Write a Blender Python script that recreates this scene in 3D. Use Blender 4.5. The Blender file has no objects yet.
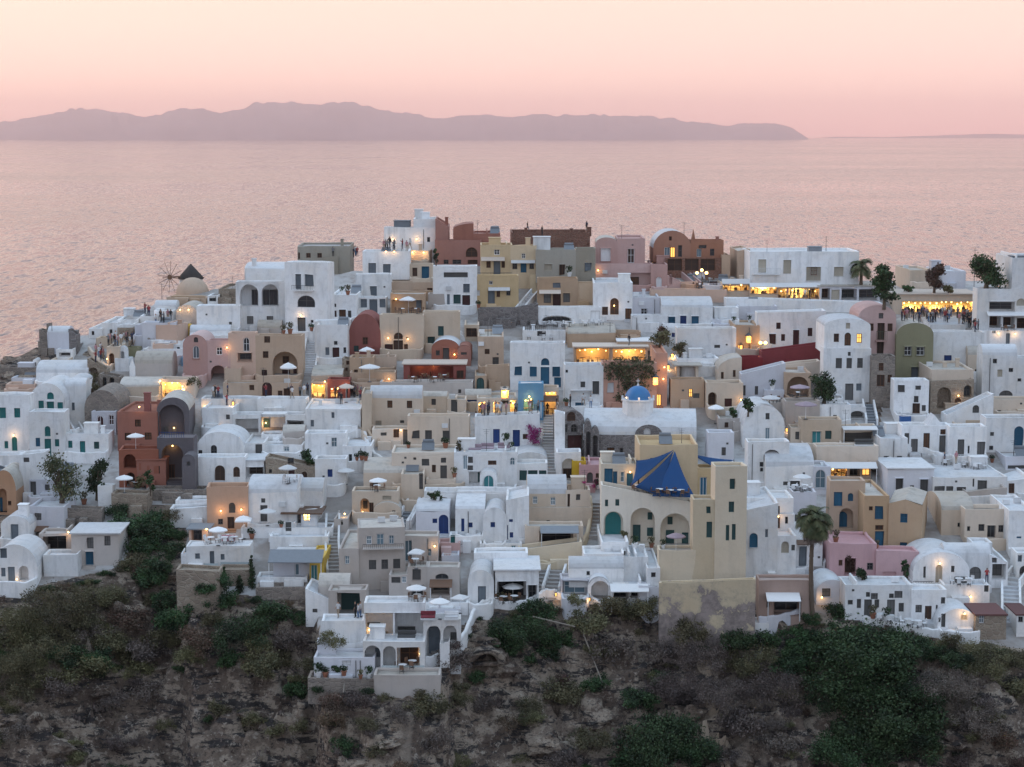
# Clifftop village at dusk: every house, chapel, wall, tree, umbrella and person is an object of its own.
import bpy, bmesh, math, random, hashlib
from mathutils import Vector, Matrix, noise
from mathutils.geometry import delaunay_2d_cdt
random.seed(7)
SC = bpy.context.scene
COL = SC.collection
PI = math.pi
# ------------------------------------------------------------------ camera
W, H, LENS, SENS = 1024, 767, 70.0, 36.0
F = W * LENS / SENS
EYE = 131.0                                   # image row of the true eye level
PITCH = math.atan((H / 2 - EYE) / F)
FW = Vector((0, math.cos(PITCH), -math.sin(PITCH)))
UP = Vector((0, math.sin(PITCH), math.cos(PITCH)))
cam_d = bpy.data.cameras.new('camera')
cam_d.lens = LENS; cam_d.sensor_width = SENS; cam_d.clip_start = 1; cam_d.clip_end = 300000
cam = bpy.data.objects.new('camera', cam_d); COL.objects.link(cam)
cam.rotation_euler = (PI / 2 - PITCH, 0, 0)
SC.camera = cam
SEA = -140.0
PA, PB = -114.34, 0.284                       # the village hillside: z = PA + PB*y

def ray(px, py):
    v = FW - UP * ((py - H / 2) / F)
    v.x += (px - W / 2) / F
    return v
def at(px, py):                               # point of the hillside seen there
    r = ray(px, py)
    t = PA / (r.z - PB * r.y)
    return r * t
def at_depth(px, py, y):
    r = ray(px, py)
    return r * (y / r.y)
def pz(y): return PA + PB * y

def lerp_tab(tab, x):
    if x <= tab[0][0]: return tab[0][1]
    for (a, va), (b, vb) in zip(tab, tab[1:]):
        if x <= b:
            return va + (vb - va) * (x - a) / (b - a)
    return tab[-1][1]

# ------------------------------------------------------------------ node helpers
MATS = {}
def nodes_of(name):
    m = bpy.data.materials.new(name); m.use_nodes = True
    nt = m.node_tree; nt.nodes.clear()
    out = nt.nodes.new('ShaderNodeOutputMaterial')
    bs = nt.nodes.new('ShaderNodeBsdfPrincipled')
    nt.links.new(bs.outputs[0], out.inputs[0])
    return m, nt, bs
def N(nt, t, **kw):
    n = nt.nodes.new(t)
    for k, v in kw.items():
        if k in n.inputs.keys(): n.inputs[k].default_value = v
        else: setattr(n, k, v)
    return n
def L(nt, a, b): nt.links.new(a, b)
def noise_tex(nt, vec, scale, detail=4, rough=0.55, sx=1, sy=1, sz=1):
    mp = N(nt, 'ShaderNodeMapping'); mp.inputs['Scale'].default_value = (sx, sy, sz)
    L(nt, vec, mp.inputs[0])
    n = N(nt, 'ShaderNodeTexNoise'); n.inputs['Scale'].default_value = scale
    n.inputs['Detail'].default_value = detail; n.inputs['Roughness'].default_value = rough
    L(nt, mp.outputs[0], n.inputs['Vector'])
    return n.outputs['Fac']
def mapr(nt, v, a, b, c, d):
    m = N(nt, 'ShaderNodeMapRange'); L(nt, v, m.inputs[0])
    for i, x in enumerate((a, b, c, d)): m.inputs[i + 1].default_value = x
    return m.outputs[0]
def mixc(nt, fac, a, b, mode='MIX'):
    m = N(nt, 'ShaderNodeMix', data_type='RGBA', blend_type=mode)
    if isinstance(fac, (int, float)): m.inputs[0].default_value = fac
    else: L(nt, fac, m.inputs[0])
    for i, x in ((6, a), (7, b)):
        if isinstance(x, (tuple, list)): m.inputs[i].default_value = (*x[:3], 1)
        else: L(nt, x, m.inputs[i])
    return m.outputs[2]
def bump(nt, bs, h, strength=0.4, dist=0.05):
    b = N(nt, 'ShaderNodeBump'); b.inputs['Strength'].default_value = strength
    b.inputs['Distance'].default_value = dist
    L(nt, h, b.inputs['Height']); L(nt, b.outputs[0], bs.inputs['Normal'])

def plaster(name, col, stain=0.75, rough=0.9, amount=0.55, peel=None):
    m, nt, bs = nodes_of(name)
    geo = N(nt, 'ShaderNodeNewGeometry'); p = geo.outputs['Position']
    oi = N(nt, 'ShaderNodeObjectInfo')
    big = noise_tex(nt, p, 0.22, 5, 0.6)
    mid = noise_tex(nt, p, 1.3, 5, 0.65)
    streak = noise_tex(nt, p, 1.1, 4, 0.6, 1, 1, 0.14)
    dark = tuple(c * stain for c in col)
    warm = (col[0] * 0.93, col[1] * 0.86, col[2] * 0.78)
    c = mixc(nt, mapr(nt, big, 0.42, 0.72, 0, amount), col, warm)
    c = mixc(nt, mapr(nt, streak, 0.52, 0.78, 0, amount), c, dark)
    c = mixc(nt, mapr(nt, mid, 0.50, 0.80, 0, amount * 0.7), c, dark)
    hv = N(nt, 'ShaderNodeHueSaturation')
    L(nt, c, hv.inputs['Color'])
    L(nt, mapr(nt, oi.outputs['Random'], 0, 1, 0.84, 1.06), hv.inputs['Value'])
    L(nt, mapr(nt, oi.outputs['Random'], 0, 1, 1.15, 0.85), hv.inputs['Saturation'])
    c = hv.outputs[0]
    if peel:
        pl = noise_tex(nt, p, 0.30, 12, 0.70); sz = N(nt, 'ShaderNodeSeparateXYZ'); L(nt, p, sz.inputs[0])
        low = mapr(nt, sz.outputs[2], -57.0, -47.5, 0.22, -0.10)
        ad = N(nt, 'ShaderNodeMath', operation='ADD'); L(nt, pl, ad.inputs[0]); L(nt, low, ad.inputs[1])
        rub = mixc(nt, mapr(nt, noise_tex(nt, p, 1.2, 8, .7), .4, .6, 0, 1), peel, tuple(q * 1.7 for q in peel))
        c = mixc(nt, mapr(nt, ad.outputs[0], 0.46, 0.49, 0, 0.5), c, tuple(q * .62 for q in col))
        c = mixc(nt, mapr(nt, ad.outputs[0], 0.515, 0.53, 0, 1), c, rub)
    L(nt, c, bs.inputs['Base Color'])
    bs.inputs['Roughness'].default_value = rough
    fine = noise_tex(nt, p, 4.0, 4, 0.6)
    bump(nt, bs, fine, 0.35, 0.06)
    MATS[name] = m; return m

def stone(name, c1, c2, mortar, scale=1.6):
    m, nt, bs = nodes_of(name)
    geo = N(nt, 'ShaderNodeNewGeometry'); p = geo.outputs['Position']
    mp = N(nt, 'ShaderNodeMapping'); mp.inputs['Scale'].default_value = (1, 1, 1.5); L(nt, p, mp.inputs[0])
    v = N(nt, 'ShaderNodeTexVoronoi'); v.inputs['Scale'].default_value = scale; L(nt, mp.outputs[0], v.inputs['Vector'])
    e = N(nt, 'ShaderNodeTexVoronoi', feature='DISTANCE_TO_EDGE'); e.inputs['Scale'].default_value = scale
    L(nt, mp.outputs[0], e.inputs['Vector'])
    sep = N(nt, 'ShaderNodeSeparateColor'); L(nt, v.outputs['Color'], sep.inputs[0])
    c = mixc(nt, sep.outputs[0], c1, c2)
    c = mixc(nt, mapr(nt, e.outputs['Distance'], 0.0, 0.07, 1, 0), c, mortar)
    big = noise_tex(nt, p, 0.5, 4)
    c = mixc(nt, mapr(nt, big, 0.4, 0.75, 0, 0.6), c, tuple(x * 0.6 for x in c1))
    L(nt, c, bs.inputs['Base Color']); bs.inputs['Roughness'].default_value = 0.95
    bump(nt, bs, mapr(nt, e.outputs['Distance'], 0, 0.12, 0, 1), 0.6, 0.12)
    MATS[name] = m; return m

def paint(name, col, rough=0.5, wear=0.3, metal=0.0):
    m, nt, bs = nodes_of(name)
    geo = N(nt, 'ShaderNodeNewGeometry'); p = geo.outputs['Position']
    oi = N(nt, 'ShaderNodeObjectInfo')
    n = noise_tex(nt, p, 2.2, 4, 0.6, 1, 1, 0.4)
    c = mixc(nt, mapr(nt, n, 0.4, 0.75, 0, wear), col, tuple(x * 0.6 + 0.03 for x in col))
    hv = N(nt, 'ShaderNodeHueSaturation'); L(nt, c, hv.inputs['Color'])
    L(nt, mapr(nt, oi.outputs['Random'], 0, 1, 0.75, 1.2), hv.inputs['Value'])
    L(nt, hv.outputs[0], bs.inputs['Base Color'])
    bs.inputs['Roughness'].default_value = rough; bs.inputs['Metallic'].default_value = metal
    MATS[name] = m; return m

def glow(name, col, strength):
    m, nt, bs = nodes_of(name)
    bs.inputs['Base Color'].default_value = (*col, 1)
    bs.inputs['Emission Color'].default_value = (*col, 1)
    bs.inputs['Emission Strength'].default_value = strength
    MATS[name] = m; return m

# wall plasters
plaster('W', (0.83, 0.83, 0.83), 0.64, amount=.9); plaster('w2', (0.70, 0.70, 0.71))
plaster('C', (0.67, 0.555, 0.445)); plaster('E', (0.52, 0.465, 0.425)); plaster('T', (0.52, 0.38, 0.275))
plaster('P', (0.56, 0.375, 0.345)); plaster('p2', (0.58, 0.35, 0.36)); plaster('Y', (0.63, 0.48, 0.30))
plaster('y3', (0.72, 0.64, 0.53)); plaster('y2', (0.68, 0.57, 0.42)); plaster('oc', (0.36, 0.165, 0.10)); plaster('jj', (0.45, 0.33, 0.28)); plaster('O', (0.50, 0.30, 0.19)); plaster('o2', (0.54, 0.385, 0.25))
plaster('R', (0.35, 0.15, 0.11)); plaster('D', (0.27, 0.085, 0.07)); plaster('r3', (0.235, 0.04, 0.045))
plaster('G', (0.275, 0.26, 0.165)); plaster('g2', (0.36, 0.33, 0.275)); plaster('K', (0.135, 0.12, 0.13))
plaster('B', (0.19, 0.36, 0.52)); plaster('J', (0.52, 0.27, 0.19)); plaster('H', (0.62, 0.43, 0.33))
plaster('X', (0.66, 0.55, 0.40), peel=(0.19, 0.155, 0.14))
plaster('b1', (0.05,0.14,0.38)); plaster('V', (0.66, 0.66, 0.70)); plaster('yy', (0.72, 0.50, 0.12))  # yy: yellow paint; on the round fronted vault's lower wall, painted-in lamplight
stone('S', (0.30, 0.25, 0.21), (0.20, 0.17, 0.15), (0.36, 0.31, 0.26))
stone('Z', (0.23, 0.205, 0.195), (0.14, 0.125, 0.12), (0.32, 0.295, 0.28))
stone('Q', (0.36, 0.29, 0.22), (0.26, 0.20, 0.155), (0.42, 0.36, 0.29))
stone('brick', (0.26, 0.13, 0.09), (0.20, 0.10, 0.075), (0.30, 0.22, 0.17), 2.2)
# joinery and other paints
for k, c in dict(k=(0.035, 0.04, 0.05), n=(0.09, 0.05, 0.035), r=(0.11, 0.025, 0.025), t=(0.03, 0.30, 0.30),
                 b=(0.02, 0.085, 0.34), c=(0.27, 0.42, 0.50), g=(0.27, 0.32, 0.37), e=(0.27, 0.26, 0.25),
                 w=(0.75, 0.75, 0.75), o=(0.05, 0.155, 0.155), h=(0.46, 0.41, 0.33), m=(0.03, 0.20, 0.36),
                 a=(0.07, 0.42, 0.46), v=(0.13, 0.16, 0.10), i=(0.25, 0.11, 0.05), x=(0.17, 0.165, 0.16)).items():
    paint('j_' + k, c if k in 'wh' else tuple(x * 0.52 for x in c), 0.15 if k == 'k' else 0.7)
paint('metal', (0.12, 0.12, 0.125), 0.45, 0.3, 0.6)
paint('canvas_white', (0.74, 0.73, 0.72), 0.9, 0.12); paint('canvas_beige', (0.58, 0.48, 0.40), 0.9, 0.2)
paint('canvas_blue', (0.008, 0.062, 0.19), 0.85, 0.2); paint('canvas_lilac', (0.42, 0.32, 0.36), 0.9, 0.25)
paint('wood', (0.16, 0.085, 0.05), 0.7, 0.5); paint('slate', (0.20, 0.215, 0.235), 0.7, 0.4)
paint('dome_blue', (0.035, 0.20, 0.47), 0.45, 0.35); paint('thatch', (0.062, 0.052, 0.048), 0.95, 0.6)
paint('tile_red', (0.14, 0.055, 0.05), .85, .6); paint('terracotta', (0.30, 0.12, 0.07), 0.8, 0.4); paint('cushion', (0.22, 0.035, 0.05), 0.9, 0.3)
paint('pool', (0.10, 0.42, 0.48), 0.08, 0.1); paint('pole_wood', (0.20, 0.17, 0.14), .9, .4); paint('glass_rail', (0.42, 0.48, 0.49), 0.08, 0.1)
glow('y', (1.0, 0.52, 0.12), 1.5); glow('bulb', (1.0, 0.60, 0.20), 7.0); glow('bulb_white', (1.0, 0.93, 0.80), 14.0)

# roofs: flat lime-washed screed, a little greyer than the walls
plaster('roof_W', (0.64, 0.645, 0.66), 0.62, amount=.7); plaster('roof_C', (0.52, 0.475, 0.42), 0.6, amount=.9)
plaster('roof_S', (0.40, 0.38, 0.37), 0.7); plaster('paving', (0.42, 0.39, 0.37), 0.6)
ROOF = dict(W='roof_W', w2='roof_W', V='roof_W', B='roof_W')

# ------------------------------------------------------------------ mesh helpers
class MB:
    """collects faces; build() links ONE mesh object"""
    def __init__(s): s.v = []; s.f = []; s.mi = []; s.cur = 0
    def add(s, verts, faces):
        o = len(s.v); s.v += [tuple(x) for x in verts]
        for f in faces: s.f.append([i + o for i in f]); s.mi.append(s.cur)
    def quad(s, a, b, c, d): s.add([a, b, c, d], [(0, 1, 2, 3)])
    def poly(s, pts): s.add(pts, [tuple(range(len(pts)))])
    def box(s, x0, x1, y0, y1, z0, z1, fr=None):
        p = [Vector((x, y, z)) for z in (z0, z1) for y in (y0, y1) for x in (x0, x1)]
        if fr: p = [fr(q) for q in p]
        s.add(p, [(0, 2, 3, 1), (4, 5, 7, 6), (0, 1, 5, 4), (2, 6, 7, 3), (0, 4, 6, 2), (1, 3, 7, 5)])
    def tube(s, p, q, r0, r1=None, n=8):
        p = Vector(p); q = Vector(q); r1 = r0 if r1 is None else r1
        d = (q - p).normalized(); a = d.orthogonal().normalized(); b = d.cross(a)
        vs = [p + (a * math.cos(2 * PI * i / n) + b * math.sin(2 * PI * i / n)) * r0 for i in range(n)]
        vs += [q + (a * math.cos(2 * PI * i / n) + b * math.sin(2 * PI * i / n)) * r1 for i in range(n)]
        s.add(vs, [(i, (i + 1) % n, n + (i + 1) % n, n + i) for i in range(n)] + [tuple(range(n))[::-1], tuple(range(n, 2 * n))])
    def lathe(s, prof, n=16, c=(0, 0, 0)):
        c = Vector(c); vs = []; m = len(prof)
        for r, z in prof:
            for i in range(n):
                vs.append(c + Vector((r * math.cos(2 * PI * i / n), r * math.sin(2 * PI * i / n), z)))
        fs = [(j * n + i, j * n + (i + 1) % n, (j + 1) * n + (i + 1) % n, (j + 1) * n + i) for j in range(m - 1) for i in range(n)]
        fs.append(tuple(range(n))[::-1]); fs.append(tuple(range((m - 1) * n, m * n)))
        s.add(vs, fs)
    def ball(s, c, r, n=8, sz=1.0):
        prof = [(max(0.01, r * math.sin(PI * k / 6)), -r * sz * math.cos(PI * k / 6)) for k in range(7)]
        s.lathe(prof, n, c)
    def build(s, name, mats, parent=None, loc=None, smooth=False, kind=None):
        me = bpy.data.meshes.new(name)
        me.from_pydata(s.v, [], s.f)
        if not isinstance(mats, (list, tuple)): mats = [mats]
        for m in mats: me.materials.append(MATS[m] if isinstance(m, str) else m)
        if len(mats) > 1: me.polygons.foreach_set('material_index', s.mi)
        if smooth: me.polygons.foreach_set('use_smooth', [True] * len(s.f))
        me.update()
        o = bpy.data.objects.new(name, me); COL.objects.link(o)
        if parent: o.parent = parent
        if loc is not None: o.location = loc
        if kind: o['kind'] = kind
        return o
def recalc(o):
    bm = bmesh.new(); bm.from_mesh(o.data); bmesh.ops.recalc_face_normals(bm, faces=bm.faces); bm.to_mesh(o.data); bm.free()

ALLT = []
def tag(o, label, cat, group=None):
    o['label'] = label; o['category'] = cat
    if group: o['group'] = group
    ALLT.append(o); return o
def empty(name, loc, label, cat, rz=0, group=None):
    o = bpy.data.objects.new(name, None); COL.objects.link(o)
    o.empty_display_size = 0.5
    o.location = loc; o.rotation_euler = (0, 0, rz)
    return tag(o, label, cat, group)
def copy_tree(o, parent=None, loc=None, rz=None, sc=None, label=None, group=None):
    c = o.copy(); COL.objects.link(c)
    if parent: c.parent = parent
    if loc is not None: c.location = loc
    if rz is not None: c.rotation_euler = (0, 0, rz)
    if sc is not None: c.scale = sc if isinstance(sc, (tuple, list)) else (sc, sc, sc)
    if label: c['label'] = label
    if group: c['group'] = group
    for ch in [x for x in KIDS.get(o.name, [])]: copy_tree(ch, c)
    KIDS[c.name] = [x for x in c.children] if False else KIDS.get(o.name, [])
    return c
KIDS = {}
def register(o):                              # remember the children of a prototype for copying
    KIDS[o.name] = list(o.children)
    for c in o.children: register(c)
LIGHTS = []
def point(parent, loc, power, col=(1.0, 0.58, 0.24), r=0.12):
    d = bpy.data.lights.new('lamp_light', 'POINT'); d.energy = power; d.color = col; d.shadow_soft_size = r
    o = bpy.data.objects.new('lamp_light', d); COL.objects.link(o)
    o.parent = parent; o.location = loc
    return o
# ------------------------------------------------------------------ sky and light
def make_world():
    w = bpy.data.worlds.new('World'); SC.world = w; w.use_nodes = True
    nt = w.node_tree; nt.nodes.clear()
    out = N(nt, 'ShaderNodeOutputWorld')
    tc = N(nt, 'ShaderNodeTexCoord'); sep = N(nt, 'ShaderNodeSeparateXYZ'); L(nt, tc.outputs['Generated'], sep.inputs[0])
    rp = N(nt, 'ShaderNodeValToRGB'); cr = rp.color_ramp
    stops = [(0.0, (1.34, 0.76, 0.73)), (0.014, (1.34, 0.87, 0.79)), (0.040, (1.14, 0.835, 0.765)), (0.066, (1.02, 0.815, 0.725)),
             (0.11, (0.92, 0.68, 0.66)), (0.18, (0.83, 0.63, 0.65)), (0.32, (0.70, 0.69, 0.77)), (0.5, (0.74, 0.94, 1.15)), (1.0, (0.63, 0.98, 1.37))]
    while len(cr.elements) > 1: cr.elements.remove(cr.elements[0])
    cr.elements[0].position = 0; cr.elements[0].color = (*stops[0][1], 1)
    for p, c in stops[1:]:
        e = cr.elements.new(p); e.color = (*c, 1)
    L(nt, sep.outputs[2], rp.inputs[0])
    # faint thin high cloud, and a dimmer bluer sky away from the sunset
    n = noise_tex(nt, tc.outputs['Generated'], 2.0, 5, 0.55, 1, 1, 9)
    c = mixc(nt, mapr(nt, n, 0.45, 0.8, 0, 0.10), rp.outputs[0], (1.0, 0.80, 0.76))
    east = mapr(nt, sep.outputs[1], 0.35, -0.5, 0, 1)
    c = mixc(nt, east, c, mixc(nt, 0.85, c, (0.64, 0.76, 0.97)))
    bg = N(nt, 'ShaderNodeBackground'); L(nt, c, bg.inputs[0]); bg.inputs[1].default_value = SKY
    sky = N(nt, 'ShaderNodeTexSky', sky_type='NISHITA', sun_disc=False)
    sky.sun_elevation = math.radians(4); sky.sun_rotation = math.radians(-62)
    b2 = N(nt, 'ShaderNodeBackground'); L(nt, sky.outputs[0], b2.inputs[0]); b2.inputs[1].default_value = 0.05
    ad = N(nt, 'ShaderNodeAddShader'); L(nt, bg.outputs[0], ad.inputs[0]); L(nt, b2.outputs[0], ad.inputs[1])
    L(nt, ad.outputs[0], out.inputs[0])
SKY = 1.0
make_world()
sd = bpy.data.lights.new('sun', 'SUN'); sd.energy = 0.55; sd.angle = math.radians(40); sd.color = (1.0, 0.80, 0.74)
so = bpy.data.objects.new('sun', sd); COL.objects.link(so)
so.rotation_euler = (math.radians(62), 0, math.radians(-118)); so.location = (-80, 150, 60)
SC.view_settings.view_transform = 'Standard'; SC.view_settings.look = 'None'
SC.view_settings.exposure = 0.0; SC.view_settings.gamma = 1.0

# ------------------------------------------------------------------ ground
# front edge and skyline of the village, as rows of the hillside by bearing
FRONT = [(-900, 560), (0, 598), (60, 585), (118, 572), (135, 566), (170, 566), (183, 598), (310, 606), (322, 684), (440, 686), (452, 640), (480, 618), (560, 606), (640, 606),
         (655, 600), (720, 600), (765, 604), (815, 618), (870, 628), (960, 642), (1024, 655), (1900, 690)]
CREST = [(-900, 380), (-40, 372), (0, 360), (40, 345), (90, 332), (170, 296), (240, 284), (300, 276), (380, 268), (470, 264), (700, 274), (850, 296), (1024, 296), (1900, 290)]
def row_to_y(row):
    return at(512, row).y
FY = [(x, row_to_y(r)) for x, r in FRONT]; CY = [(x, row_to_y(r)) for x, r in CREST]
def fb(p, o=5, h=0.9, l=2.1): return noise.fractal(p, h, l, o)
def ground_z(x, y):
    b = 512 + x / max(y, 60) * F
    yf = lerp_tab(FY, b); yc = lerp_tab(CY, b)
    if y > yc:
        k = y - yc
        if b > 700: k = max(0, k - 22 * min(1, (b - 700) / 150))      # the level square behind the right end
        flat = pz(yc) + 0.04 * min(y - yc, 22) if b > 700 else pz(yc)
        z = flat - 0.62 * k
        return max(z, SEA - 12)
    if y >= yf: return pz(y) - 0.08
    k = yf - y
    p = Vector((x, y, 0))
    rug = min(1.0, k / 2.5)
    z = pz(yf) - 0.08 - 0.80 * k - 0.010 * k * k
    z += rug * (1.3 * fb(Vector((x * 0.13, y * 0.10, 3.1)), 4) + 0.75 * fb(Vector((x * 0.42, y * 0.42, 9.2)), 5) + .55 * (abs(noise.noise(Vector((x * .8, y * .8, 6)))) * 2 - .5))
    led = noise.noise(Vector((x * 0.16, y * 0.30, 1.7)))              # ledges and overhangs of dark rock
    z += rug * 1.3 * max(0, min(1, (led - 0.10) * 9)) * min(1, k / 5)
    rid = 1 - abs(noise.noise(Vector((x * 0.22, y * 0.12, 5.5))))
    z += rug * 0.9 * (rid ** 4 - 0.3)
    rm = noise.ridged_multi_fractal(Vector((x * .11, y * .15, 2.2)), .9, 2.2, 6, 1.0, 2.0)
    z += rug * .75 * (rm - 1.2)
    stp = 2.3 + .5 * noise.noise(Vector((x * .05, 0, 3)))                # strata: steep risers between sloping treads
    st = z / stp + .9 * noise.noise(Vector((x * .12, y * .12, 4))) + .25 * noise.noise(Vector((x * .5, y * .5, 4)))
    fr = st - math.floor(st); k2 = max(0.0, min(1.0, (fr - .30) / .28)); k2 = k2 * k2 * (3 - 2 * k2)
    msk = max(0.0, min(1.0, (noise.noise(Vector((x * .07, y * .16, 7))) + .22) * 4))
    z += rug * min(1, k / 4) * msk * stp * .95 * (k2 - fr)
    z += rug * .22 * noise.noise(Vector((x * 1.6, y * 1.6, z * 1.2)))
    return max(z, SEA - 12)
def make_ground():
    m, nt, bs = nodes_of('rocky_ground')
    geo = N(nt, 'ShaderNodeNewGeometry'); p = geo.outputs['Position']
    n1 = noise_tex(nt, p, 0.16, 6, 0.62); n2 = noise_tex(nt, p, 0.7, 7, 0.68); n3 = noise_tex(nt, p, 3.2, 5, 0.7)
    n4 = noise_tex(nt, p, 0.33, 6, 0.6, 1, 1, 1.6)
    lay = noise_tex(nt, p, 0.55, 8, 0.72, 0.45, 0.45, 2.2)
    n5 = noise_tex(nt, p, 1.7, 10, 0.75)
    c = mixc(nt, mapr(nt, n1, 0.42, 0.58, 0, 1), (0.150, 0.105, 0.080), (0.27, 0.20, 0.15))
    c = mixc(nt, mapr(nt, n4, 0.51, 0.55, 0, 0.9), c, (0.44, 0.345, 0.265))
    c = mixc(nt, mapr(nt, lay, 0.52, 0.555, 0, 0.95), c, (0.040, 0.034, 0.034))  # dark rock bands, with the shadow under overhangs painted in
    c = mixc(nt, mapr(nt, n5, 0.56, 0.60, 0, 0.85), c, (0.50, 0.415, 0.34))
    c = mixc(nt, mapr(nt, n5, 0.44, 0.38, 0, 0.85), c, (0.035, 0.030, 0.028))  # low spots of the bump darkened: cavity shade put into the colour
    gul = noise_tex(nt, p, 0.20, 3, 0.5, 1.0, 0.12, 0.12)
    c = mixc(nt, mapr(nt, gul, 0.62, 0.68, 0, 0.75), c, (0.38, 0.30, 0.235))
    c = mixc(nt, mapr(nt, n3, 0.56, 0.64, 0, 0.5), c, (0.05, 0.042, 0.036))
    L(nt, c, bs.inputs['Base Color']); bs.inputs['Roughness'].default_value = 0.97
    ad = N(nt, 'ShaderNodeMath', operation='ADD'); L(nt, lay, ad.inputs[0]); L(nt, n5, ad.inputs[1])
    bump(nt, bs, ad.outputs[0], 1.0, 0.7)
    MATS['ground'] = m
    # paved lanes and whitewashed yards between the houses
    m2, nt, bs = nodes_of('village_paving')
    geo = N(nt, 'ShaderNodeNewGeometry'); p = geo.outputs['Position']
    a = noise_tex(nt, p, 0.13, 4, 0.6); b = noise_tex(nt, p, 0.9, 5, 0.65)
    c = mixc(nt, mapr(nt, a, 0.44, 0.58, 0, 1), (0.44, 0.42, 0.405), (0.28, 0.245, 0.22))
    c = mixc(nt, mapr(nt, b, 0.48, 0.75, 0, 0.7), c, (0.22, 0.19, 0.17))
    L(nt, c, bs.inputs['Base Color']); bs.inputs['Roughness'].default_value = 0.95
    bump(nt, bs, b, 0.4, 0.1); MATS['ground2'] = m2
    ys = [120 + i * 4 for i in range(16)] + [184 + 0.24 * i for i in range(234)] + [240.2 + 1.6 * i for i in range(75)] + [360 + 8 * i for i in range(12)] + [470, 520, 600, 800]
    xs = [-400 + 20 * i for i in range(15)] + [-110 + 2 * i for i in range(20)] + [-70 + 0.36 * i for i in range(390)] + [70.5 + 2 * i for i in range(20)] + [112 + 10 * i for i in range(9)] + [200 + 25 * i for i in range(9)]
    vs = [(x, y, ground_z(x, y)) for y in ys for x in xs]
    nx = len(xs); fs = []; mi = []
    for j in range(len(ys) - 1):
        for i in range(nx - 1):
            fs.append((j * nx + i, j * nx + i + 1, (j + 1) * nx + i + 1, (j + 1) * nx + i))
            x, y = (xs[i] + xs[i + 1]) / 2, (ys[j] + ys[j + 1]) / 2
            b = 512 + x / y * F
            mi.append(1 if lerp_tab(FY, b) + 1.6 < y < lerp_tab(CY, b) + (24 if b > 700 else 2) and b > 60 + (y - 280) * 0.9 and not (121 + 3 * noise.noise(Vector((x * .3, y * .3, 0))) < b < 181 and y < row_to_y(503)) and b < 1050 + 12 * noise.noise(Vector((y * .12, x * .1, 5))) and not (870 < b < 885 and row_to_y(440) < y < row_to_y(392)) else 0)
    me = bpy.data.meshes.new('ground'); me.from_pydata(vs, [], fs)
    me.materials.append(m); me.materials.append(m2); me.polygons.foreach_set('material_index', mi)
    me.polygons.foreach_set('use_smooth', [True] * len(fs)); me.update()
    o = bpy.data.objects.new('ground', me); COL.objects.link(o); o['kind'] = 'structure'
make_ground()

# ------------------------------------------------------------------ sea, far islands, air
def make_sea():
    m, nt, bs = nodes_of('sea_water')
    geo = N(nt, 'ShaderNodeNewGeometry'); p = geo.outputs['Position']
    w3 = noise_tex(nt, p, 0.0011, 4, 0.6, 0.25, 1.0, 1)
    bs.inputs['Base Color'].default_value = (0.05, 0.04, 0.045, 1); bs.inputs['IOR'].default_value = 1.33
    L(nt, mapr(nt, w3, 0.35, 0.7, 0.06, 0.16), bs.inputs['Roughness'])
    acc = None
    for sc, sy, amp in ((0.30, 0.20, 0.42), (0.10, 0.22, 0.36), (0.0045, 0.16, 0.05)):
        mp = N(nt, 'ShaderNodeMapping'); mp.inputs['Scale'].default_value = (1, sy, 1); L(nt, p, mp.inputs[0])
        n = N(nt, 'ShaderNodeTexNoise'); n.inputs['Scale'].default_value = sc; n.inputs['Detail'].default_value = 3; L(nt, mp.outputs[0], n.inputs['Vector'])
        s = N(nt, 'ShaderNodeVectorMath', operation='SUBTRACT'); L(nt, n.outputs['Color'], s.inputs[0]); s.inputs[1].default_value = (.5, .5, .5)
        k = N(nt, 'ShaderNodeVectorMath', operation='MULTIPLY'); L(nt, s.outputs[0], k.inputs[0]); k.inputs[1].default_value = (amp, amp, 0)
        if acc is None: acc = k.outputs[0]
        else:
            ad = N(nt, 'ShaderNodeVectorMath', operation='ADD'); L(nt, acc, ad.inputs[0]); L(nt, k.outputs[0], ad.inputs[1]); acc = ad.outputs[0]
    ad = N(nt, 'ShaderNodeVectorMath', operation='ADD'); L(nt, acc, ad.inputs[0]); ad.inputs[1].default_value = (0, 0, 1)
    nm = N(nt, 'ShaderNodeVectorMath', operation='NORMALIZE'); L(nt, ad.outputs[0], nm.inputs[0]); L(nt, nm.outputs[0], bs.inputs['Normal'])
    MATS['sea'] = m
    R = 42900.0; n = 96
    mb = MB(); mb.poly([(R * math.cos(2 * PI * i / n), R * math.sin(2 * PI * i / n), SEA) for i in range(n)])
    mb.build('sea', 'sea', kind='structure')
SEA_B = 0.75
make_sea()
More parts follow.
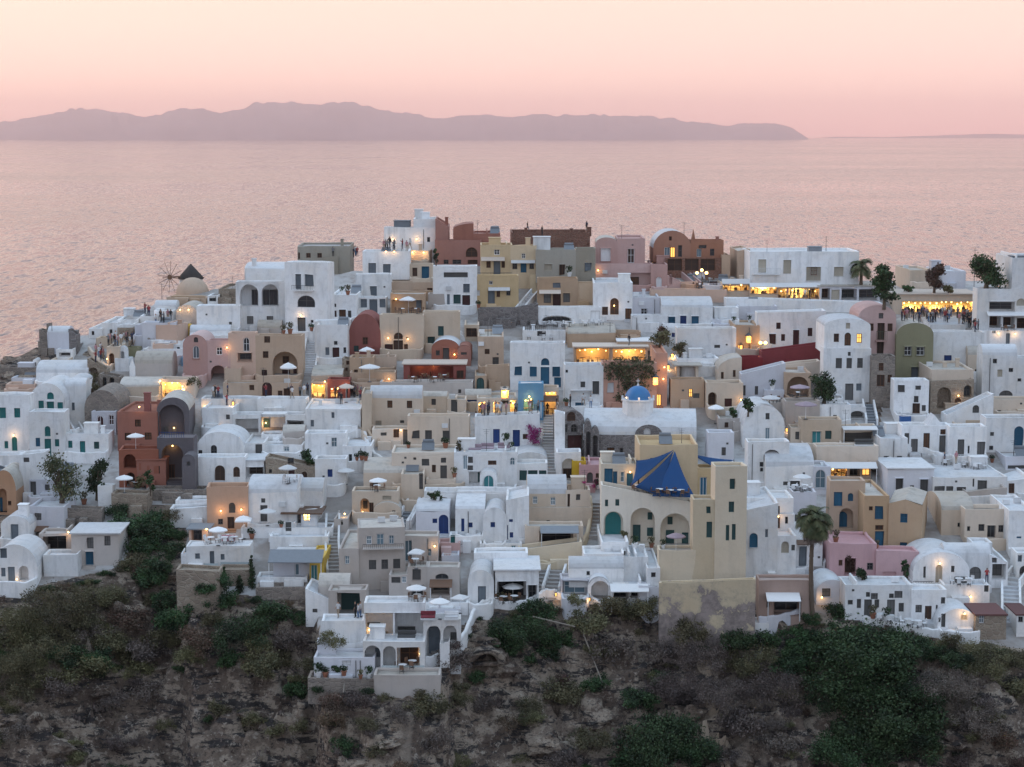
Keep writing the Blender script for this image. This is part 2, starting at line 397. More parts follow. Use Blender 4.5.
def make_island(name, prof, y, depth, seed):
    m = MATS.get('island')
    if not m:
        m, nt, bs = nodes_of('island_rock'); geo = N(nt, 'ShaderNodeNewGeometry')
        n = noise_tex(nt, geo.outputs['Position'], 0.0012, 6)
        L(nt, mixc(nt, n, (0.20, 0.18, 0.195), (0.33, 0.285, 0.30)), bs.inputs['Base Color']); bs.inputs['Roughness'].default_value = 1
        MATS['island'] = m
    x0, x1 = prof[0][0], prof[-1][0]; nx = 320; ny = 22; vs = []
    k = y / F
    for j in range(ny + 1):
        v = j / ny
        for i in range(nx + 1):
            px = x0 + (x1 - x0) * i / nx
            x = (px - 512) * k
            top = at_depth(px, lerp_tab(prof, px), y).z
            h = max(0, top - SEA) * (1 + .10 * noise.fractal(Vector((px * .08, seed, 0)), .7, 2.1, 5))
            wob = noise.fractal(Vector((px * 0.018, v * 3.0, seed)), 0.8, 2.1, 6)
            s = math.sin(PI * min(1, v * 1.0)) ** 0.7
            z = SEA - 8 + (h + 8) * s * (1 + 0.34 * wob * (1 if abs(v - .5) > .12 else .22))
            vs.append((x * (1 + (v - .5) * depth / y), y + (v - 0.5) * depth, z))
    fs = [(j * (nx + 1) + i, j * (nx + 1) + i + 1, (j + 1) * (nx + 1) + i + 1, (j + 1) * (nx + 1) + i) for j in range(ny) for i in range(nx)]
    mb = MB(); mb.add(vs, fs); mb.build(name, 'island', smooth=True, kind='structure')
ISL = [(-260, 128), (-120, 120), (-40, 126), (0, 123), (40, 117), (75, 111.5), (100, 110), (125, 113.5), (150, 118), (180, 111), (205, 110), (230, 112), (262, 104), (290, 102),
       (318, 103.5), (350, 102), (380, 110), (415, 115), (445, 119), (480, 114), (510, 116.5), (545, 113.5), (580, 115.5), (620, 116), (650, 116.5), (680, 121),
       (700, 124), (730, 126.5), (745, 125), (772, 123.5), (790, 128), (806, 138)]
make_island('island', ISL, 35000, 5000, 1.0)
make_island('island', [(800, 139), (830, 136.6), (880, 137.2), (930, 135.6), (985, 133.6), (1030, 134.8), (1100, 132), (1180, 139)], 41200, 1200, 4.0)
def make_haze():
    m = bpy.data.materials.new('haze_air'); m.use_nodes = True; nt = m.node_tree; nt.nodes.clear()
    out = N(nt, 'ShaderNodeOutputMaterial'); v = N(nt, 'ShaderNodeVolumePrincipled')
    v.inputs['Color'].default_value = (1.0, 0.86, 0.87, 1); v.inputs['Density'].default_value = HAZE
    v.inputs['Anisotropy'].default_value = 0.9
    L(nt, v.outputs[0], out.inputs['Volume']); MATS['haze'] = m
    mb = MB(); mb.box(-43500, 43500, -43500, 43500, SEA - 13, 620); mb.build('haze', 'haze', kind='stuff')
HAZE = 3.7e-5
SC.cycles.volume_bounces = 4
if not globals().get('NOHAZE'): make_haze()
# ------------------------------------------------------------------ buildings
TILES = {}
for n_, o_ in dict(A=(0, 300), B=(0, 430), C=(140, 230), D=(180, 350), E=(160, 470), F=(300, 200), G=(340, 320), H=(340, 440),
                   I=(460, 210), J=(500, 320), K=(500, 440), L=(300, 550), M=(480, 550), N=(640, 210), O=(660, 330), P=(660, 450),
                   Q=(824, 230), R=(824, 350), S=(824, 470), U=(824, 550), V=(660, 560)).items(): TILES[n_] = o_
SCL = 5.115
def arc(x0, x1, zs, zc, n=14):                # arch from the right spring to the left spring
    cx, r, h = (x0 + x1) / 2, (x1 - x0) / 2, zc - zs
    return [(cx + r * math.cos(PI * i / n), zs + h * math.sin(PI * i / n)) for i in range(n + 1)]
def in_poly(p, poly):
    x, y = p; c = False; n = len(poly)
    for i in range(n):
        x1, y1 = poly[i]; x2, y2 = poly[(i + 1) % n]
        if (y1 > y) != (y2 > y) and x < (x2 - x1) * (y - y1) / (y2 - y1) + x1: c = not c
    return c
def facade(mb, outline, holes, fr, y=0.0):
    vs, es = [], []
    for poly in [outline] + holes:
        o = len(vs); vs += [Vector(p) for p in poly]
        es += [(o + i, o + (i + 1) % len(poly)) for i in range(len(poly))]
    r = delaunay_2d_cdt(vs, es, [], 0, 1e-5)
    nv, nf = r[0], r[2]
    fs = []
    for f in nf:
        c = sum((nv[i] for i in f), Vector((0, 0))) / len(f)
        if in_poly(c, outline) and not any(in_poly(c, h) for h in holes):
            a, b, d = (nv[i] for i in f[:3])
            if (b - a).cross(d - a) < 0: f = list(f)[::-1]
            fs.append(tuple(f))
    mb.add([fr(Vector((p.x, y, p.y))) for p in nv], fs)
def ring(mb, poly, y0, y1, fr):
    n = len(poly)
    for i in range(n):
        a, b = poly[i], poly[(i + 1) % n]
        mb.quad(fr(Vector((a[0], y0, a[1]))), fr(Vector((a[0], y1, a[1]))), fr(Vector((b[0], y1, b[1]))), fr(Vector((b[0], y0, b[1]))))
def inset(poly, d):
    xs = [p[0] for p in poly]; zs = [p[1] for p in poly]
    cx, cz = (min(xs) + max(xs)) / 2, (min(zs) + max(zs)) / 2
    sx = max(0.1, 1 - 2 * d / (max(xs) - min(xs))); sz = max(0.1, 1 - 2 * d / (max(zs) - min(zs)))
    return [(cx + (x - cx) * sx, cz + (z - cz) * sz) for x, z in poly]
def shape(x0, x1, z0, z1, arched):
    if not arched: return [(x0, z0), (x1, z0), (x1, z1), (x0, z1)]
    h = min((x1 - x0) / 2, (z1 - z0) * 0.6)
    return [(x0, z0), (x1, z0)] + arc(x0, x1, z1 - h, z1, 10)
def joinery(root, kind, poly, y, fr, col, framecol, proud=False, arched=False):
    xs = [p[0] for p in poly]; zs = [p[1] for p in poly]
    x0, x1, z0, z1 = min(xs), max(xs), min(zs), max(zs)
    w, h = x1 - x0, z1 - z0
    mb = MB(); bar = min(0.09, w * 0.16)
    mb.poly([fr(Vector((x, y, z))) for x, z in poly])
    if proud: ring(mb, poly, y, y + 0.06, fr)
    if kind == 'door' and h > 1.2:            # two sunk boards shown as raised panels
        for (a, b) in ((0.12, 0.46), (0.54, 0.9)):
            if arched and b > 0.8: continue
            mb.box(x0 + w * 0.18, x1 - w * 0.18, y - 0.025, y - 0.001, z0 + h * a, z0 + h * b, fr)
    o = mb.build(kind, 'y' if col == 'y' else 'j_' + col, root)
    fm = MB(); ins = inset(poly, bar)
    n = len(poly)
    for i in range(n):
        a, b, c, d = poly[i], poly[(i + 1) % n], ins[(i + 1) % n], ins[i]
        fm.quad(*[fr(Vector((p[0], y - 0.05, p[1]))) for p in (a, b, c, d)])
        fm.quad(*[fr(Vector((p[0], q, p[1]))) for p, q in ((d, y - 0.05), (c, y - 0.05), (c, y - 0.002), (d, y - 0.002))])
    if proud: ring(fm, poly, y - 0.05, y, fr)
    if w > 0.5:
        cx = (x0 + x1) / 2; fm.box(cx - bar * 0.35, cx + bar * 0.35, y - 0.046, y - 0.004, z0 + bar, z1 - bar, fr)
    if kind == 'window' and h > 0.7:
        zz = z0 + h * 0.55; fm.box(x0 + bar, x1 - bar, y - 0.044, y - 0.006, zz - bar * 0.3, zz + bar * 0.3, fr)
    fm.build('frame', 'j_' + framecol, o)
    return o
FRAMES = dict(k='x', n='i', r='n', t='t', b='b', c='w', g='g', e='x', w='w', o='o', h='h', m='m', a='w', v='v', i='n', x='x', y='n')

def wall_lamp(root, p, fr, power):
    mb = MB(); mb.box(p.x - 0.06, p.x + 0.06, p.y - 0.22, p.y, p.z - 0.05, p.z + 0.03, fr)
    o = mb.build('wall_lamp', 'metal', root)
    b = MB(); b.ball(fr(Vector((p.x, p.y - 0.30, p.z))), 0.10); b.build('bulb', 'bulb', o, smooth=True)
    point(o, fr(Vector((p.x, p.y - 0.55, p.z - 0.05))), power)

def soften(o, w):
    """rounds and slightly waves the long convex corners of a lime-washed wall"""
    bm = bmesh.new(); bm.from_mesh(o.data); bmesh.ops.remove_doubles(bm, verts=bm.verts, dist=0.002)
    es = []
    for e in bm.edges:
        if len(e.link_faces) == 2 and e.calc_length() > 0.9:
            a, b = e.link_faces
            if a.normal.dot(b.normal) < 0.5 and e.is_convex: es.append(e)
    try: bmesh.ops.bevel(bm, geom=es, offset=w, offset_type='OFFSET', segments=3, profile=0.5, affect='EDGES', clamp_overlap=True)
    except Exception: pass
    zs = [v.co.z for v in bm.verts]; zm = max(zs) - .9; x_ = o.parent.location if o.parent else Vector()
    le = [e for e in bm.edges if e.calc_length() > 1.6 and min(e.verts[0].co.z, e.verts[1].co.z) > zm]
    if w > .1 and le:
        bmesh.ops.subdivide_edges(bm, edges=le, cuts=3)
        for v in bm.verts:
            if v.co.z > zm:
                p = (v.co + x_) * .45
                v.co.z += .11 * noise.noise(p); v.co.x += .07 * noise.noise(p + Vector((9, 0, 0))); v.co.y += .06 * noise.noise(p + Vector((0, 9, 0)))
    bm.to_mesh(o.data); bm.free()
class Bld: pass
BLDS = []
def begin(name, label, cat):
    b = Bld(); b.name = name; b.label = label; b.cat = cat; b.root = None; BLDS.append(b); return b
def hashf(*a):
    return int(hashlib.md5(repr(a).encode()).hexdigest()[:8], 16) / 0xffffffff

def block(B, tile, l, r, t, b, mat, roof, opts, feats, Y0):
    ox, oy = TILES[tile] if tile else (0, 0); s = SCL if tile else 1.0
    X = lambda v: ox + v / s
    Y = lambda v: oy + v / s
    l, r, t, b = X(l), X(r), Y(t), Y(b)
    th = math.radians(opts.get('y', 0) + (hashf(B.label) - 0.5) * 3.0)
    P0 = at_depth((l + r) / 2, b, Y0)
    if 'f' in opts: P0 = at_depth((l + r) / 2, b, P0.y + opts['f'])
    u = Vector((math.cos(th), math.sin(th), 0)); n = Vector((math.sin(th), -math.cos(th), 0))
    if B.root is None:
        B.root = empty(B.name, P0, B.label, B.cat)
    R0 = B.root.location
    fr = lambda q: P0 + u * q.x - n * q.y + Vector((0, 0, q.z)) - R0
    def loc(px, py, depth=0.0):
        rr = ray(px, py); q0 = P0 - n * depth
        tt = q0.dot(n) / rr.dot(n); Q = rr * tt - P0
        return Q.dot(u), Q.z
    rm = (t + b) / 2
    x0 = loc(l, rm)[0]; x1 = loc(r, rm)[0]; zt = loc((l + r) / 2, t)[1]
    zt_r = loc(r, Y(opts['e']))[1] if 'e' in opts else zt
    D = opts.get('D', 6.0); g = min(0.0, min(pz(P0.y), ground_z(P0.x, P0.y), ground_z(P0.x, P0.y + D)) - P0.z)
    zb = g - opts.get('g', 1.2)
    if opts.get('st'): zb = max(zb, -0.7)
    Rm = opts.get('R', ROOF.get(mat, 'roof_C' if mat in ('C', 'E', 'y2', 'y3', 'T', 'H') else mat))
    # outline of the front
    if roof == 'g':
        zs = zt - (opts['h'] / s / F * P0.y if 'h' in opts else min((x1 - x0) / 2, (zt - 0) * 0.45))
        outline = [(x0, zb), (x1, zb)] + arc(x0, x1, zs, zt, 14)
    elif roof == 'p':
        zs = zt - opts.get('h', 20) / s / F * P0.y
        outline = [(x0, zb), (x1, zb), (x1, zs), ((x0 + x1) / 2, zt), (x0, zs)]
    elif roof == 'q':                          # half gable: arch rising to the right
        zs = zt - opts.get('h', 40) / s / F * P0.y
        outline = [(x0, zb), (x1, zb), (x1, zt)] + [(x1 + (x0 - x1) * math.sin(PI / 2 * i / 8), zs + (zt - zs) * math.cos(PI / 2 * i / 8)) for i in range(1, 9)]
    else:
        outline = [(x0, zb), (x1, zb), (x1, zt_r), (x0, zt)]
    holes, items, recs = [], [], []
    xi0, xi1 = x0 + 0.12, x1 - 0.12
    for ft in feats:
        k = ft[0]
        if k in 'ar' or k == 'L':
            fx0, fx1, fy0, fy1 = X(ft[1]), X(ft[2]), Y(ft[3]), Y(ft[4])
            cy = (fy0 + fy1) / 2
            a0, a1 = loc(fx0, cy)[0], loc(fx1, cy)[0]; z1 = loc((fx0 + fx1) / 2, fy0)[1]; z0 = loc((fx0 + fx1) / 2, fy1)[1]
            a0, a1 = max(a0, xi0), min(a1, xi1)
            if a1 - a0 < 0.2 or z1 - z0 < 0.2: continue
            poly = shape(a0, a1, z0, z1, k == 'a')
            dep = float(ft[6]) if len(ft) > 6 else min(D - 0.5, 2.2 if k == 'L' else 1.5)
            holes.append(poly); recs.append((fx0, fx1, fy0, fy1, dep, poly, k, ft[5] if len(ft) > 5 else None))
    for ft in feats:
        k = ft[0]
        if k in 'wdWD':
            fx0, fx1, fy0, fy1 = X(ft[1]), X(ft[2]), Y(ft[3]), Y(ft[4]); c = ft[5]
            mx, my = (fx0 + fx1) / 2, (fy0 + fy1) / 2
            dep = 0.0
            for rc in recs:
                if rc[0] < mx < rc[1] and rc[2] < my < rc[3]: dep = rc[4]
            a0, a1 = loc(fx0, my, dep)[0], loc(fx1, my, dep)[0]
            z1 = loc(mx, fy0, dep)[1]; z0 = loc(mx, fy1, dep)[1]
            if dep == 0: a0, a1 = max(a0, xi0), min(a1, xi1)
            if a1 - a0 < 0.1 or z1 - z0 < 0.1: continue
            poly = shape(a0, a1, z0, z1, k in 'WD')
            if dep == 0: holes.append(poly)
            items.append((k, poly, dep, c))
    wl = MB()
    facade(wl, outline, holes, fr)
    for k, poly, dep, c in items:
        if dep == 0: ring(wl, poly, 0, 0.27, fr)
    for rc in recs:
        ring(wl, rc[5], 0, rc[4], fr)
        wl.poly([fr(Vector((p[0], rc[4], p[1]))) for p in rc[5]])
    # the other walls
    v3 = lambda x, y, z: fr(Vector((x, y, z)))
    top_l = outline[-1][1]; top_r = outline[2][1]
    wl.quad(v3(x0, 0, zb), v3(x0, D, zb), v3(x0, D, top_l), v3(x0, 0, top_l))
    wl.quad(v3(x1, D, zb), v3(x1, 0, zb), v3(x1, 0, top_r), v3(x1, D, top_r))
    wl.poly([v3(p[0], D, p[1]) for p in outline[::-1]])
    rf = MB(); smooth = False
    if roof in ('f', 's'):
        pw = min(0.25, (x1 - x0) * 0.12); ph = opts.get('p', 0.35)
        o4 = [(x0, 0, zt), (x1, 0, zt_r), (x1, D, zt_r), (x0, D, zt)]
        i4 = [(x0 + pw, pw, zt), (x1 - pw, pw, zt_r), (x1 - pw, D - pw, zt_r), (x0 + pw, D - pw, zt)]
        l4 = [(a, b_, c - ph) for a, b_, c in i4]
        for i in range(4):
            j = (i + 1) % 4
            wl.quad(*[v3(*q) for q in (o4[i], o4[j], i4[j], i4[i])])
            wl.quad(*[v3(*q) for q in (i4[i], i4[j], l4[j], l4[i])])
        rf.quad(*[v3(*q) for q in l4])
    elif roof == 'n':
        ov = opts.get('v', 0.12)
        rf.add([v3(*q) for q in ((x0 - ov, -ov, zt), (x1 + ov, -ov, zt_r), (x1 + ov, D + ov, zt_r), (x0 - ov, D + ov, zt),
                                 (x0 - ov, -ov, zt + .16), (x1 + ov, -ov, zt_r + .16), (x1 + ov, D + ov, zt_r + .16), (x0 - ov, D + ov, zt + .16))],
               [(3, 2, 1, 0), (4, 5, 6, 7), (0, 1, 5, 4), (1, 2, 6, 5), (2, 3, 7, 6), (3, 0, 4, 7)])
    elif roof in ('g', 'p', 'q'):
        top = outline[2:]
        if roof == 'q': top = outline[2:]
        for a, b_ in zip(top, top[1:]):
            rf.quad(v3(a[0], 0, a[1]), v3(a[0], D, a[1]), v3(b_[0], D, b_[1]), v3(b_[0], 0, b_[1]))
        smooth = roof != 'p'
    elif roof == 'v':
        h = opts.get('h', 1.3); n_ = 10
        pr = [(D / 2 - D / 2 * math.cos(PI * i / n_), zt + h * math.sin(PI * i / n_)) for i in range(n_ + 1)]
        for a, b_ in zip(pr, pr[1:]):
            rf.quad(v3(x0, a[0], a[1]), v3(x1, a[0], a[1]), v3(x1, b_[0], b_[1]), v3(x0, b_[0], b_[1]))
        for x, fl in ((x0, 1), (x1, 0)):
            pts = [v3(x, a[0], a[1]) for a in pr]
            wl.poly(pts if fl else pts[::-1])
        smooth = True
    elif roof == 'd':
        rr = (x1 - x0) / 2; n_ = 20; rh = opts.get('h', None)
        rh = rr * 0.9 if rh is None else rh
        wl.quad(v3(x0, 0, zt), v3(x1, 0, zt), v3(x1, D, zt), v3(x0, D, zt))
        c = (x0 + x1) / 2; cy = D / 2
        prof = [(max(0.02, rr * math.cos(PI / 2 * k / 8)), rh * math.sin(PI / 2 * k / 8)) for k in range(9)]
        vs = [v3(c + q[0] * math.cos(2 * PI * i / n_), cy + q[0] * math.sin(2 * PI * i / n_), zt + 0.01 + q[1]) for q in prof for i in range(n_)]
        rf.add(vs, [(j * n_ + i, j * n_ + (i + 1) % n_, (j + 1) * n_ + (i + 1) % n_, (j + 1) * n_ + i) for j in range(8) for i in range(n_)] + [tuple(range(8 * n_, 9 * n_))])
        smooth = True
    wall = wl.build('wall', mat, B.root)
    soften(wall, 0.22 if mat not in ('S', 'Z', 'Q', 'brick', 'slate') else 0.06)
    if rf.f: rf.build('roof', Rm, B.root, smooth=smooth)
    for k, poly, dep, c in items:
        joinery(B.root, 'window' if k in 'wW' else 'door', poly, 0.24 if dep == 0 else dep - 0.07, fr, c[0],
                'w' if c.endswith('*') else FRAMES.get(c[0], 'x'), proud=dep > 0, arched=k in 'WD')
    for rc in recs:
        xs = [p[0] for p in rc[5]]; zs = [p[1] for p in rc[5]]
        a0, a1, z0, z1 = min(xs), max(xs), min(zs), max(zs); dep = rc[4]
        code = rc[7]
        if rc[6] == 'L':                       # a lit interior: lamps on strings, dark furniture in front
            sl = MB(); nb = max(3, int((a1 - a0) / 0.8))
            for i in range(nb):
                x = a0 + (a1 - a0) * (i + 0.5) / nb + random.uniform(-.1, .1)
                sl.ball(fr(Vector((x, random.uniform(0.2, 0.9), z1 - random.uniform(0.15, 0.5)))), random.uniform(0.07, 0.13), 6)
            sl.build('string_light', 'bulb', B.root, smooth=True)
            np_ = max(1, int((a1 - a0) / 3.5))
            for i in range(np_):
                point(B.root, fr(Vector((a0 + (a1 - a0) * (i + .5) / np_, dep * 0.45, z1 - 0.45))), float(code or 60) * 2.1, (1.0, 0.62, 0.17), 0.25)
            nt_ = max(1, int((a1 - a0) / 1.6)); tb = MB()
            for i in range(nt_):
                x = a0 + (a1 - a0) * (i + random.uniform(.25, .75)) / nt_
                tb.box(x - .4, x + .4, .3, 1.0, z0 + .72, z0 + .76, fr); tb.box(x - .05, x + .05, .6, .7, z0, z0 + .72, fr)
                for q in (-.75, .75): tb.box(x + q - .2, x + q + .2, .4, .8, z0, z0 + .45, fr); tb.box(x + q - .2 + (0.36 if q > 0 else 0), x + q - .16 + (0.36 if q > 0 else 0), .4, .8, z0 + .45, z0 + .9, fr)
            tb.build('dining_furniture', 'wood', B.root)
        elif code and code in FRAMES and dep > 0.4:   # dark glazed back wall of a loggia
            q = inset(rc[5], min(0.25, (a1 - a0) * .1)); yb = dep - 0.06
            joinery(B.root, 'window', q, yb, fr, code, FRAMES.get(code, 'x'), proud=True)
    for ft in feats:
        k = ft[0]
        if k == 'l':
            x, z = loc(X(ft[1]), Y(ft[2]))
            dep = 0
            for rc in recs:
                if rc[0] < X(ft[1]) < rc[1] and rc[2] < Y(ft[2]) < rc[3]: dep = rc[4]
            wall_lamp(B.root, Vector((x, dep, z)), fr, (float(ft[3]) if len(ft) > 3 else 26) * .62)
        elif k in 'AB':
            ax0, az = loc(X(ft[1]), Y(ft[3])); ax1, _ = loc(X(ft[2]), Y(ft[3])); _, az0 = loc(X(ft[1]), Y(ft[4]))
            if k == 'A':                       # awning: sloping sheet on two thin posts
                out = float(ft[6]) if len(ft) > 6 else 1.6
                m = {'w': 'canvas_white', 'h': 'canvas_beige', 'g': 'slate', 'b': 'canvas_blue', 'k': 'wood', 'W': 'W'}[ft[5]]
                zf = az0 + 0.05; mb = MB()
                q = [(ax0, -0.03, az), (ax1, -0.03, az), (ax1, -out, zf), (ax0, -out, zf)]
                vs = [v3(*p) for p in q] + [v3(p[0], p[1], p[2] - 0.09) for p in q]
                mb.add(vs, [(3, 2, 1, 0), (4, 5, 6, 7), (0, 1, 5, 4), (1, 2, 6, 5), (2, 3, 7, 6), (3, 0, 4, 7)])
                a = mb.build('awning', m, B.root)
                if out > 1.2:
                    pm = MB()
                    for x in (ax0 + .12, ax1 - .12): pm.tube(v3(x, -out + .1, zf - .08), v3(x, -out + .1, max(zb, zf - 2.3)), .05, n=6)
                    pm.build('post', 'j_w', a)
            else:                              # balcony slab with railing
                out = 0.9; mb = MB(); mb.box(ax0, ax1, -out, -0.005, az0 - .14, az0, fr)
                bl = mb.build('balcony', mat, B.root); rl = MB()
                m = 'j_' + (ft[5] if len(ft) > 5 else 'x'); hh = max(0.5, az - az0)
                rl.box(ax0, ax1, -out + .01, -out + .06, az0 + hh - .05, az0 + hh, fr)
                nn = max(4, int((ax1 - ax0) / .22))
                for i in range(nn + 1):
                    x = ax0 + .02 + (ax1 - ax0 - .04) * i / nn; rl.box(x - .018, x + .018, -out + .02, -out + .05, az0 + .004, az0 + hh - .05, fr)
                rl.build('railing', m, bl)
        elif k == 'c':                         # chimney or roof box, px box, set back by ft[5] m
            back = float(ft[5]) if len(ft) > 5 else 1.0
            cx0, cz1 = loc(X(ft[1]), Y(ft[3]), back); cx1, cz0 = loc(X(ft[2]), Y(ft[4]), back)
            mb = MB(); m = ft[6] if len(ft) > 6 else mat
            mb.box(cx0, cx1, back, back + max(.4, min(2.5, cx1 - cx0)), cz0 - .5, cz1, fr)
            mb.box(cx0 - .08, cx1 + .08, back - .08, back + max(.4, min(2.5, cx1 - cx0)) + .08, cz1 + .002, cz1 + .10, fr)
            mb.build('chimney', m, B.root)
        elif k == 'R':                         # glass or rail balustrade standing on the facade's top edge
            rx0, rz1 = loc(X(ft[1]), Y(ft[3])); rx1, rz0 = loc(X(ft[2]), Y(ft[4]))
            mb = MB(); m = ft[5] if len(ft) > 5 else 'glass_rail'
            if m == 'glass_rail': mb.box(rx0, rx1, -.07, -.03, rz0, rz1, fr)
            else:
                mb.box(rx0, rx1, .05, .1, rz1 - .06, rz1, fr)
                for i in range(int((rx1 - rx0) / .3) + 1): mb.box(rx0 + i * .3, rx0 + i * .3 + .05, .06, .09, rz0, rz1 - .06, fr)
            mb.build('railing', m, B.root)
    # odds and ends on flat roofs: what the small shapes on the photographed roofs read as
    wd = x1 - x0; rr = random.Random(int(hashf(B.label, l, t, 5) * 1e9))
    def gear(name, m, fn):
        mb = MB(); fn(mb); mb.build(name, m, B.root)
    if roof == 'f' and wd > 2.6 and D > 3.4 and not opts.get('clean'):
        zr = zt - opts.get('p', .35); spots = [q for q in (.2, .5, .8)]; rr.shuffle(spots)
        for q in spots[:rr.choice((1, 1, 2, 2, 3))]:
            cx = x0 + wd * q + rr.uniform(-.2, .2); cy = D * rr.uniform(.45, .75); k = rr.random()
            if k > .93:
                hh = rr.uniform(1.8, 3.0)
                gear('antenna', 'metal', lambda m: (m.tube(fr(Vector((cx, cy, zr))), fr(Vector((cx, cy, zr + hh))), .035, .025, 6), [m.tube(fr(Vector((cx - .45 + .1 * j, cy, zr + hh - .12 - .22 * j))), fr(Vector((cx + .45 - .1 * j, cy, zr + hh - .12 - .22 * j))), .02, .02, 4) for j in range(3)]))
            elif k < .24:
                hh = rr.uniform(.6, 1.2)
                gear('chimney', mat, lambda m: (m.box(cx - .25, cx + .25, cy, cy + .5, zr + .002, zr + hh, fr), m.box(cx - .33, cx + .33, cy - .08, cy + .58, zr + hh + .002, zr + hh + .09, fr)))
            elif k < .42:
                def f(m):
                    m.tube(fr(Vector((cx - .7, cy, zr + 1.05))), fr(Vector((cx + .7, cy, zr + 1.05))), .26, .26, 10)
                    m.add([fr(Vector(v)) for v in ((cx - .8, cy - 1.5, zr + .12), (cx + .8, cy - 1.5, zr + .12), (cx + .8, cy - .2, zr + .95), (cx - .8, cy - .2, zr + .95))], [(0, 1, 2, 3)])
                    for xx in (-.75, .7): m.box(cx + xx, cx + xx + .05, cy - .1, cy - .04, zr + .002, zr + 1.0, fr)
                gear('solar_heater', 'slate', f)
            elif k < .60:
                gear('air_conditioner', 'j_w', lambda m: m.box(cx - .42, cx + .42, cy, cy + .32, zr + .06, zr + .68, fr))
            elif k < .80:
                hh = rr.uniform(1.1, 1.9); ww = rr.uniform(.7, 1.1)
                gear('stair_hut', mat, lambda m: (m.box(cx - ww, cx + ww, cy, min(D - .3, cy + 1.6), zr + .002, zr + hh, fr), m.box(cx - ww - .08, cx + ww + .08, cy - .08, min(D - .25, cy + 1.68), zr + hh + .002, zr + hh + .1, fr)))
            else:
                gear('low_parapet', mat, lambda m: m.box(cx - .1, cx + .1, .3, D - .3, zr + .002, zr + rr.uniform(.5, .9), fr))
    if mat in ('W', 'C', 'V', 'E', 'T', 'P', 'Y', 'y2', 'w2') and wd > 3 and (zt - 0) > 2.2:
        for q in range(rr.choice((0, 1, 1, 2))):
            cx = x0 + wd * rr.uniform(.1, .9); cz = zt * rr.uniform(.35, .85)
            if any(min(p[0] for p in h) - .5 < cx < max(p[0] for p in h) + .5 and min(p[1] for p in h) - .4 < cz < max(p[1] for p in h) + .4 for h in holes) or roof in ('g', 'p', 'q', 's'): continue
            k = rr.random()
            if k < .45: gear('vent', 'j_x', lambda m: m.box(cx - .14, cx + .14, -.03, -.002, cz - .12, cz + .12, fr))
            elif k < .7: gear('air_conditioner', 'j_w', lambda m: m.box(cx - .4, cx + .4, -.32, -.004, cz - .28, cz + .28, fr))
            else: gear('drain_pipe', 'j_e', lambda m: m.tube(fr(Vector((cx, -.07, max(zb, 0)))), fr(Vector((cx, -.07, zt - .3))), .045, .045, 6))
    # door steps, built-in benches and planters along the foot of the wall
    if (roof not in ('n',) or D > 3) and not opts.get('up'):
        for k, poly, dep, c in items:
            xs = [p[0] for p in poly]; zs = [p[1] for p in poly]
            if k in 'dD' and dep == 0 and zs and -0.6 < min(zs) < 1.2:
                a0, a1, z0 = min(xs), max(xs), min(zs)
                gear('door_step', 'roof_W' if mat in ('W', 'V') else mat, lambda m: (m.box(a0 - .25, a1 + .25, -.55, -.004, zb, z0 - .02, fr), m.box(a0 - .25, a1 + .25, -.95, -.551, zb, z0 - .2, fr)))
        if wd > 2.5 and 'f' not in opts and roof != 'n':
            for q in range(rr.choice((0, 1, 1, 2, 2))):
                ww = rr.uniform(.8, min(3.0, wd * .45)); cx = x0 + .2 + (wd - ww - .4) * rr.random(); hh = rr.uniform(.45, 1.25)
                if any(min(p[0] for p in h) - .2 < cx + ww and cx < max(p[0] for p in h) + .2 and min(p[1] for p in h) < hh for h in holes): continue
                dp = rr.uniform(.5, 1.3)
                gear('bench' if hh < .7 else 'low_parapet', mat, lambda m: m.box(cx, cx + ww, -dp, -.004, zb, hh, fr))
    # a rounded terrace with a low parapet in front of many doors
    gx, gy = P0.x, P0.y
    if not opts.get('up') and not (opts.get('bare') and D < 4.5) and 'f' not in opts and 2.6 < wd < 16 and roof in 'fgv' and mat in ('W', 'C', 'V', 'E', 'T', 'y2', 'P', 'H') and hashf(B.label, r, 3) < .66 \
            and not any(f[0] in 'AL' for f in feats) and ground_z(gx, gy - 3) > P0.z - 2.2:
        dp = 1.5 + 1.3 * hashf(B.label, l, 9); hh = .75 + .3 * hashf(B.label, t, 4); sk = hashf(B.label, b, 6) - .5
        pts = []
        for i in range(15):
            a = PI * i / 14; cx = (x0 + x1) / 2 + (wd / 2 - .12) * -math.cos(a) * (1 if abs(math.cos(a)) > .999 else abs(math.cos(a)) ** -.45) if False else None
            ca, sa = math.cos(a), math.sin(a)
            px_ = (x0 + x1) / 2 - (wd / 2 - .15) * math.copysign(abs(ca) ** .55, ca); py_ = -dp * abs(sa) ** .55 * (1 + sk * .7 * -ca) - .003
            pts.append((px_, py_))
        fl = MB(); fl.poly([v3(p[0], p[1], -.06) for p in pts]); fl.build('terrace_floor', 'roof_W' if mat in ('W', 'V') else 'paving', B.root)
        m = MB(); th_ = .28; n_ = len(pts); vs = []
        for i, p in enumerate(pts):
            q0 = Vector(pts[max(0, i - 1)]); q1 = Vector(pts[min(n_ - 1, i + 1)]); tg = (q1 - q0).normalized(); nn = Vector((-tg.y, tg.x)) * th_ / 2
            wv = hh + .07 * math.sin(i * 1.3 + l)
            for w, z in ((-1, zb - .6), (-1, wv - .08), (-.55, wv), (.55, wv), (1, wv - .08), (1, zb - .6)):
                vs.append(v3(p[0] + nn.x * w, min(p[1] + nn.y * w, -.004), z))
        m.add(vs, [(i * 6 + j, (i + 1) * 6 + j, (i + 1) * 6 + j + 1, i * 6 + j + 1) for i in range(n_ - 1) for j in range(5)])
        o = m.build('terrace_parapet', mat, B.root); recalc(o)
    return P0

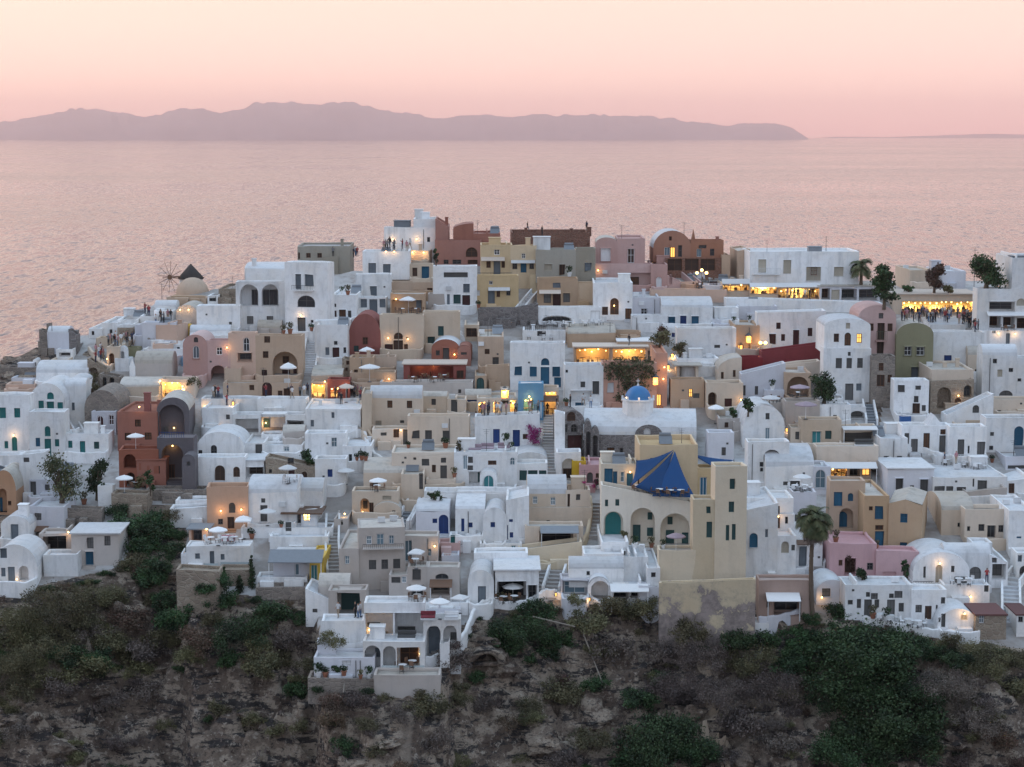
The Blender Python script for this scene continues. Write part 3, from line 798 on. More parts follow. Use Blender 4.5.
def parse(text):
    tile = None; B = None; todo = []
    for ln in text.strip().splitlines():
        ln = ln.strip()
        if not ln or ln[0] == '#': continue
        if ln.startswith('tile'): tile = ln.split()[1]
        elif ln[0] == '+':
            nm, lab = ln[1:].split('|'); nm = nm.strip()
            B = begin(nm, lab.strip(), nm.replace('_', ' '))
        elif ln[0] == '-':
            hd, _, fs = ln[1:].partition('|')
            p = hd.split(); nums = [float(x) for x in p[:4]]; mat, roof = p[4], p[5]
            op = {}
            for q in p[6:]:
                k, v = q.split('='); op[k] = v if k == 'R' else float(v)
            feats = []
            for f in fs.split(';'):
                f = f.split()
                if not f: continue
                feats.append([f[0]] + [float(x) if x.replace('.', '').replace('-', '').isdigit() else x for x in f[1:]])
            ox, oy = TILES[tile]
            l, r, t, b = nums
            d = dict(B=B, tile=tile, n=nums, mat=mat, roof=roof, op=op, feats=feats, l=ox + l / SCL, r=ox + r / SCL, t=oy + t / SCL, b=oy + b / SCL)
            d['row'] = max(d['b'], oy + op['o'] / SCL) if 'o' in op else d['b']
            todo.append(d)
    ov = lambda p, q: min(p['r'], q['r']) - max(p['l'], q['l'])
    # an upper storey stands a little behind the storey below it
    for d in sorted(todo, key=lambda d: -d['b']):
        for e in todo:
            if e['B'] is d['B'] and e is not d and e['b'] > d['b'] + 0.3 and 'f' not in e['op'] and ov(d, e) > 0.3 * (d['r'] - d['l']):
                d['row'] = min(d['row'], e['row'] - 1.7); d['op']['st'] = 1
    # a roof reaches back to the foot of whatever stands behind it
    for d in todo:
        op = d['op']
        y = at((d['l'] + d['r']) / 2, d['row']).y
        if d['roof'] in 'fvs' and op.get('D', 6) > 3.01:
            zrel = -at_depth(512, d['t'], y).z
            cand = [e['b'] for e in todo if e is not d and e['row'] < d['row'] - 0.5 and ov(d, e) > 0.25 * min(d['r'] - d['l'], e['r'] - e['l']) and e['b'] < d['t'] + 4]
            rb = max(cand) if cand else d['t'] - 8
            if d['B'] is not None and rb > 140:
                yb = F * zrel / (rb - 0.5 - EYE)
                op['D'] = max(3.2, min(11.0, yb - y))
        d['y'] = y
        if d['row'] > d['b'] + 1: op['up'] = 1
    for d in todo:
        block(d['B'], d['tile'], *d['n'], d['mat'], d['roof'], d['op'], d['feats'], d['y'])
parse('''
tile A
+ ruined_wall | broken grey tan castle wall on the rocky point above the sea
- 195 290 212 272 S f D=3 g=4
- 200 262 150 215 S s D=2 e=165 o=272
- 238 258 122 160 S f D=1.2 o=272
+ chapel | tiny white vaulted chapel on the ruined castle rock
- 243 352 172 195 V v D=5 h=1.0 o=275
+ ruined_wall | dark stub of ruined castle tower beside the tiny chapel
- 350 393 150 205 Z s D=2 e=178 o=275
+ house | low house with flat grey roof below the castle ruin
- 288 400 232 268 Z f D=7
+ house | small white cube house with dark terrace opening under the castle ruin
- 288 372 252 305 W f D=4 | r 303 360 268 290 k 0.8
- 262 352 303 342 C f D=4
+ shrine | tiny white shrine with dark arch on the rocky point
- 167 192 302 345 W g D=2 | a 173 184 318 340 k 0.6
+ retaining_wall | long low dark stone wall at the far left edge
- -30 200 345 372 S f D=3 g=3 bare=1
+ house | long white barrel vaulted house with its side to the sea
- 185 452 372 432 W v D=7 h=1.4
+ house | grey roofed low house between the rocky wall and white vault
- 58 188 398 430 V f D=6 R=roof_S
+ house | pinkish white flat house near the left edge of the village
- 28 178 430 478 H f D=5 | w 155 172 465 485 k
+ house | white cubic house with teal shutters and teal door at the left frame edge
- -60 152 485 790 W f D=8 | w -3 30 550 605 t; w 72 103 553 602 t; D 60 88 700 772 t; w 22 42 722 760 t; l 72 690
+ house | tall white house with arched gable and rows of teal shutters
- 150 332 425 575 W g D=9 h=100 o=700 | W 240 275 472 508 t; d 240 278 518 575 t; w 196 224 515 560 t; w 293 322 523 567 t
- 150 332 572 815 W f D=8 p=0.2 bare=1 o=700 | W 228 258 645 698 t; d 228 262 710 805 t; w 182 205 705 750 m; w 280 303 712 750 t
+ house | plain white vaulted house right of the teal arched gable
- 332 442 440 640 W v D=6 h=0.9 o=650 | w 367 382 525 565 g; a 325 360 625 680 - 1
- 335 430 400 450 W g D=6 o=560
+ house | low white row with teal doors under the teal gable house
- 330 556 682 800 W f D=5 o=735 | w 348 370 720 757 t; d 408 436 722 790 t; w 480 507 725 762 o
+ chapel | weathered stone vault chapel with white doorway and dark red door
- 432 612 460 668 S g D=8 h=95
- 470 592 568 668 V f D=1.5 f=-1.2 bare=1 | D 495 530 592 665 r*; w 556 583 590 640 r*
+ ruined_wall | crumbling grey tower wall with pillars above the stone vault chapel
- 510 612 378 462 S s D=3 e=395 | a 525 545 395 450 k 0.8; a 560 585 395 455 k 0.8
+ ruined_wall | tan ruined arch wall with a bush growing under it
- 448 548 300 425 Q s D=2 e=355 | a 455 500 345 430 - 1.2
+ house | beige cube with dark arched doorway and a single lamp
- 545 612 238 350 C f D=5 | a 558 584 272 335 n 0.5; l 550 300 20
+ bell_tower | slender white tapering bell buttress beside the greige vaulted church
- 588 658 300 362 W f D=4 bare=1
- 605 648 236 305 W g D=1.2 h=26 o=340 | a 618 636 262 300 - 0.9
+ chapel | greige long vaulted church with white gable end
- 690 882 325 418 E v D=8 h=1.6
- 662 692 300 418 W p D=7 h=40
+ house | low white cubes behind the greige vaulted church
- 705 862 268 305 W f D=5
- 840 935 228 275 W f D=5 | w 905 920 240 262 k
+ house | broad beige cave vault over the red house
- 612 815 445 520 C v D=6 h=1.0
+ house | white cube at the far left end of the skyline row
- 455 522 145 192 W f D=5 | w 468 482 158 180 k
- 490 556 195 246 C f D=5
+ house | white stepped cube in the far left skyline row with tan base
- 520 602 118 180 W f D=6 | w 560 575 150 170 k
- 600 682 142 188 Q f D=5
+ house | white long low house in the far left skyline row under the path
- 600 702 100 145 W f D=5
+ house | grey white house with blank wall under the windmill terrace
- 690 800 128 205 V f D=6 | w 785 796 150 168 k
+ retaining_wall | olive terrace wall with crowd beside the slender bell buttress
- 640 705 245 292 G f D=3 bare=1
+ house | peach and tan cube below the windmill path
- 797 908 128 250 H f D=5 y=-12 | w 785 800 150 170 k
- 755 830 195 250 S s D=3 e=220 | a 765 800 200 245 k 1
+ house | red cube house with brown windows and a flat terrace roof
- 600 805 572 770 R f D=7 y=-3 | w 690 720 612 648 i; w 638 670 680 718 i; w 740 775 678 715 i; c 735 768 478 570 3 D; l 715 545
- 608 812 765 955 R f D=6 o=800 | a 632 695 790 860 - 2.0; a 645 690 882 955 n 1.2
- 700 848 820 955 R n D=4 o=945 | w 787 818 848 888 i; w 752 765 845 885 i; w 710 722 835 870 i
+ house | dark mauve grey house with huge arched recess and blue balcony rail
- 802 968 498 712 K g D=8 h=70 y=3 R=roof_C o=760 | a 812 942 535 704 - 1.3; d 838 862 645 704 x; d 880 905 645 704 x; l 886 660 12
- 805 992 704 950 K f D=5 bare=1 o=760 p=0.1 clean=1 | R 815 940 676 704 j_b; a 825 938 738 930 - 2.5; d 860 895 840 930 n; l 868 760
- 930 996 790 950 K g D=3 h=30 f=-3 o=880 | w 955 973 825 848 x
+ house | white house with yellow lit terrace under the greige church
- 815 1000 405 500 C f D=5 | L 830 925 420 495 90; L 928 945 450 495 110; l 822 412 40; l 935 440 40

tile C
+ chapel | greige round fronted vault lit by twin lamps at the path end
- 183 292 382 492 E g D=9 h=45 | l 207 407 20; l 250 407 20
- 75 186 392 440 W v D=6 h=0.9
- 190 252 488 548 yy f D=3
+ terrace_wall | small white cubes at the head of the path below the windmill
- 0 75 440 478 W f D=4
- 75 130 428 470 W f D=4
- 10 180 475 600 V f D=6
+ house | beige domed building in front of the windmill
- 135 338 345 382 T f D=9 bare=1
- 160 332 338 350 T d D=9 h=2.6 R=T
+ house | little white cube with dark painted swirl beside beige dome
- 345 396 335 388 W f D=4 | w 353 388 338 365 k
+ terrace_wall | stacked tan stone terraces left of the double arched loggia
- 395 492 345 385 Q f D=4
- 402 490 300 350 Q f D=4 o=352
+ house | white house with two big arches over two small windows
- 535 748 202 265 W v D=6 h=0.8 o=330 | c 572 594 148 205 1
- 490 742 265 505 W f D=7 bare=1 o=400 | a 512 605 278 388 - 2.0; a 622 708 278 388 - 2.0; d 572 602 305 388 k; d 628 662 305 388 k; d 664 704 305 388 k; w 547 580 440 480 e; w 648 682 440 480 e
+ house | plain blank white block left of the double arched house
- 290 512 388 525 W f D=6 | w 455 470 470 490 e
+ house | tall white house with arched window below a grey shuttered balcony
- 740 958 165 535 W f D=10 y=-14 o=420 | d 795 825 225 302 g; w 843 890 225 288 g; B 785 890 280 305 x; W 805 895 335 395 k; d 805 848 447 530 x; w 873 887 460 475 k; l 825 435
+ house | olive flat roofed long building standing against the sea
- 805 1075 82 155 g2 f D=8 R=roof_S | w 850 873 118 142 n; w 907 930 118 142 n; w 806 818 115 148 n
+ house | pink house with arched gable and white framed blue door
- 220 345 535 767 P g D=7 h=55 o=700 | W 275 297 548 575 x; D 270 303 592 657 g*
- 343 462 565 767 P f D=7 o=700 | w 390 420 600 640 k*; l 446 600 34; a 362 440 692 800 - 2.5
- 210 260 650 680 B f D=2 f=-1
+ house | tan house with arched window above a dark terrace opening
- 452 592 528 767 H f D=8 R=roof_C o=720 | W 528 560 550 622 k*; r 500 572 628 672 k 1.0
- 430 515 708 760 T f D=4 f=-3 o=760
+ house | brown beige house with deep arched alcove and red doors
- 592 832 540 767 T f D=8 o=720 R=roof_C | w 635 665 543 577 n; w 628 657 620 655 n; a 678 806 622 790 - 2.5; w 730 763 645 682 n; d 728 768 715 785 r; d 785 802 710 765 r; w 622 650 715 755 r
+ house | low grey beige vault below the double arched house
- 600 722 505 545 E v D=6 h=1.2
+ house | small white vault between pink house and white block
- 255 462 520 565 W v D=6 h=0.9 | w 380 410 540 560 k
+ house | bluish white house with small windows beside the steep white stairs
- 905 1062 485 680 W f D=7 | w 992 1010 568 588 k; w 948 968 600 640 g; d 985 1020 600 662 r; w 1040 1055 600 630 k
+ terrace_wall | low white parapet walls under the peach cube
- 20 222 608 668 W f D=4
- 130 220 565 612 W f D=4

tile D
+ retaining_wall | tan wall with red arched door under the brown beige house
- 220 612 168 240 T f D=4 bare=1 | D 420 470 165 235 r; w 355 380 180 206 n; d 500 524 208 237 n; d 530 564 195 237 n
+ terrace_wall | long white promenade wall lit by lamps below the tan houses
- 108 400 248 330 W f D=5 bare=1 | l 130 285; l 255 285
- 395 645 250 335 W f D=5 bare=1
+ house | sunken white house front with greenish lit terrace under sloping walls
- 268 640 330 432 W f D=5 bare=1 | r 285 402 350 425 - 2; r 412 540 330 425 - 2.5; r 548 638 358 412 - 2; d 430 460 350 420 o; w 560 620 370 400 e; l 428 385 40
+ house | small white house front with a lamp lit wall
- 115 272 297 418 W f D=6 | l 150 402; l 202 402; w 235 255 330 355 e
+ house | white double house with arched gable above arched brown door
- 88 326 418 552 W g D=7 h=75 o=600 | w 88 114 512 550 k; W 157 189 486 550 k
- 76 335 548 692 W f D=6 bare=1 o=640 | D 178 230 590 668 n; W 272 306 597 650 n
+ house | white cubes with a dark gate and shaded porch beside arched brown door
- 330 432 475 572 W f D=5 | d 385 420 482 560 x
- 332 432 568 682 W n D=5 | r 340 428 598 652 k 1.5
+ house | greige vault with white terrace below the sunken front
- 525 638 425 478 E v D=5 h=0.9
- 415 525 430 478 W f D=4
+ house | low bluish white flat roof above the stone house ruin
- 420 628 485 550 W f D=6 | w 530 560 490 520 c
+ house | rough beige stone house with red door behind a white umbrella
- 438 692 548 692 Q s D=6 e=600 | d 555 586 612 660 r; w 550 582 552 582 k; D 622 650 622 668 n; w 455 470 610 630 k
+ house | big white rounded house with small grey windows under the promenade
- 640 925 302 430 W f D=8 | w 668 685 358 392 g; w 775 790 318 348 g
- 640 850 425 570 W f D=7 o=500 | w 773 803 447 497 c
- 690 852 558 705 W f D=6 o=640 | w 755 780 610 650 b
+ house | white cube with a row of pots beneath the curved parapet
- 832 978 490 585 W f D=5 | w 864 880 533 575 k
+ restaurant | yellow lit cafe with red wall on the promenade
- 670 760 165 248 T f D=4 | L 672 742 172 244 110; l 742 160 40
- 755 870 150 248 D f D=4 | L 768 812 192 244 90; l 850 182 40
- 672 832 132 170 T v D=5 h=0.8 o=200 R=roof_C
+ ruined_wall | rough tan ruin with window holes above the lit cafe
- 830 922 42 152 Q s D=3 e=70 | w 850 868 55 75 n; w 880 895 95 115 n; w 845 858 90 108 n
+ house | tan terrace house with lamps under large white umbrella
- 868 990 38 158 T f D=6 | w 890 910 100 125 n; l 970 152 30

tile E
+ house | square orange house with arched window between two lamps
- 240 452 85 300 O f D=7 p=1.0 bare=1 R=roof_C y=2 | W 352 385 167 220 x; l 312 207 40; l 417 200 40; d 345 380 240 300 n; w 297 322 250 280 k
+ house | broad white vault with one window right of the orange house
- 450 700 120 290 W v D=8 h=1.6 | w 517 538 145 168 e; d 513 550 180 265 x
- 640 835 110 215 W v D=7 h=1.3
+ kiosk | small white bar hut with dark canopy and lit window
- 650 802 222 292 W n D=3.5 R=wood v=0.7 | L 735 766 218 258 40; r 690 722 225 285 k 0.6
+ house | white stepped house with bare roofs left of the orange house
- 50 245 200 292 W s D=6 e=190
- 80 244 155 205 W f D=5 o=225
+ terrace_wall | white sun terrace with glass balustrade below the orange house
- 135 462 388 515 W f D=7 bare=1 p=0.1 | R 150 300 478 510 glass_rail; R 310 455 470 500 glass_rail; d 255 278 415 500 g; w 310 330 430 460 g; w 180 205 425 455 g
- 108 140 428 505 W f D=3 bare=1
+ kiosk | wooden bar hut with grey roof and lamp on the white sun terrace
- 148 245 305 390 H n D=3 R=slate v=0.3 | r 160 215 305 370 k 1; l 240 300 30
+ terrace_wall | white terrace with dark gate left of the grey stair
- 415 885 295 345 W f D=5 bare=1 | d 642 672 265 335 x
- 560 860 340 405 W f D=5 bare=1
+ house | low shed with slanted grey roof beside a yellow wall
- 580 770 448 560 V n D=5 | w 680 700 447 477 k; w 720 745 448 480 c; A 565 840 405 450 g 2.5; d 690 712 480 540 c
- 765 838 452 580 yy f D=4 bare=1 | d 768 805 485 580 a
+ retaining_wall | white topped rough stone wall above the dark shrubs
- 495 752 548 602 W f D=3 bare=1
- 490 750 600 668 S f D=2.6 bare=1 f=0.3
+ house | small white corner cube at the foot of the grey stair
- 745 868 610 745 W s D=5 e=660 | w 780 805 710 730 e
+ retaining_wall | crumbling tan rubble wall carrying the white sun terrace
- 85 305 508 720 Q s D=3 e=520 bare=1 f=0.4
- 300 460 510 600 Q f D=3 bare=1 f=0.4

tile H
+ house | tall greige house with three pale blue and three dark windows
- 95 335 448 760 E f D=8 y=6 p=0.1 o=700 bare=1 R=roof_C | w 135 162 490 535 c; w 187 225 480 537 c; w 250 277 487 533 c; w 148 185 614 663 x; w 212 246 611 661 x; w 272 308 608 658 x; B 115 325 535 548 x
- 250 345 690 830 E f D=4 o=790 | w 262 308 700 732 x; w 315 348 698 732 c
+ house | greige side house with one small white framed window
- -5 97 555 770 E f D=8 o=710 | w 25 48 592 636 c*
- -30 40 405 470 E f D=5 | w 5 15 410 435 k
+ house | sloping greige vault roofed cave house with a shaded loggia
- -110 50 760 850 E v D=7 h=1.4 o=840
- -60 135 770 925 E f D=6 o=905 bare=1 | r -15 108 780 905 o 2.5
+ house | greige house with pale blue door and a lit lamp
- 315 502 490 655 E f D=7 o=640 | d 330 370 512 622 c; w 445 467 556 596 c; l 485 540
- 345 446 648 830 E f D=4 o=770 | w 370 413 660 716 x; r 360 425 740 810 k 1.2
+ house | low greige house with half round window above dark awning
- 445 612 650 830 E f D=6 o=800 | W 488 555 684 712 k; A 460 575 712 738 k 1.5; r 465 560 735 790 k 1.5
- 520 608 590 650 V f D=3 o=640 | R 525 603 580 650 j_w
+ retaining_wall | pinkish grey wall between greige lamp house and white vaults
- 500 615 528 590 P f D=3 bare=1
+ house | cream upper house with five mismatched windows and a dark door
- 265 642 62 245 C f D=7 | w 418 457 97 132 x; w 516 542 92 117 x; w 470 490 127 166 n; d 513 547 130 197 x; w 375 390 90 102 x; w 585 608 190 220 x
- 440 590 200 248 C f D=3 f=-2 bare=1
+ house | cream terrace house with dark door beside the grey stair
- 120 400 168 262 C v D=7 h=1.2 | w 275 300 225 258 x; d 165 195 218 262 n
- 312 430 175 330 C f D=5 o=300 | d 405 428 170 252 x
+ house | cream house with arched entrance below the cream terrace house
- 62 300 262 400 C f D=6 | a 104 150 298 392 - 1.5; w 118 140 310 350 x; d 150 172 320 390 n; w 217 262 285 306 h; l 25 375 16; l 112 378 16
- 172 312 318 418 C g D=5 h=45 | w 266 283 360 394 x
+ house | sprawling white cave house with deep blue arched gate
- 430 965 262 400 W f D=8 p=0.7 bare=1 | w 515 543 343 370 b; w 628 650 372 388 b; w 520 548 292 318 n
- 388 560 365 500 V v D=5 h=0.8 | D 505 562 382 480 b; w 473 497 402 426 b
- 590 742 352 500 W v D=5 h=1.0 | d 620 636 402 472 b; w 655 678 422 448 b; c 690 735 345 385 1
- 732 852 345 545 W g D=6 h=60 | w 770 793 420 447 b
- 850 966 305 540 W s D=6 e=285 | w 865 884 405 420 b; w 868 886 472 500 b; d 852 860 435 510 b
+ terrace_wall | white wavy terrace with teal doors below the deep blue gate
- 560 720 495 560 W f D=4 bare=1 | d 555 588 487 530 t; d 695 720 520 560 t
- 715 930 530 590 W f D=4 bare=1 | w 875 900 540 560 a
+ house | white cave house with light blue arched door in small gable
- 582 905 62 262 W f D=7 | w 655 680 86 118 x; d 628 652 78 152 c; w 652 680 130 155 x; w 757 800 105 128 n; W 868 895 88 130 c; r 660 716 160 222 - 1; d 705 718 165 215 o
- 715 802 158 268 W g D=4 h=32 f=-2.5 | D 733 787 180 268 a
+ house | white house with fan window over three large glass doors
- 885 1062 62 120 W g D=7 h=40 o=150 | W 965 1010 106 136 n
- 885 1062 118 250 W f D=7 bare=1 o=240 | w 918 956 155 207 o; w 962 1010 155 207 o; w 1018 1056 155 207 o

tile G
+ house | cream two storey house with brown windows and rounded white roof
- 155 422 402 560 C v D=7 h=1.6 R=roof_W o=560 | w 242 268 412 450 i; w 342 369 413 451 i; w 307 328 513 528 x; w 182 212 515 550 h
- 165 350 556 645 C f D=6 bare=1 o=600 | w 208 238 575 592 x; w 273 302 560 602 n; d 322 350 560 640 x; l 312 562
- 110 160 375 600 C f D=5 o=560
+ house | long low cream house with dark door between two windows
- 345 662 492 645 C f D=7 p=0.5 bare=1 | w 367 407 563 606 x; d 435 470 564 640 x; w 525 560 566 612 x
+ house | cream upper rooms with a grey door around a sunken terrace
- 418 548 398 492 C v D=5 h=0.7 | w 468 490 403 435 x
- 545 645 405 492 C f D=5 | d 568 600 408 482 x
+ house | white house with two royal blue doors and red trimmed roof edge
- 690 1022 492 655 W s D=7 e=480 | d 783 817 558 630 b; d 884 920 561 648 b; w 840 865 580 610 x; w 935 960 583 610 n
+ house | terracotta vaulted house with lamp beside a covered terrace
- 468 612 98 225 R g D=7 h=50 R=roof_W | d 526 558 142 222 x; w 490 510 155 182 x; l 586 175
- 600 670 128 232 R g D=5 h=25 | w 618 648 165 178 x
+ restaurant | covered terrace restaurant with beige canopy and dark red back wall
- 325 640 228 325 D n D=5 R=canvas_beige v=0.25 | r 355 580 235 310 - 2.2; l 402 240 24; l 474 240 24; d 597 632 258 300 n
+ retaining_wall | greige terrace wall running below the covered restaurant
- 205 680 318 390 E f D=4 bare=1 | w 605 620 355 375 x
+ house | tan stepped house with round shade terrace and lamps
- 110 285 190 270 T f D=5 | d 205 240 280 310 n
- 50 285 268 345 T f D=5 | l 152 306; l 250 300
+ house | tan house with teal green arched door in a narrow yard
- 705 838 85 255 T f D=6 | w 740 765 148 175 n; w 780 812 190 232 x
- 745 868 240 345 T s D=4 e=235
- 690 750 285 372 T f D=4 | D 700 738 295 368 o
+ house | little cream vault house beside glowing shopfront
- 640 775 390 440 C v D=5 h=0.8 | w 640 700 408 430 b
+ shop | glowing yellow shopfronts under a white wall on the main street
- 700 905 400 495 C f D=4 bare=1 | L 706 742 418 486 80; L 785 822 420 486 80; L 826 862 355 430 60; L 870 902 410 486 60

tile F
+ house | white hilltop house with dark solar roof and glowing wall lamps
- 430 695 140 248 W f D=8 y=-4 o=300 | l 475 200 26; l 598 200 26; w 650 665 190 215 k; c 480 560 108 140 2 slate
- 580 696 98 150 W f D=6 o=300
+ house | white stepped house with three storeys of grey windows
- 320 560 262 385 W f D=7 p=0.8 o=430 bare=1 | w 350 389 322 380 g; w 425 464 327 374 g; l 440 263 20; l 482 263 20
- 285 467 380 502 W f D=6 o=500 p=0.3 bare=1 | w 358 393 440 490 g
- 268 442 500 585 W f D=5 bare=1 | w 310 343 507 550 g; d 355 396 507 578 g; w 407 440 507 550 g
+ house | cream corner house lit green white over a blue door
- 555 660 258 330 C f D=6 y=-8 | l 578 266 60; l 635 268 60
- 560 682 328 425 C f D=5 | d 622 660 338 420 m; w 575 600 345 390 n
- 462 560 268 415 C f D=6 o=400
+ terrace_wall | tan terrace with wall lamps and white umbrella under cream corner house
- 465 692 420 485 T f D=5 | l 613 460 26; d 650 678 450 480 n
- 462 640 480 590 T f D=4 p=0.1 bare=1 | l 492 507; r 470 625 510 585 - 0.8; w 595 620 495 570 g
+ house | big blank cream house with arched door between two lamps
- 408 632 588 790 C f D=7 y=-3 | W 480 526 678 712 n; l 452 705; l 553 710; d 478 527 717 790 n; w 433 475 737 775 r; w 532 552 737 770 n
+ house | dark red vaulted house with one small window
- 250 412 582 790 D g D=7 h=110 | w 320 347 702 740 n; w 275 300 745 775 o
+ house | cream flat house with two teal windows beside blank cream house
- 628 818 572 760 C f D=7 | w 706 735 645 695 o; d 653 690 698 755 o
+ mansion | long terracotta red mansion with half round window on hilltop
- 690 928 205 328 R f D=9 | W 848 908 242 292 n; w 858 908 306 328 n; w 735 760 305 328 k; w 780 825 305 328 k
- 692 762 98 210 R s D=5 e=135 o=330 | c 742 758 90 110 2 R
- 783 888 120 200 R q D=6 h=30 o=340
- 885 1025 172 215 R f D=7 o=340
+ house | white house with wide dark roof panel and grey windows
- 680 905 338 562 W f D=7 | w 735 858 370 396 x; w 835 868 428 473 g; w 785 822 483 530 o; d 830 870 486 560 r; d 752 766 482 540 g
+ chimney_wall | tapering greige buttress beside the white panel roof house
- 655 750 480 562 E f D=3 bare=1
- 690 735 408 485 E s D=2 e=430 o=560
+ house | low white house with orange doors under tall arched window house
- 160 290 485 622 W f D=6 | d 200 235 560 618 i; w 165 187 566 612 r; w 245 262 566 612 x; w 165 185 530 548 k
+ house | white sloping house with tiny windows left of the dark red vault
- 75 262 622 790 W s D=7 e=612 | w 175 192 720 740 b; w 58 70 612 628 k
+ house | cream vaulted house with white round roof near terracotta vault
- 735 845 680 740 W g D=6 h=45 | w 790 806 700 730 k
- 840 915 640 720 C f D=5 | w 850 905 655 700 n

tile I
+ mansion | rooftop brown brick hall with people on its terrace
- 265 665 115 190 brick f D=10 p=0.8 | c 650 672 90 120 1 brick
+ house | ochre yellow house with teal balcony doors and awnings
- 105 268 178 335 Y f D=8 o=400 | w 175 203 202 230 k*; d 172 207 260 333 g; w 135 157 262 296 n; w 212 230 262 296 n; A 108 228 240 258 h 0.9; B 75 265 318 335 x
- 65 300 335 505 Y f D=7 bare=1 o=470 | d 143 178 410 478 g; w 187 205 412 445 n; w 237 258 408 438 k; w 83 102 410 438 w; w 148 167 363 382 k*; A 145 255 395 410 w 0.9
+ house | ochre yellow annex with pot filled window and white awning
- 258 392 185 335 Y s D=7 e=180 o=400 | w 315 335 222 248 k*; w 268 293 272 303 k; d 310 340 270 320 m; w 355 378 265 302 k; A 262 385 256 270 w 0.8; c 335 360 145 190 2 Y
- 355 392 330 425 Y f D=4 o=420
+ retaining_wall | dark rough stone wall under the ochre yellow house
- 92 292 505 590 Z f D=3 bare=1
- 285 400 500 585 Z s D=2 e=480 bare=1
+ house | greige flat house with brown door and green pot plant
- 388 596 203 350 g2 f D=8 o=430 R=roof_C | w 433 470 276 312 h; d 508 538 278 333 n; c 375 462 140 195 3 W
- 395 602 348 495 T f D=7 bare=1 o=480 R=roof_C | w 475 515 372 398 g; d 475 515 425 492 r; w 428 465 425 475 e; w 528 562 425 472 e; A 405 515 408 425 h 1.0
+ house | olive flat house with grey window above ochre wall
- 592 694 195 345 g2 f D=8 o=430 | w 638 673 270 312 g
- 588 692 372 492 o2 f D=6 o=480
+ house | white front with wide low arch below the greige house
- 398 722 498 580 W f D=5 p=0.6 bare=1 | a 418 572 540 578 k 0.9; d 668 716 516 562 w
+ house | white house with glowing arched doorway and brown side door
- 682 882 372 560 W f D=7 | W 768 812 450 535 n; l 788 488; w 727 757 495 537 n; d 845 888 503 558 i
- 600 706 345 372 W f D=4 y=-20
+ house | pale greenish white house with single framed window
- 880 1023 447 560 V f D=6 | w 925 958 503 535 k*
- 880 1062 540 615 W f D=4 bare=1
+ mansion | pink mansion with pale arched gable and brown tall window
- 695 806 140 280 P g D=8 h=30 R=roof_C o=380 | w 720 770 195 262 w
- 804 946 145 280 P f D=8 o=380 | w 857 892 197 272 n*
- 690 985 275 405 P f D=7 o=395 | w 867 915 342 402 i; l 706 308 30; r 855 980 320 405 - 0.8
- 975 1060 278 412 P f D=6 o=400 | D 1002 1032 342 408 w
+ house | white flat roof terrace with railings above the blue shuttered house
- 320 560 615 668 W f D=6 | w 395 440 618 645 k; R 335 500 590 620 j_x
- 540 785 632 680 T v D=6 h=0.9

tile J
+ house | white house with five bright blue shutters and pale blue lower wall
- 52 332 118 355 W f D=8 bare=1 | W 210 252 195 232 m; d 208 252 240 328 m; w 73 112 236 283 m; w 152 188 238 290 m; w 268 307 238 290 m; w 277 312 293 345 m
- 92 222 325 490 B f D=3 f=-1.2 bare=1 p=0.1 clean=1 | L 120 170 400 482 80; l 150 390 40; d 172 195 430 485 a
+ shop | tiny lit souvenir shop with tiled canopy beside the pale blue wall
- 218 300 345 490 C f D=4 | L 228 288 365 485 60; A 205 300 385 410 k 1.4; d 302 330 400 482 b
+ house | white house with round window and dark door above a tiled seat
- 330 528 228 460 W f D=7 | w 412 436 315 345 x; d 473 507 312 380 x; w 335 348 255 270 k; w 385 428 422 452 m; r 362 468 360 410 - 0.7
+ restaurant | long glowing restaurant terrace with pale canopies over the vine wall
- 378 568 140 228 T n D=5 R=canvas_beige v=0.2 | L 388 556 146 220 110
- 568 755 140 228 T n D=5 R=canvas_beige v=0.2 | L 576 742 148 220 110
- 600 790 112 132 T n D=5 R=canvas_white v=0.1 o=190
+ house | tan vaulted roofs behind the glowing restaurant terrace
- 345 592 72 140 T v D=6 h=0.9
- 590 720 60 110 T f D=5
+ house | terracotta pink house covered by a great green vine
- 518 802 218 455 J f D=7 bare=1 | w 547 582 318 372 w
- 795 855 170 440 J f D=5 o=400 | l 840 240; l 835 300; d 800 825 380 440 y
+ church | white vaulted church with blue dome and grey stone walls
- 505 985 590 715 Z f D=10 bare=1 p=0.05 y=-3 | d 548 585 652 705 i; w 612 630 655 690 k
- 425 1005 575 589 W v D=10 h=2.3 o=712 y=-3 R=roof_W
- 690 832 535 592 Z g D=5 h=55 o=717 f=-0.3 y=-3 R=roof_W | W 735 770 552 585 w
- 308 432 462 692 Z g D=5 h=60 o=690 y=10 | W 343 386 470 517 n; w 320 346 532 576 k; W 362 396 532 575 k; d 345 420 588 690 r
- 430 468 515 710 Z g D=6 h=45 o=715 | a 440 462 570 700 k 0.6
- 466 507 545 712 Z g D=6 h=45 o=717 | a 474 500 590 700 k 0.6
+ stair_wall | white plastered wall between the street steps and the church front
- 280 332 470 770 W s D=2 e=480 bare=1 o=700
- 330 412 672 720 W f D=3 bare=1
+ house | white roofed pavilion with posts and blue bench above tan wall
- 905 1015 235 305 C n D=4 R=roof_C v=0.5 | r 918 1000 240 302 g 1.5
- 872 1045 305 445 T f D=6 bare=1 | w 965 985 352 395 y; w 988 1020 375 400 e

tile K
+ house | small yellow house with arched door under the church
- 368 440 108 220 yy f D=4
- 288 415 62 215 W f D=5 | a 316 386 95 210 - 1.2; d 322 368 145 208 n
+ house | small pink house with potted plants on its terrace
- 405 522 125 245 p2 f D=5 | D 445 475 165 220 x; w 490 510 170 195 n
+ house | cream house with white vaulted roof and blue grey canopy
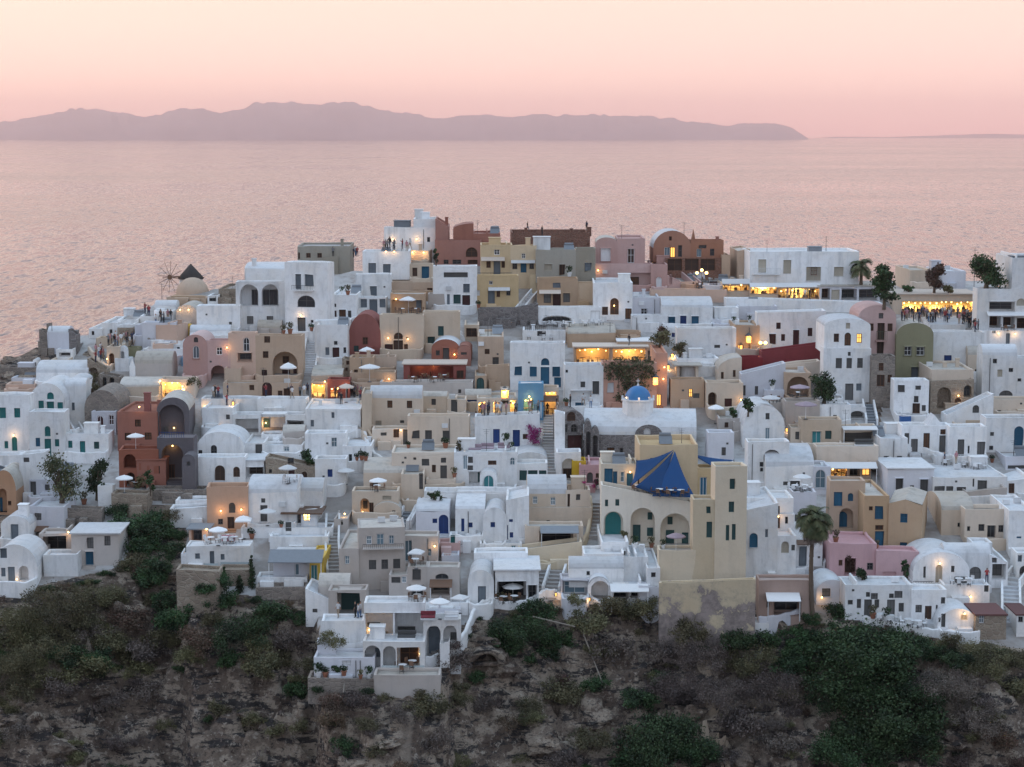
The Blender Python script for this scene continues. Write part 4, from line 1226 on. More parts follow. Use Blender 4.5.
- 140 342 275 345 C v D=7 h=1.9 R=roof_W o=420 | w 167 192 288 327 c*; w 258 284 293 334 c*
- 335 462 258 350 C f D=6 o=420 | w 388 410 280 308 x; d 345 357 277 342 n
- 128 470 345 440 C f D=7 bare=1 p=0.1 o=420 | w 238 255 410 424 k
- 128 425 440 565 C f D=6 bare=1 o=555 | A 205 400 438 460 g 2.0; r 200 376 462 545 k 1.4
- 95 420 562 645 y2 s D=4 e=520 bare=1 p=0.5
+ mansion | big yellow mansion with blue sails and three arches above cliff
- 712 1012 25 335 Y f D=9 o=480 p=0.6 | d 768 792 92 136 m; d 765 795 235 278 m; w 880 905 260 300 m
- 515 705 122 235 y3 f D=6 o=480 bare=1 | d 533 577 145 225 m; d 578 600 160 228 m; w 615 636 163 216 c; d 648 680 170 260 m; l 665 162; l 683 284
- 518 988 230 562 y3 s D=8 p=0.4 bare=1 o=560 e=318 | a 530 630 365 522 t 0.8; a 667 792 347 535 - 1.8; w 755 778 370 406 o; d 680 718 433 525 o; w 752 782 448 490 o; a 820 970 375 548 - 1.8; w 857 882 393 430 o; d 848 890 460 542 o; d 930 966 473 542 o; w 590 610 303 337 o; w 537 553 305 340 o
- 812 1000 564 800 y2 f D=3 bare=1
- 985 1100 305 800 y2 f D=9 o=700 bare=1 | w 1056 1078 340 376 o; w 1056 1085 418 500 o
- 1098 1260 135 800 y2 f D=8 o=700 y=3 bare=1 | w 1175 1202 198 252 o; w 1170 1198 315 370 o; w 1155 1173 435 515 o; w 1186 1206 430 512 o
- 1010 1105 145 308 Y f D=7 o=480 bare=1 | d 1022 1058 190 285 m*

tile V
+ retaining_wall | yellow plaster cliff wall peeling down to brown rubble
- -5 488 118 430 X s D=1.2 e=100 f=3.3 bare=1
+ ruined_wall | lumpy white washed rock patch under the yellow mansion
- -110 130 130 300 V s D=2 e=150 f=2.2 bare=1
- 90 170 200 300 V g D=1.2 f=2.4
+ house | pinkish brown lean to house with white awning behind palm trunk
- 505 785 105 300 jj f D=5 bare=1 | A 540 712 165 192 w 1.8; r 582 722 195 282 k 1.5; d 545 560 205 245 n
- 430 556 322 372 W f D=3 bare=1 f=1.5
+ house | little white dome house on the right of palm trunk
- 800 960 100 225 V g D=6 h=70 | w 828 872 145 188 e; w 918 945 148 190 e; d 952 962 150 210 x; l 825 188 20

tile P
+ house | white cliff house with round blue window beside yellow mansion
- 440 602 305 665 W s D=7 e=270 o=640 bare=1 | W 457 500 425 500 m; w 538 552 405 447 g
- 440 682 245 345 W f D=6 o=560 | w 593 613 286 332 x
- 588 690 330 470 W f D=5 o=560 | d 590 614 345 402 n; l 602 338; w 640 656 343 378 k
- 600 695 440 660 W f D=4 o=640 | W 620 660 470 528 h; w 672 700 485 515 e
+ house | white lower house with dark canopy strip behind the palm trunk
- 690 830 462 610 W f D=5 | A 695 775 458 475 k 1.0; d 710 750 490 595 g; w 765 785 500 540 g
+ house | low greige wall house with shaded porch behind palm crown
- 675 800 215 440 V f D=6 o=430 | w 690 720 330 375 e
+ house | white house with light blue arched window beside cream canopy hall
- 785 872 85 225 V f D=6 | W 795 848 100 196 c

tile N
+ mansion | ochre domed mansion with lit doorway on the skyline
- 68 262 105 245 oc g D=8 h=90 o=330 R=roof_W | d 125 152 190 243 c*; d 155 180 190 243 y; w 148 163 135 156 n; w 195 215 180 240 k
- 258 428 153 245 oc f D=8 o=330 | d 290 314 198 240 c*; w 358 380 198 234 k; c 388 404 138 158 2 R; w 300 340 180 196 x
- 265 283 100 160 oc p D=1.2 h=50 o=330
- 130 425 245 345 brick f D=6 bare=1 o=335 | w 140 215 250 310 n; w 230 300 250 310 n; w 310 385 250 310 n
- 418 460 230 350 T f D=5
+ house | tan blank cube left of the long white restaurant building
- 498 562 208 350 T s D=7 e=200
+ restaurant | long white two storey building over glowing terrace on ridge
- 562 1120 213 380 W f D=9 p=0.3 o=440 bare=1 | w 605 645 252 320 h; w 733 773 255 325 h; w 850 925 290 362 h; w 872 908 290 333 n; w 992 1040 290 338 h; B 575 715 295 325 w; c 865 930 190 212 3 slate
- 420 560 375 442 C f D=6 o=430 | L 424 556 372 412 120; A 418 562 352 375 w 1.2
- 560 920 385 455 C f D=6 o=445 | L 566 700 393 428 130; L 706 914 402 450 150; A 560 920 372 392 w 1.0
- 918 1230 390 462 V n D=6 o=450 v=0.4 R=roof_C | r 928 972 400 458 n 1.5; d 978 1020 408 458 h; r 1030 1110 402 460 k 1.5; r 1120 1215 402 462 k 1.5
+ terrace_wall | long pale terrace wall below the glowing ridge restaurant
- 440 1240 450 520 W s D=6 e=475 bare=1
+ terrace_wall | pink stucco garden wall with white coping under brick lattice
- 55 445 408 470 H f D=5 bare=1
- 125 285 330 410 P s D=4 e=405 bare=1 | a 150 165 330 380 n 0.4
- 205 295 365 405 H f D=4 | w 245 265 393 420 k
- 290 425 375 405 V f D=4 | w 355 395 365 400 r
+ house | white vaulted house with two blue windows and navy door
- 110 372 500 605 W v D=6 h=1.3 | w 145 180 545 602 m; d 205 237 540 615 b; w 263 300 542 597 m
- 120 200 602 665 W f D=3 bare=1 | w 162 196 628 650 b
+ house | blank white house with tiny vent below blue window vault
- 190 492 605 740 W f D=7 | w 380 410 690 706 x
+ house | tan narrow house beside the big lit lantern
- 486 612 590 730 T f D=6 | w 500 530 690 720 y
+ house | long white house with dark red doors above the red wall
- 598 948 525 712 W s D=7 e=515 | w 697 720 576 609 r; w 660 695 633 687 r; w 722 742 635 670 r; d 782 814 613 705 r; w 858 882 603 646 r
+ house | clustered low white roofs left of the dark red door house
- 380 505 500 580 W f D=6
- 500 702 492 560 V f D=6 | w 495 525 560 585 x
- 370 490 560 610 V f D=5

tile O
+ retaining_wall | bright crimson painted wall sloping up behind the grey yard
- 414 525 140 222 r3 f D=3 bare=1
- 520 838 110 190 r3 s D=3 e=70 bare=1
+ house | cream half vault house with two small windows by crimson wall
- 295 418 140 280 C q D=6 h=70 | w 312 326 215 250 n; w 373 387 205 240 n
- 90 300 145 205 W f D=6 R=roof_W
+ house | cream house with arched entrance and dark red door in a yard
- 235 425 270 415 C f D=6 | a 246 290 318 390 n 1; d 330 368 350 412 r; l 412 355 20
+ terrace_wall | pale grey sloping wall with slit windows under crimson wall
- 414 640 225 345 V s D=5 e=170 bare=1 | w 418 438 283 336 x; w 485 502 287 332 x
- 600 820 180 260 C s D=4 e=160 bare=1
+ house | tan arched shelter at the back of the grey yard
- 635 772 218 360 T f D=4 o=340 | a 650 762 238 355 - 2.5
+ terrace_wall | grey yard wall behind the white gabled chapel
- 640 818 362 490 E f D=4 bare=1
- 565 640 370 440 E f D=4 bare=1
+ chapel | tall white round gabled chapel with pale blue door
- 425 638 385 585 W g D=9 h=110 o=600 | w 540 561 425 458 x; d 538 562 500 562 c
- 450 660 572 800 W f D=6 o=740 bare=1 | a 530 614 612 670 e 1.2; w 510 530 675 700 k; w 512 528 705 725 k
+ house | white vault house with a row of dots along its roof
- 540 788 700 830 W v D=7 h=2.0 o=820 | d 665 715 770 830 x; w 630 655 775 795 e; w 525 535 790 820 k
+ house | cream flat house with turquoise door and one dark window
- 720 928 458 605 C f D=7 | d 777 824 517 588 a; w 845 877 515 558 o; w 692 712 520 560 k
- 668 724 498 600 C f D=5 | w 692 712 520 560 e
+ house | white cube above the cream house with turquoise door
- 808 976 382 485 W f D=7 | w 885 905 435 445 k
- 815 935 298 378 W f D=5 o=370 | R 825 930 290 310 j_w; r 845 890 292 330 k 0.8
+ house | white wall block with small window behind yellow mansion roof
- 245 378 525 700 V f D=6 | w 315 337 600 642 e
- 378 470 470 560 E f D=4 bare=1
+ house | low greige roofs and yards behind the mansion's blue sails
- 380 480 690 780 V f D=5
- 300 430 450 540 E f D=5 | w 330 350 470 500 n

tile Q
+ house | tall white house with curved stepped gable and lit orange window
- 2 238 452 610 W g D=8 h=40 o=1030 | w 112 134 475 505 h; w 50 77 530 573 n; W 105 138 525 592 i; w 167 194 530 578 y
- -4 240 605 878 W f D=8 bare=1 p=0.05 | w 122 137 625 644 x; w 60 92 655 708 x; w 115 143 655 708 x; w 170 199 655 706 x; d 108 150 785 870 e; w 165 192 785 822 g
+ house | low white terrace block with arched niche and pergola below tall gabled white house
- -8 215 905 965 W f D=4 | a 135 212 925 965 e 1; R 0 120 870 905 j_w
- -5 80 850 905 W n D=3 | r 5 70 860 900 n 1
+ house | narrow pink beige house with arched top and green balcony
- 175 368 385 650 P g D=8 h=60 o=760 | w 280 304 425 453 e; w 230 254 478 516 n; d 273 310 475 562 n; w 325 351 478 518 n; B 262 318 515 563 v; d 270 306 572 645 n
- 242 362 645 900 S f D=6 o=880 bare=1 | w 280 305 680 720 n; d 270 310 740 800 n; w 325 348 740 780 n
+ house | olive green house with low curved top and white framed windows
- 368 558 475 775 G g D=8 h=60 o=770 R=roof_C | w 410 448 595 642 k*; w 472 514 597 642 k*; d 445 481 700 767 g; w 500 518 712 732 x
+ house | white house with tall royal blue door right of olive house
- 555 818 522 748 W f D=7 | d 613 652 640 742 b; w 672 698 675 697 k; w 672 710 700 740 g; w 725 757 605 632 e
+ house | white vaulted roof between olive house and the crowded plaza
- 540 722 490 530 W v D=6 h=0.9
+ restaurant | open air taverna with beige roof and strings of yellow bulbs
- 362 782 330 422 C n D=9 R=canvas_beige v=0.3 o=430 | L 400 776 364 420 200 6
+ restaurant | white corner restaurant with dark balcony and shaded dining porch
- 782 1100 300 520 W f D=9 o=600 bare=1 | r 845 976 365 416 k 1.2; W 985 1030 350 388 h; A 830 1100 416 434 w 1.4; r 845 905 440 500 n 2; r 915 975 445 505 n 2; r 985 1060 450 515 n 2
- 782 1100 515 640 W f D=6 o=620 bare=1 | d 930 951 530 606 g; l 890 528; l 975 530; w 862 880 515 528 x
- 960 1120 142 310 W f D=8 o=600 | c 962 1060 136 148 1 slate
+ house | distant pale low buildings behind the cypress by the sea
- 440 560 205 285 C f D=6 | w 520 530 225 260 e
- 600 725 210 285 V f D=6
+ house | cream vault with slit windows under the blue door house
- 735 812 640 770 C v D=6 h=1.2 | w 740 753 705 740 k; w 772 784 712 742 k

tile R
+ house | white rounded cave house with four tiny scattered windows
- 808 985 30 260 W v D=8 h=1.5 o=240 | w 864 886 45 69 k; w 887 913 100 138 h; w 945 968 92 113 k; W 895 966 207 252 e
- 985 1060 40 260 W f D=7 | w 990 1010 145 162 k
+ ruined_wall | tan rock face with cave rooms and brown lit door
- 545 765 158 325 Q s D=5 e=150 bare=1 | D 668 702 245 305 n; l 685 232 20; a 580 650 190 300 - 1.5; a 715 755 180 240 k 0.8
- 548 765 100 165 C f D=6 o=300 bare=1
+ house | white cave house with blue base below the olive house
- 358 535 155 350 W f D=7 | w 378 414 178 216 x; w 468 496 182 204 x; w 460 484 235 269 x; d 452 491 272 325 n; w 500 521 282 313 x
- 392 445 342 385 b1 f D=2 f=-1 bare=1
+ stair_wall | white sloping stair wall with arched window right of the tan rock
- 625 865 330 400 W s D=4 e=225 bare=1 | W 760 794 282 322 e
+ terrace_wall | cream terrace with plants above the white door row
- 650 830 350 392 C f D=4 | r 660 700 358 386 n 0.6
- 865 1060 250 340 C f D=6 | w 875 905 308 328 x
+ house | white house with pointed chimney cone and three wooden doors
- 398 645 385 530 W f D=7 | w 412 436 425 480 e; d 445 480 455 522 e; d 508 541 425 525 i; w 595 623 405 433 n; d 589 629 436 524 e
- 530 605 335 390 W p D=3 h=50 o=520
+ house | white house with two grey doors facing a railed terrace
- 640 832 392 565 W f D=7 | d 683 718 457 542 e; d 782 824 468 552 e; w 735 745 490 530 k; w 842 858 490 515 x
- 570 830 545 590 W f D=4 bare=1 | R 580 820 535 578 j_w
+ house | white cubes left of the wooden door house
- 288 428 452 575 W f D=6 | w 372 399 542 578 e; w 305 334 542 596 e
+ house | grey white house with tall slatted doors under a flat white roof
- 325 562 610 755 V n D=8 o=700 | d 365 404 655 732 x; w 440 461 692 728 x; d 490 532 660 728 x
+ house | long white house with wide roof and grey shutters
- 558 938 650 770 W f D=8 o=740 p=0.1 | w 562 618 695 732 e; d 625 661 697 765 e; w 678 726 700 750 x; w 785 834 667 716 x; w 760 769 660 700 x
+ house | white terrace house with blue arched niche at the right edge
- 828 1060 345 520 W f D=7 | W 972 1022 390 492 m; w 850 870 420 440 x; w 845 866 490 512 k
- 930 1060 545 610 V f D=6 o=600 | w 940 1050 590 608 x
+ hall | cream canopy hall with lit windows above the tan blue doors house
- -40 278 492 575 C f D=7 o=640 bare=1
- -5 240 572 662 T f D=6 o=650 | A -20 265 572 595 w 1.6; L 32 118 592 648 30; r 130 182 590 652 k 1; w 195 238 588 642 y; w 60 80 600 640 n
- 80 282 400 492 C f D=6 o=480 | A 90 268 388 400 w 1.5; r 95 262 420 485 e 1.5

tile S
+ house | tan house with bright blue door over arched blue gate
- 28 208 55 330 T f D=7 o=320 | d 50 94 112 185 m; W 122 150 118 160 m; a 78 150 195 300 - 1.2; D 72 117 212 322 m
+ house | ochre tan house with four blue shuttered windows
- 203 332 132 410 o2 f D=8 o=400 R=roof_C | w 260 304 183 252 m; w 262 304 282 308 n; d 260 306 312 402 m; w 230 250 186 208 n
- 328 500 150 425 o2 p D=9 h=25 y=-16 o=415 R=roof_C | w 390 427 223 270 m; w 388 425 370 414 m
+ house | bright pink house with planted courtyard below ochre tan house
- 28 268 372 560 p2 s D=5 e=378 | w 75 95 460 490 i; r 105 162 450 535 n 0.8; w 220 252 475 512 k
- 265 484 412 570 p2 s D=5 e=418 bare=1 | r 300 370 520 546 n 0.3; a 405 440 490 568 v 0.8
+ house | cream house with dark doors and six small black windows
- 720 945 200 375 C f D=7 p=0.5 | w 683 702 270 290 k; w 732 748 288 313 k; w 790 821 277 313 k; d 834 876 282 345 k; w 892 921 282 319 k; w 926 941 290 316 k
- 600 765 205 325 C v D=6 h=1.4 o=330 | w 683 702 270 292 k
- 730 935 110 195 E s D=6 e=90 o=200 R=roof_C
+ house | big white cave house with rounded roofs and a lit beige door
- 455 745 420 615 W g D=8 h=105 | w 508 521 495 552 x; D 570 606 485 588 h; l 590 474; w 650 668 490 524 x
- 615 852 440 590 W v D=6 h=1.2 | d 700 729 485 582 e; W 742 804 495 562 e; w 610 625 535 570 e
- 760 860 372 445 W f D=6 o=520
- 848 942 435 600 W s D=5 e=470 | r 860 930 480 560 e 1.5; w 860 885 450 475 e
+ terrace_wall | white terrace wall with lamp below the rounded cave house
- 610 848 588 680 W f D=4 bare=1 | l 748 645 30; w 820 855 590 625 e
- 450 612 575 625 W f D=4 bare=1 | R 455 560 570 612 j_x
+ house | long white row house with six grey windows above the big bush
- 108 452 588 762 W f D=6 bare=1 | w 215 236 625 650 x; w 240 276 630 662 e; d 205 245 662 760 e; w 258 283 662 706 x; w 333 358 632 656 x; w 360 402 620 656 e; d 322 363 663 750 e; w 382 409 680 726 x; w 168 190 660 708 x; w 122 148 665 690 x
+ house | white house with brown door at the end of the row house
- 448 625 612 770 W f D=5 bare=1 | w 468 501 690 730 e; d 516 551 695 765 n; w 572 582 690 730 x; w 598 622 650 685 x
+ house | white walls with blue seats at the right frame edge
- 945 1080 208 432 W f D=7 | w 985 1010 340 350 m; w 1000 1030 400 420 x
- 930 1060 60 140 W s D=5 e=40 o=140 | w 945 975 70 120 n
- 985 1080 425 560 W f D=6 | w 990 1012 435 470 g; a 1000 1050 490 550 e 1

tile U
+ house | white quarter vault with lamp above the curved white cliff wall
- 580 792 300 432 W g D=5 h=100 | d 600 622 325 395 x; l 716 322 40; w 700 735 330 360 h; w 585 597 345 370 x
+ house | low stone house with dark red tiled roof beside white stairs
- 775 932 335 455 Q n D=5 o=440 R=tile_red | w 793 821 335 376 g*
- 985 1060 335 440 W n D=5 o=430 R=tile_red | w 995 1020 340 370 k

tile B
+ terrace_wall | broad white sloping stair wall below the teal shuttered row
- 100 232 125 350 W s D=5 e=115 bare=1 | w 120 150 140 165 e
- -40 112 130 215 W f D=5 bare=1
- 150 330 255 360 V f D=4 bare=1 | d 155 185 265 345 x; w 230 255 280 310 e
+ terrace_wall | grey stepped ramp between white sloping wall and peach house
- -40 110 200 350 slate s D=4 e=240 bare=1
+ house | small peach house with curved gable at left frame edge
- -40 82 205 430 O g D=6 h=110 R=roof_C | a -10 35 300 425 - 1; d -5 14 345 425 m; w 40 58 363 386 n
+ house | white gabled house with grey door and grey shuttered turret
- 5 152 440 585 W g D=5 h=50 | d 55 95 482 572 g; c 92 140 385 440 1
- 150 328 392 520 V s D=5 e=395 | w 175 211 425 462 e; A 145 250 490 508 k 1.2; r 142 255 500 562 k 1.5
+ house | white arched house with round stair at the lower left corner
- -40 190 585 790 W g D=6 h=120 | w 0 35 605 656 g; d 40 76 700 780 g; a 97 146 695 770 - 1.2; w 5 28 705 750 g; l 90 760 8
+ house | grey beige house with white roof and blue barrel by shrubs
- 365 608 532 690 E n D=6 R=roof_W v=0.25 o=680 | w 445 478 550 606 e; w 533 565 542 592 e; d 438 480 620 690 m
- 222 398 638 712 W f D=4 bare=1 f=-1.5
- 200 368 530 650 E f D=4 o=640 bare=1 | r 215 340 540 635 k 2; l 352 520 30
+ retaining_wall | rubble stone wall behind the grey beige house
- 325 522 398 482 S s D=2 e=405 bare=1
+ retaining_wall | tan stone terrace wall under the red cube house
- 745 1050 305 360 S f D=3 bare=1
- 570 755 325 425 Q s D=3 e=330 bare=1
- 500 575 285 395 W f D=2 bare=1

tile L
+ house | white lowest house with open upper lounge over arched veranda
- 328 640 270 470 W f D=7 o=560 bare=1 | r 332 476 320 465 - 3; r 484 632 320 465 - 3; w 500 590 390 442 x; w 345 410 370 392 x; w 392 450 415 455 h; l 345 440 12
- 322 640 468 645 W f D=5 bare=1 p=0.2 o=640 | a 330 412 490 618 - 2; a 424 490 490 618 - 2; r 496 612 497 618 n 2.2; w 385 412 500 545 g; l 610 555 14; R 420 636 590 622 glass_rail
+ house | white arched wing with red cushioned roof terrace beside the lowest house
- 632 822 358 575 W f D=6 p=0.8 bare=1 o=560 | a 648 720 390 568 g 2; a 733 802 388 475 - 1.5; w 770 800 420 470 e
- 715 765 480 570 W s D=3 e=470 f=-2 bare=1
+ house | blank white stepped blocks left of the lowest house
- 110 328 362 470 W f D=6 o=540
- 205 322 475 550 W f D=4 bare=1 o=550
- 100 210 470 550 W f D=4 bare=1 o=550
+ terrace_wall | pale grey pot lined terrace at the village's lowest corner
- 72 380 550 655 V f D=6 p=0.3 bare=1 o=655 | w 215 260 565 590 w
+ retaining_wall | pale plastered base wall below the white lowest house
- 378 718 640 735 E f D=3 bare=1 f=0.3
- 40 380 655 715 S s D=3 e=660 bare=1 f=0.4
+ house | small white vault with grey door at the head of the curved wall
- 858 992 102 295 W g D=6 h=70 | d 910 951 185 290 g
+ terrace_wall | white patio with umbrellas between greige houses and the small vault
- 340 860 268 330 W f D=5 bare=1
- 620 820 300 365 V f D=4 bare=1

tile M
+ house | white roofed veranda house with dark dining porch
- 78 302 105 285 W n D=7 o=270 v=0.2 R=roof_W | r 84 236 158 278 k 2.5; r 244 292 178 270 k 1
- -30 245 15 110 W f D=6 o=150 | c 10 120 35 70 2
+ house | white vaulted loggia house above the bushy cliff edge
- 455 735 105 160 W v D=6 h=1.3 o=230 | w 545 562 108 130 k
- 552 665 135 275 W g D=5 h=60 o=265 | a 568 662 155 262 - 2
- 412 560 148 255 V f D=4 o=250 | r 420 552 155 245 c 1.5
- 655 870 178 280 W f D=4 o=270 bare=1 | r 680 760 185 262 k 1.5; r 770 830 195 250 k 1; A 665 860 172 198 w 1.6
+ house | white block with two dark windows against yellow mansion wall
- 855 920 92 270 W f D=5 | w 875 898 115 140 k; w 880 906 185 226 x
- 730 860 35 130 W f D=6 o=200 | w 725 745 5 30 e
- 620 760 -40 60 W f D=7 o=120
- 530 740 20 110 W f D=6 o=190
''')
# ------------------------------------------------------------------ things standing on what has been built
def T(tile, x, y):
    ox, oy = TILES[tile] if tile != '-' else (0, 0); s = SCL if tile != '-' else 1
    return ox + x / s, oy + y / s
DG = None
def refresh():
    global DG
    bpy.context.view_layer.update(); DG = bpy.context.evaluated_depsgraph_get()
refresh()
def hit(px, py, up=True, down_ok=14):
    """the surface the picture shows there; with up=True the first level surface at or just below that row"""
    for k in range(0, down_ok + 1):
        for yy in ((py + k, py - k) if k else (py,)):
            ok, loc, nor, idx, ob, mw = SC.ray_cast(DG, Vector((0, 0, 0)), ray(px, yy).normalized())
            if ok and loc.length < 600 and (not up or nor.z > 0.6) and not (ob and ob.name.startswith(('leaf', 'crown'))): return loc
    return at(px, py)
def leafmat(name, c1, c2, c3):
    m, nt, bs = nodes_of(name)
    geo = N(nt, 'ShaderNodeNewGeometry'); oi = N(nt, 'ShaderNodeObjectInfo')
    r = geo.outputs['Random Per Island']
    c = mixc(nt, r, c1, c2)
    n = noise_tex(nt, geo.outputs['Position'], 0.5, 3)
    c = mixc(nt, mapr(nt, n, 0.45, 0.65, 0, 0.8), c, c3)  # dark clumps: the shading between foliage lumps is put into the colour
    hv = N(nt, 'ShaderNodeHueSaturation'); L(nt, c, hv.inputs['Color'])
    L(nt, mapr(nt, oi.outputs['Random'], 0, 1, 0.75, 1.25), hv.inputs['Value']); L(nt, mapr(nt, oi.outputs['Random'], 0, 1, 0.485, 0.52), hv.inputs['Hue'])
    L(nt, hv.outputs[0], bs.inputs['Base Color']); bs.inputs['Roughness'].default_value = 0.8
    MATS[name] = m
leafmat('leaf_dark', (0.022, 0.050, 0.016), (0.052, 0.090, 0.028), (0.008, 0.017, 0.008))
leafmat('leaf_olive', (0.105, 0.095, 0.044), (0.165, 0.14, 0.07), (0.055, 0.055, 0.028))
leafmat('leaf_dry', (0.105, 0.080, 0.070), (0.18, 0.135, 0.112), (0.06, 0.047, 0.046))
leafmat('leaf_red', (0.13, 0.06, 0.045), (0.10, 0.075, 0.045), (0.07, 0.05, 0.035))
leafmat('leaf_pine', (0.060, 0.075, 0.035), (0.13, 0.11, 0.05), (0.03, 0.045, 0.02))
leafmat('leaf_palm', (0.050, 0.065, 0.025), (0.12, 0.105, 0.05), (0.03, 0.045, 0.02))
leafmat('petal', (0.30, 0.02, 0.14), (0.42, 0.05, 0.22), (0.20, 0.02, 0.09))
paint('bark', (0.12, 0.085, 0.06), 0.95, 0.6)
rng = random.Random(11)
def rvec(r=rng):
    while True:
        v = Vector((r.uniform(-1, 1), r.uniform(-1, 1), r.uniform(-1, 1)))
        if 0.05 < v.length < 1: return v.normalized()
def leaves(mb, c, rad, n, size, r=rng, squash=0.8, shell=0.55):
    for _ in range(n):
        d = rvec(r); k = min(1.35, abs(r.gauss(.72, .30))) if shell < .5 else shell + (1 - shell) * r.random() ** 0.5
        p = Vector(c) + Vector((d.x * rad, d.y * rad, d.z * rad * squash)) * k
        a = (d * 0.5 + rvec(r)).normalized(); b = a.orthogonal().normalized(); e = a.cross(b)
        s = size * r.uniform(0.6, 1.4)
        b, e = b * s, e * s * r.uniform(0.45, 0.9)
        mb.add([p - b, p - e * .8, p + b, p + e], [(0, 1, 2, 3)])
def shrub_mesh(seed, n=1300, leaf=0.075, nl=8):
    r = random.Random(seed); mb = MB()
    lobes = [(Vector((0, 0, 0.30)), 0.55)]
    for i in range(nl):
        a = r.uniform(0, 2 * PI); q = r.uniform(0.30, 0.82); h = (1 - q * q) ** .5
        lobes.append((Vector((q * math.cos(a), q * math.sin(a), r.uniform(0.05, .75) * h)), r.uniform(0.16, 0.40) * (8 / nl) ** .25))
    tot = sum(l[1] ** 2 for l in lobes)
    for c, rad in lobes: leaves(mb, c, rad, int(n * rad * rad / tot), leaf, r, 0.9, .45)
    for i in range(n // 16):                                   # stray sprigs break up the outline
        c, rad = r.choice(lobes); d = rvec(r); d.z = abs(d.z)
        p = c + d * rad * r.uniform(1.0, 1.25); b = d * leaf * 1.3; e = d.orthogonal().normalized() * leaf * .35
        mb.add([p - b, p - e, p + b, p + e], [(0, 1, 2, 3)])
    return mb
SHRUB = {}
def shrub_proto(kind, i, rad):
    cls = 0 if rad < 1.6 else 1 if rad < 3.4 else 2
    k = (kind, i % (3 if cls < 2 else 2), cls)
    if k not in SHRUB:
        lf = {'leaf_dark': .062, 'leaf_olive': .050, 'leaf_dry': .046, 'leaf_red': .048}[kind] * (1.25, .8, .40)[cls]
        n = (900, 2600, 9500)[cls]
        mb = shrub_mesh(hash_i(kind) + k[1] + 7 * cls, n, lf, (8, 14, 26)[cls])
        me_o = mb.build('shrub', kind); SHRUB[k] = me_o.data; bpy.data.objects.remove(me_o)
    return SHRUB[k]
def hash_i(s): return int(hashlib.md5(s.encode()).hexdigest()[:6], 16) % 1000
SHL = {'leaf_dark': ('glossy dark green shrub growing on the cliff below the village', 'dark green cliff shrubs'),
       'leaf_olive': ('dull olive green shrub growing on the cliff below the village', 'olive cliff shrubs'),
       'leaf_dry': ('dry leafless purple brown shrub on the cliff below the village', 'dry cliff shrubs'),
       'leaf_red': ('rusty red brown dry shrub on the cliff slope', 'rusty cliff shrubs')}
def shrub(px, py, rpx, kind, label=None, tall=1.0, name='shrub', on=None):
    p = on or hit(px, py, False)
    rad = rpx / F * p.y * 1.08
    o = bpy.data.objects.new(name, shrub_proto(kind, rng.randint(0, 5), rad)); COL.objects.link(o)
    o.location = p + Vector((0, -.32 * rad, -rad * (0.16 if not on else 0.02))); o.rotation_euler = (rng.uniform(-.15, .15), rng.uniform(-.15, .15), rng.uniform(0, 6.28))
    o.scale = (rad, rad, rad * rng.uniform(.8, 1.0) * tall)
    if label: tag(o, label, 'shrub')
    else: tag(o, SHL[kind][0], 'shrub', SHL[kind][1])
    return o
BIG = [(855, 655, 62, 'leaf_dark', 'huge dark green bush mass climbing the cliff below the white row house'), (880, 715, 58, 'leaf_dark', 'huge dark bush at the foot of the bush mass'),
       (660, 742, 50, 'leaf_dark', 'big dark green bush at the bottom edge below the peeling wall'), (522, 632, 34, 'leaf_dark', 'dark bush hugging the curved white wall above the cave'),
       (243, 632, 33, 'leaf_dark', 'bright green bush on the slope under the white sun terrace')]
for b in BIG: shrub(b[0], b[1], b[2], b[3], b[4])
SH = '''832 690 38 d;845 735 30 d;870 690 36 d;865 640 34 d;880 665 30 d;800 655 20 d;812 620 14 d;835 612 16 d;905 650 32 d;820 655 34 d;925 690 34 d;850 755 42 d;905 745 38 d;800 640 24 d;940 652 18 d;790 665 22 d;498 645 24 d;538 612 22 d;560 640 20 d;640 700 22 d;690 750 34 d;630 760 30 d;
20 622 36 o;58 608 42 o;105 598 30 o;128 528 26 d;160 522 24 d;140 548 24 d;172 552 18 d;150 535 24 d;122 512 16 d;135 565 20 o;158 570 20 d;176 535 14 d;172 515 12 o;165 600 18 d;150 580 20 d;100 640 32 y;40 655 38 o;85 668 28 o;15 670 30 o;205 590 13 d;222 580 16 d;222 600 20 d;275 612 24 d;200 640 26 r;180 622 24 d;292 640 26 y;312 665 18 o;300 690 17 d;265 662 26 o;330 640 16 o;130 620 26 r;150 650 24 y;60 690 24 y;10 640 26 o;30 632 24 o;70 636 24 o;88 622 22 o;112 640 22 o;128 655 20 o;70 655 22 d;48 680 20 o;18 690 22 o;100 660 20 d;140 670 20 o;160 640 20 o;172 620 16 d;190 655 18 o;212 620 16 o;232 660 18 d;258 645 18 o;285 660 16 o;302 620 14 d;
455 662 22 y;455 690 18 o;590 622 28 o;632 612 26 o;612 606 20 o;545 655 20 d;560 690 28 o;528 705 18 o;608 652 28 y;598 685 20 d;700 655 36 y;680 690 34 y;720 695 34 y;752 660 36 o;772 690 34 y;740 722 30 y;782 742 28 y;690 632 22 o;660 650 22 y;735 640 22 d;765 640 20 d;
958 662 18 d;945 690 34 y;982 660 34 o;1008 690 28 o;1015 660 20 o;980 720 34 y;1000 740 26 r;955 640 14 o;430 705 26 o;480 705 18 y;402 715 20 y;360 700 20 y;330 720 18 r;505 600 12 o;575 600 12 o;650 605 14 o;150 690 24 y;115 700 20 y;345 745 18 d;20 730 20 y;250 720 18 o;440 740 22 y;590 740 26 o;560 760 22 y;720 755 24 y;960 760 20 y'''
KD = dict(d='leaf_dark', o='leaf_olive', y='leaf_dry', r='leaf_red')
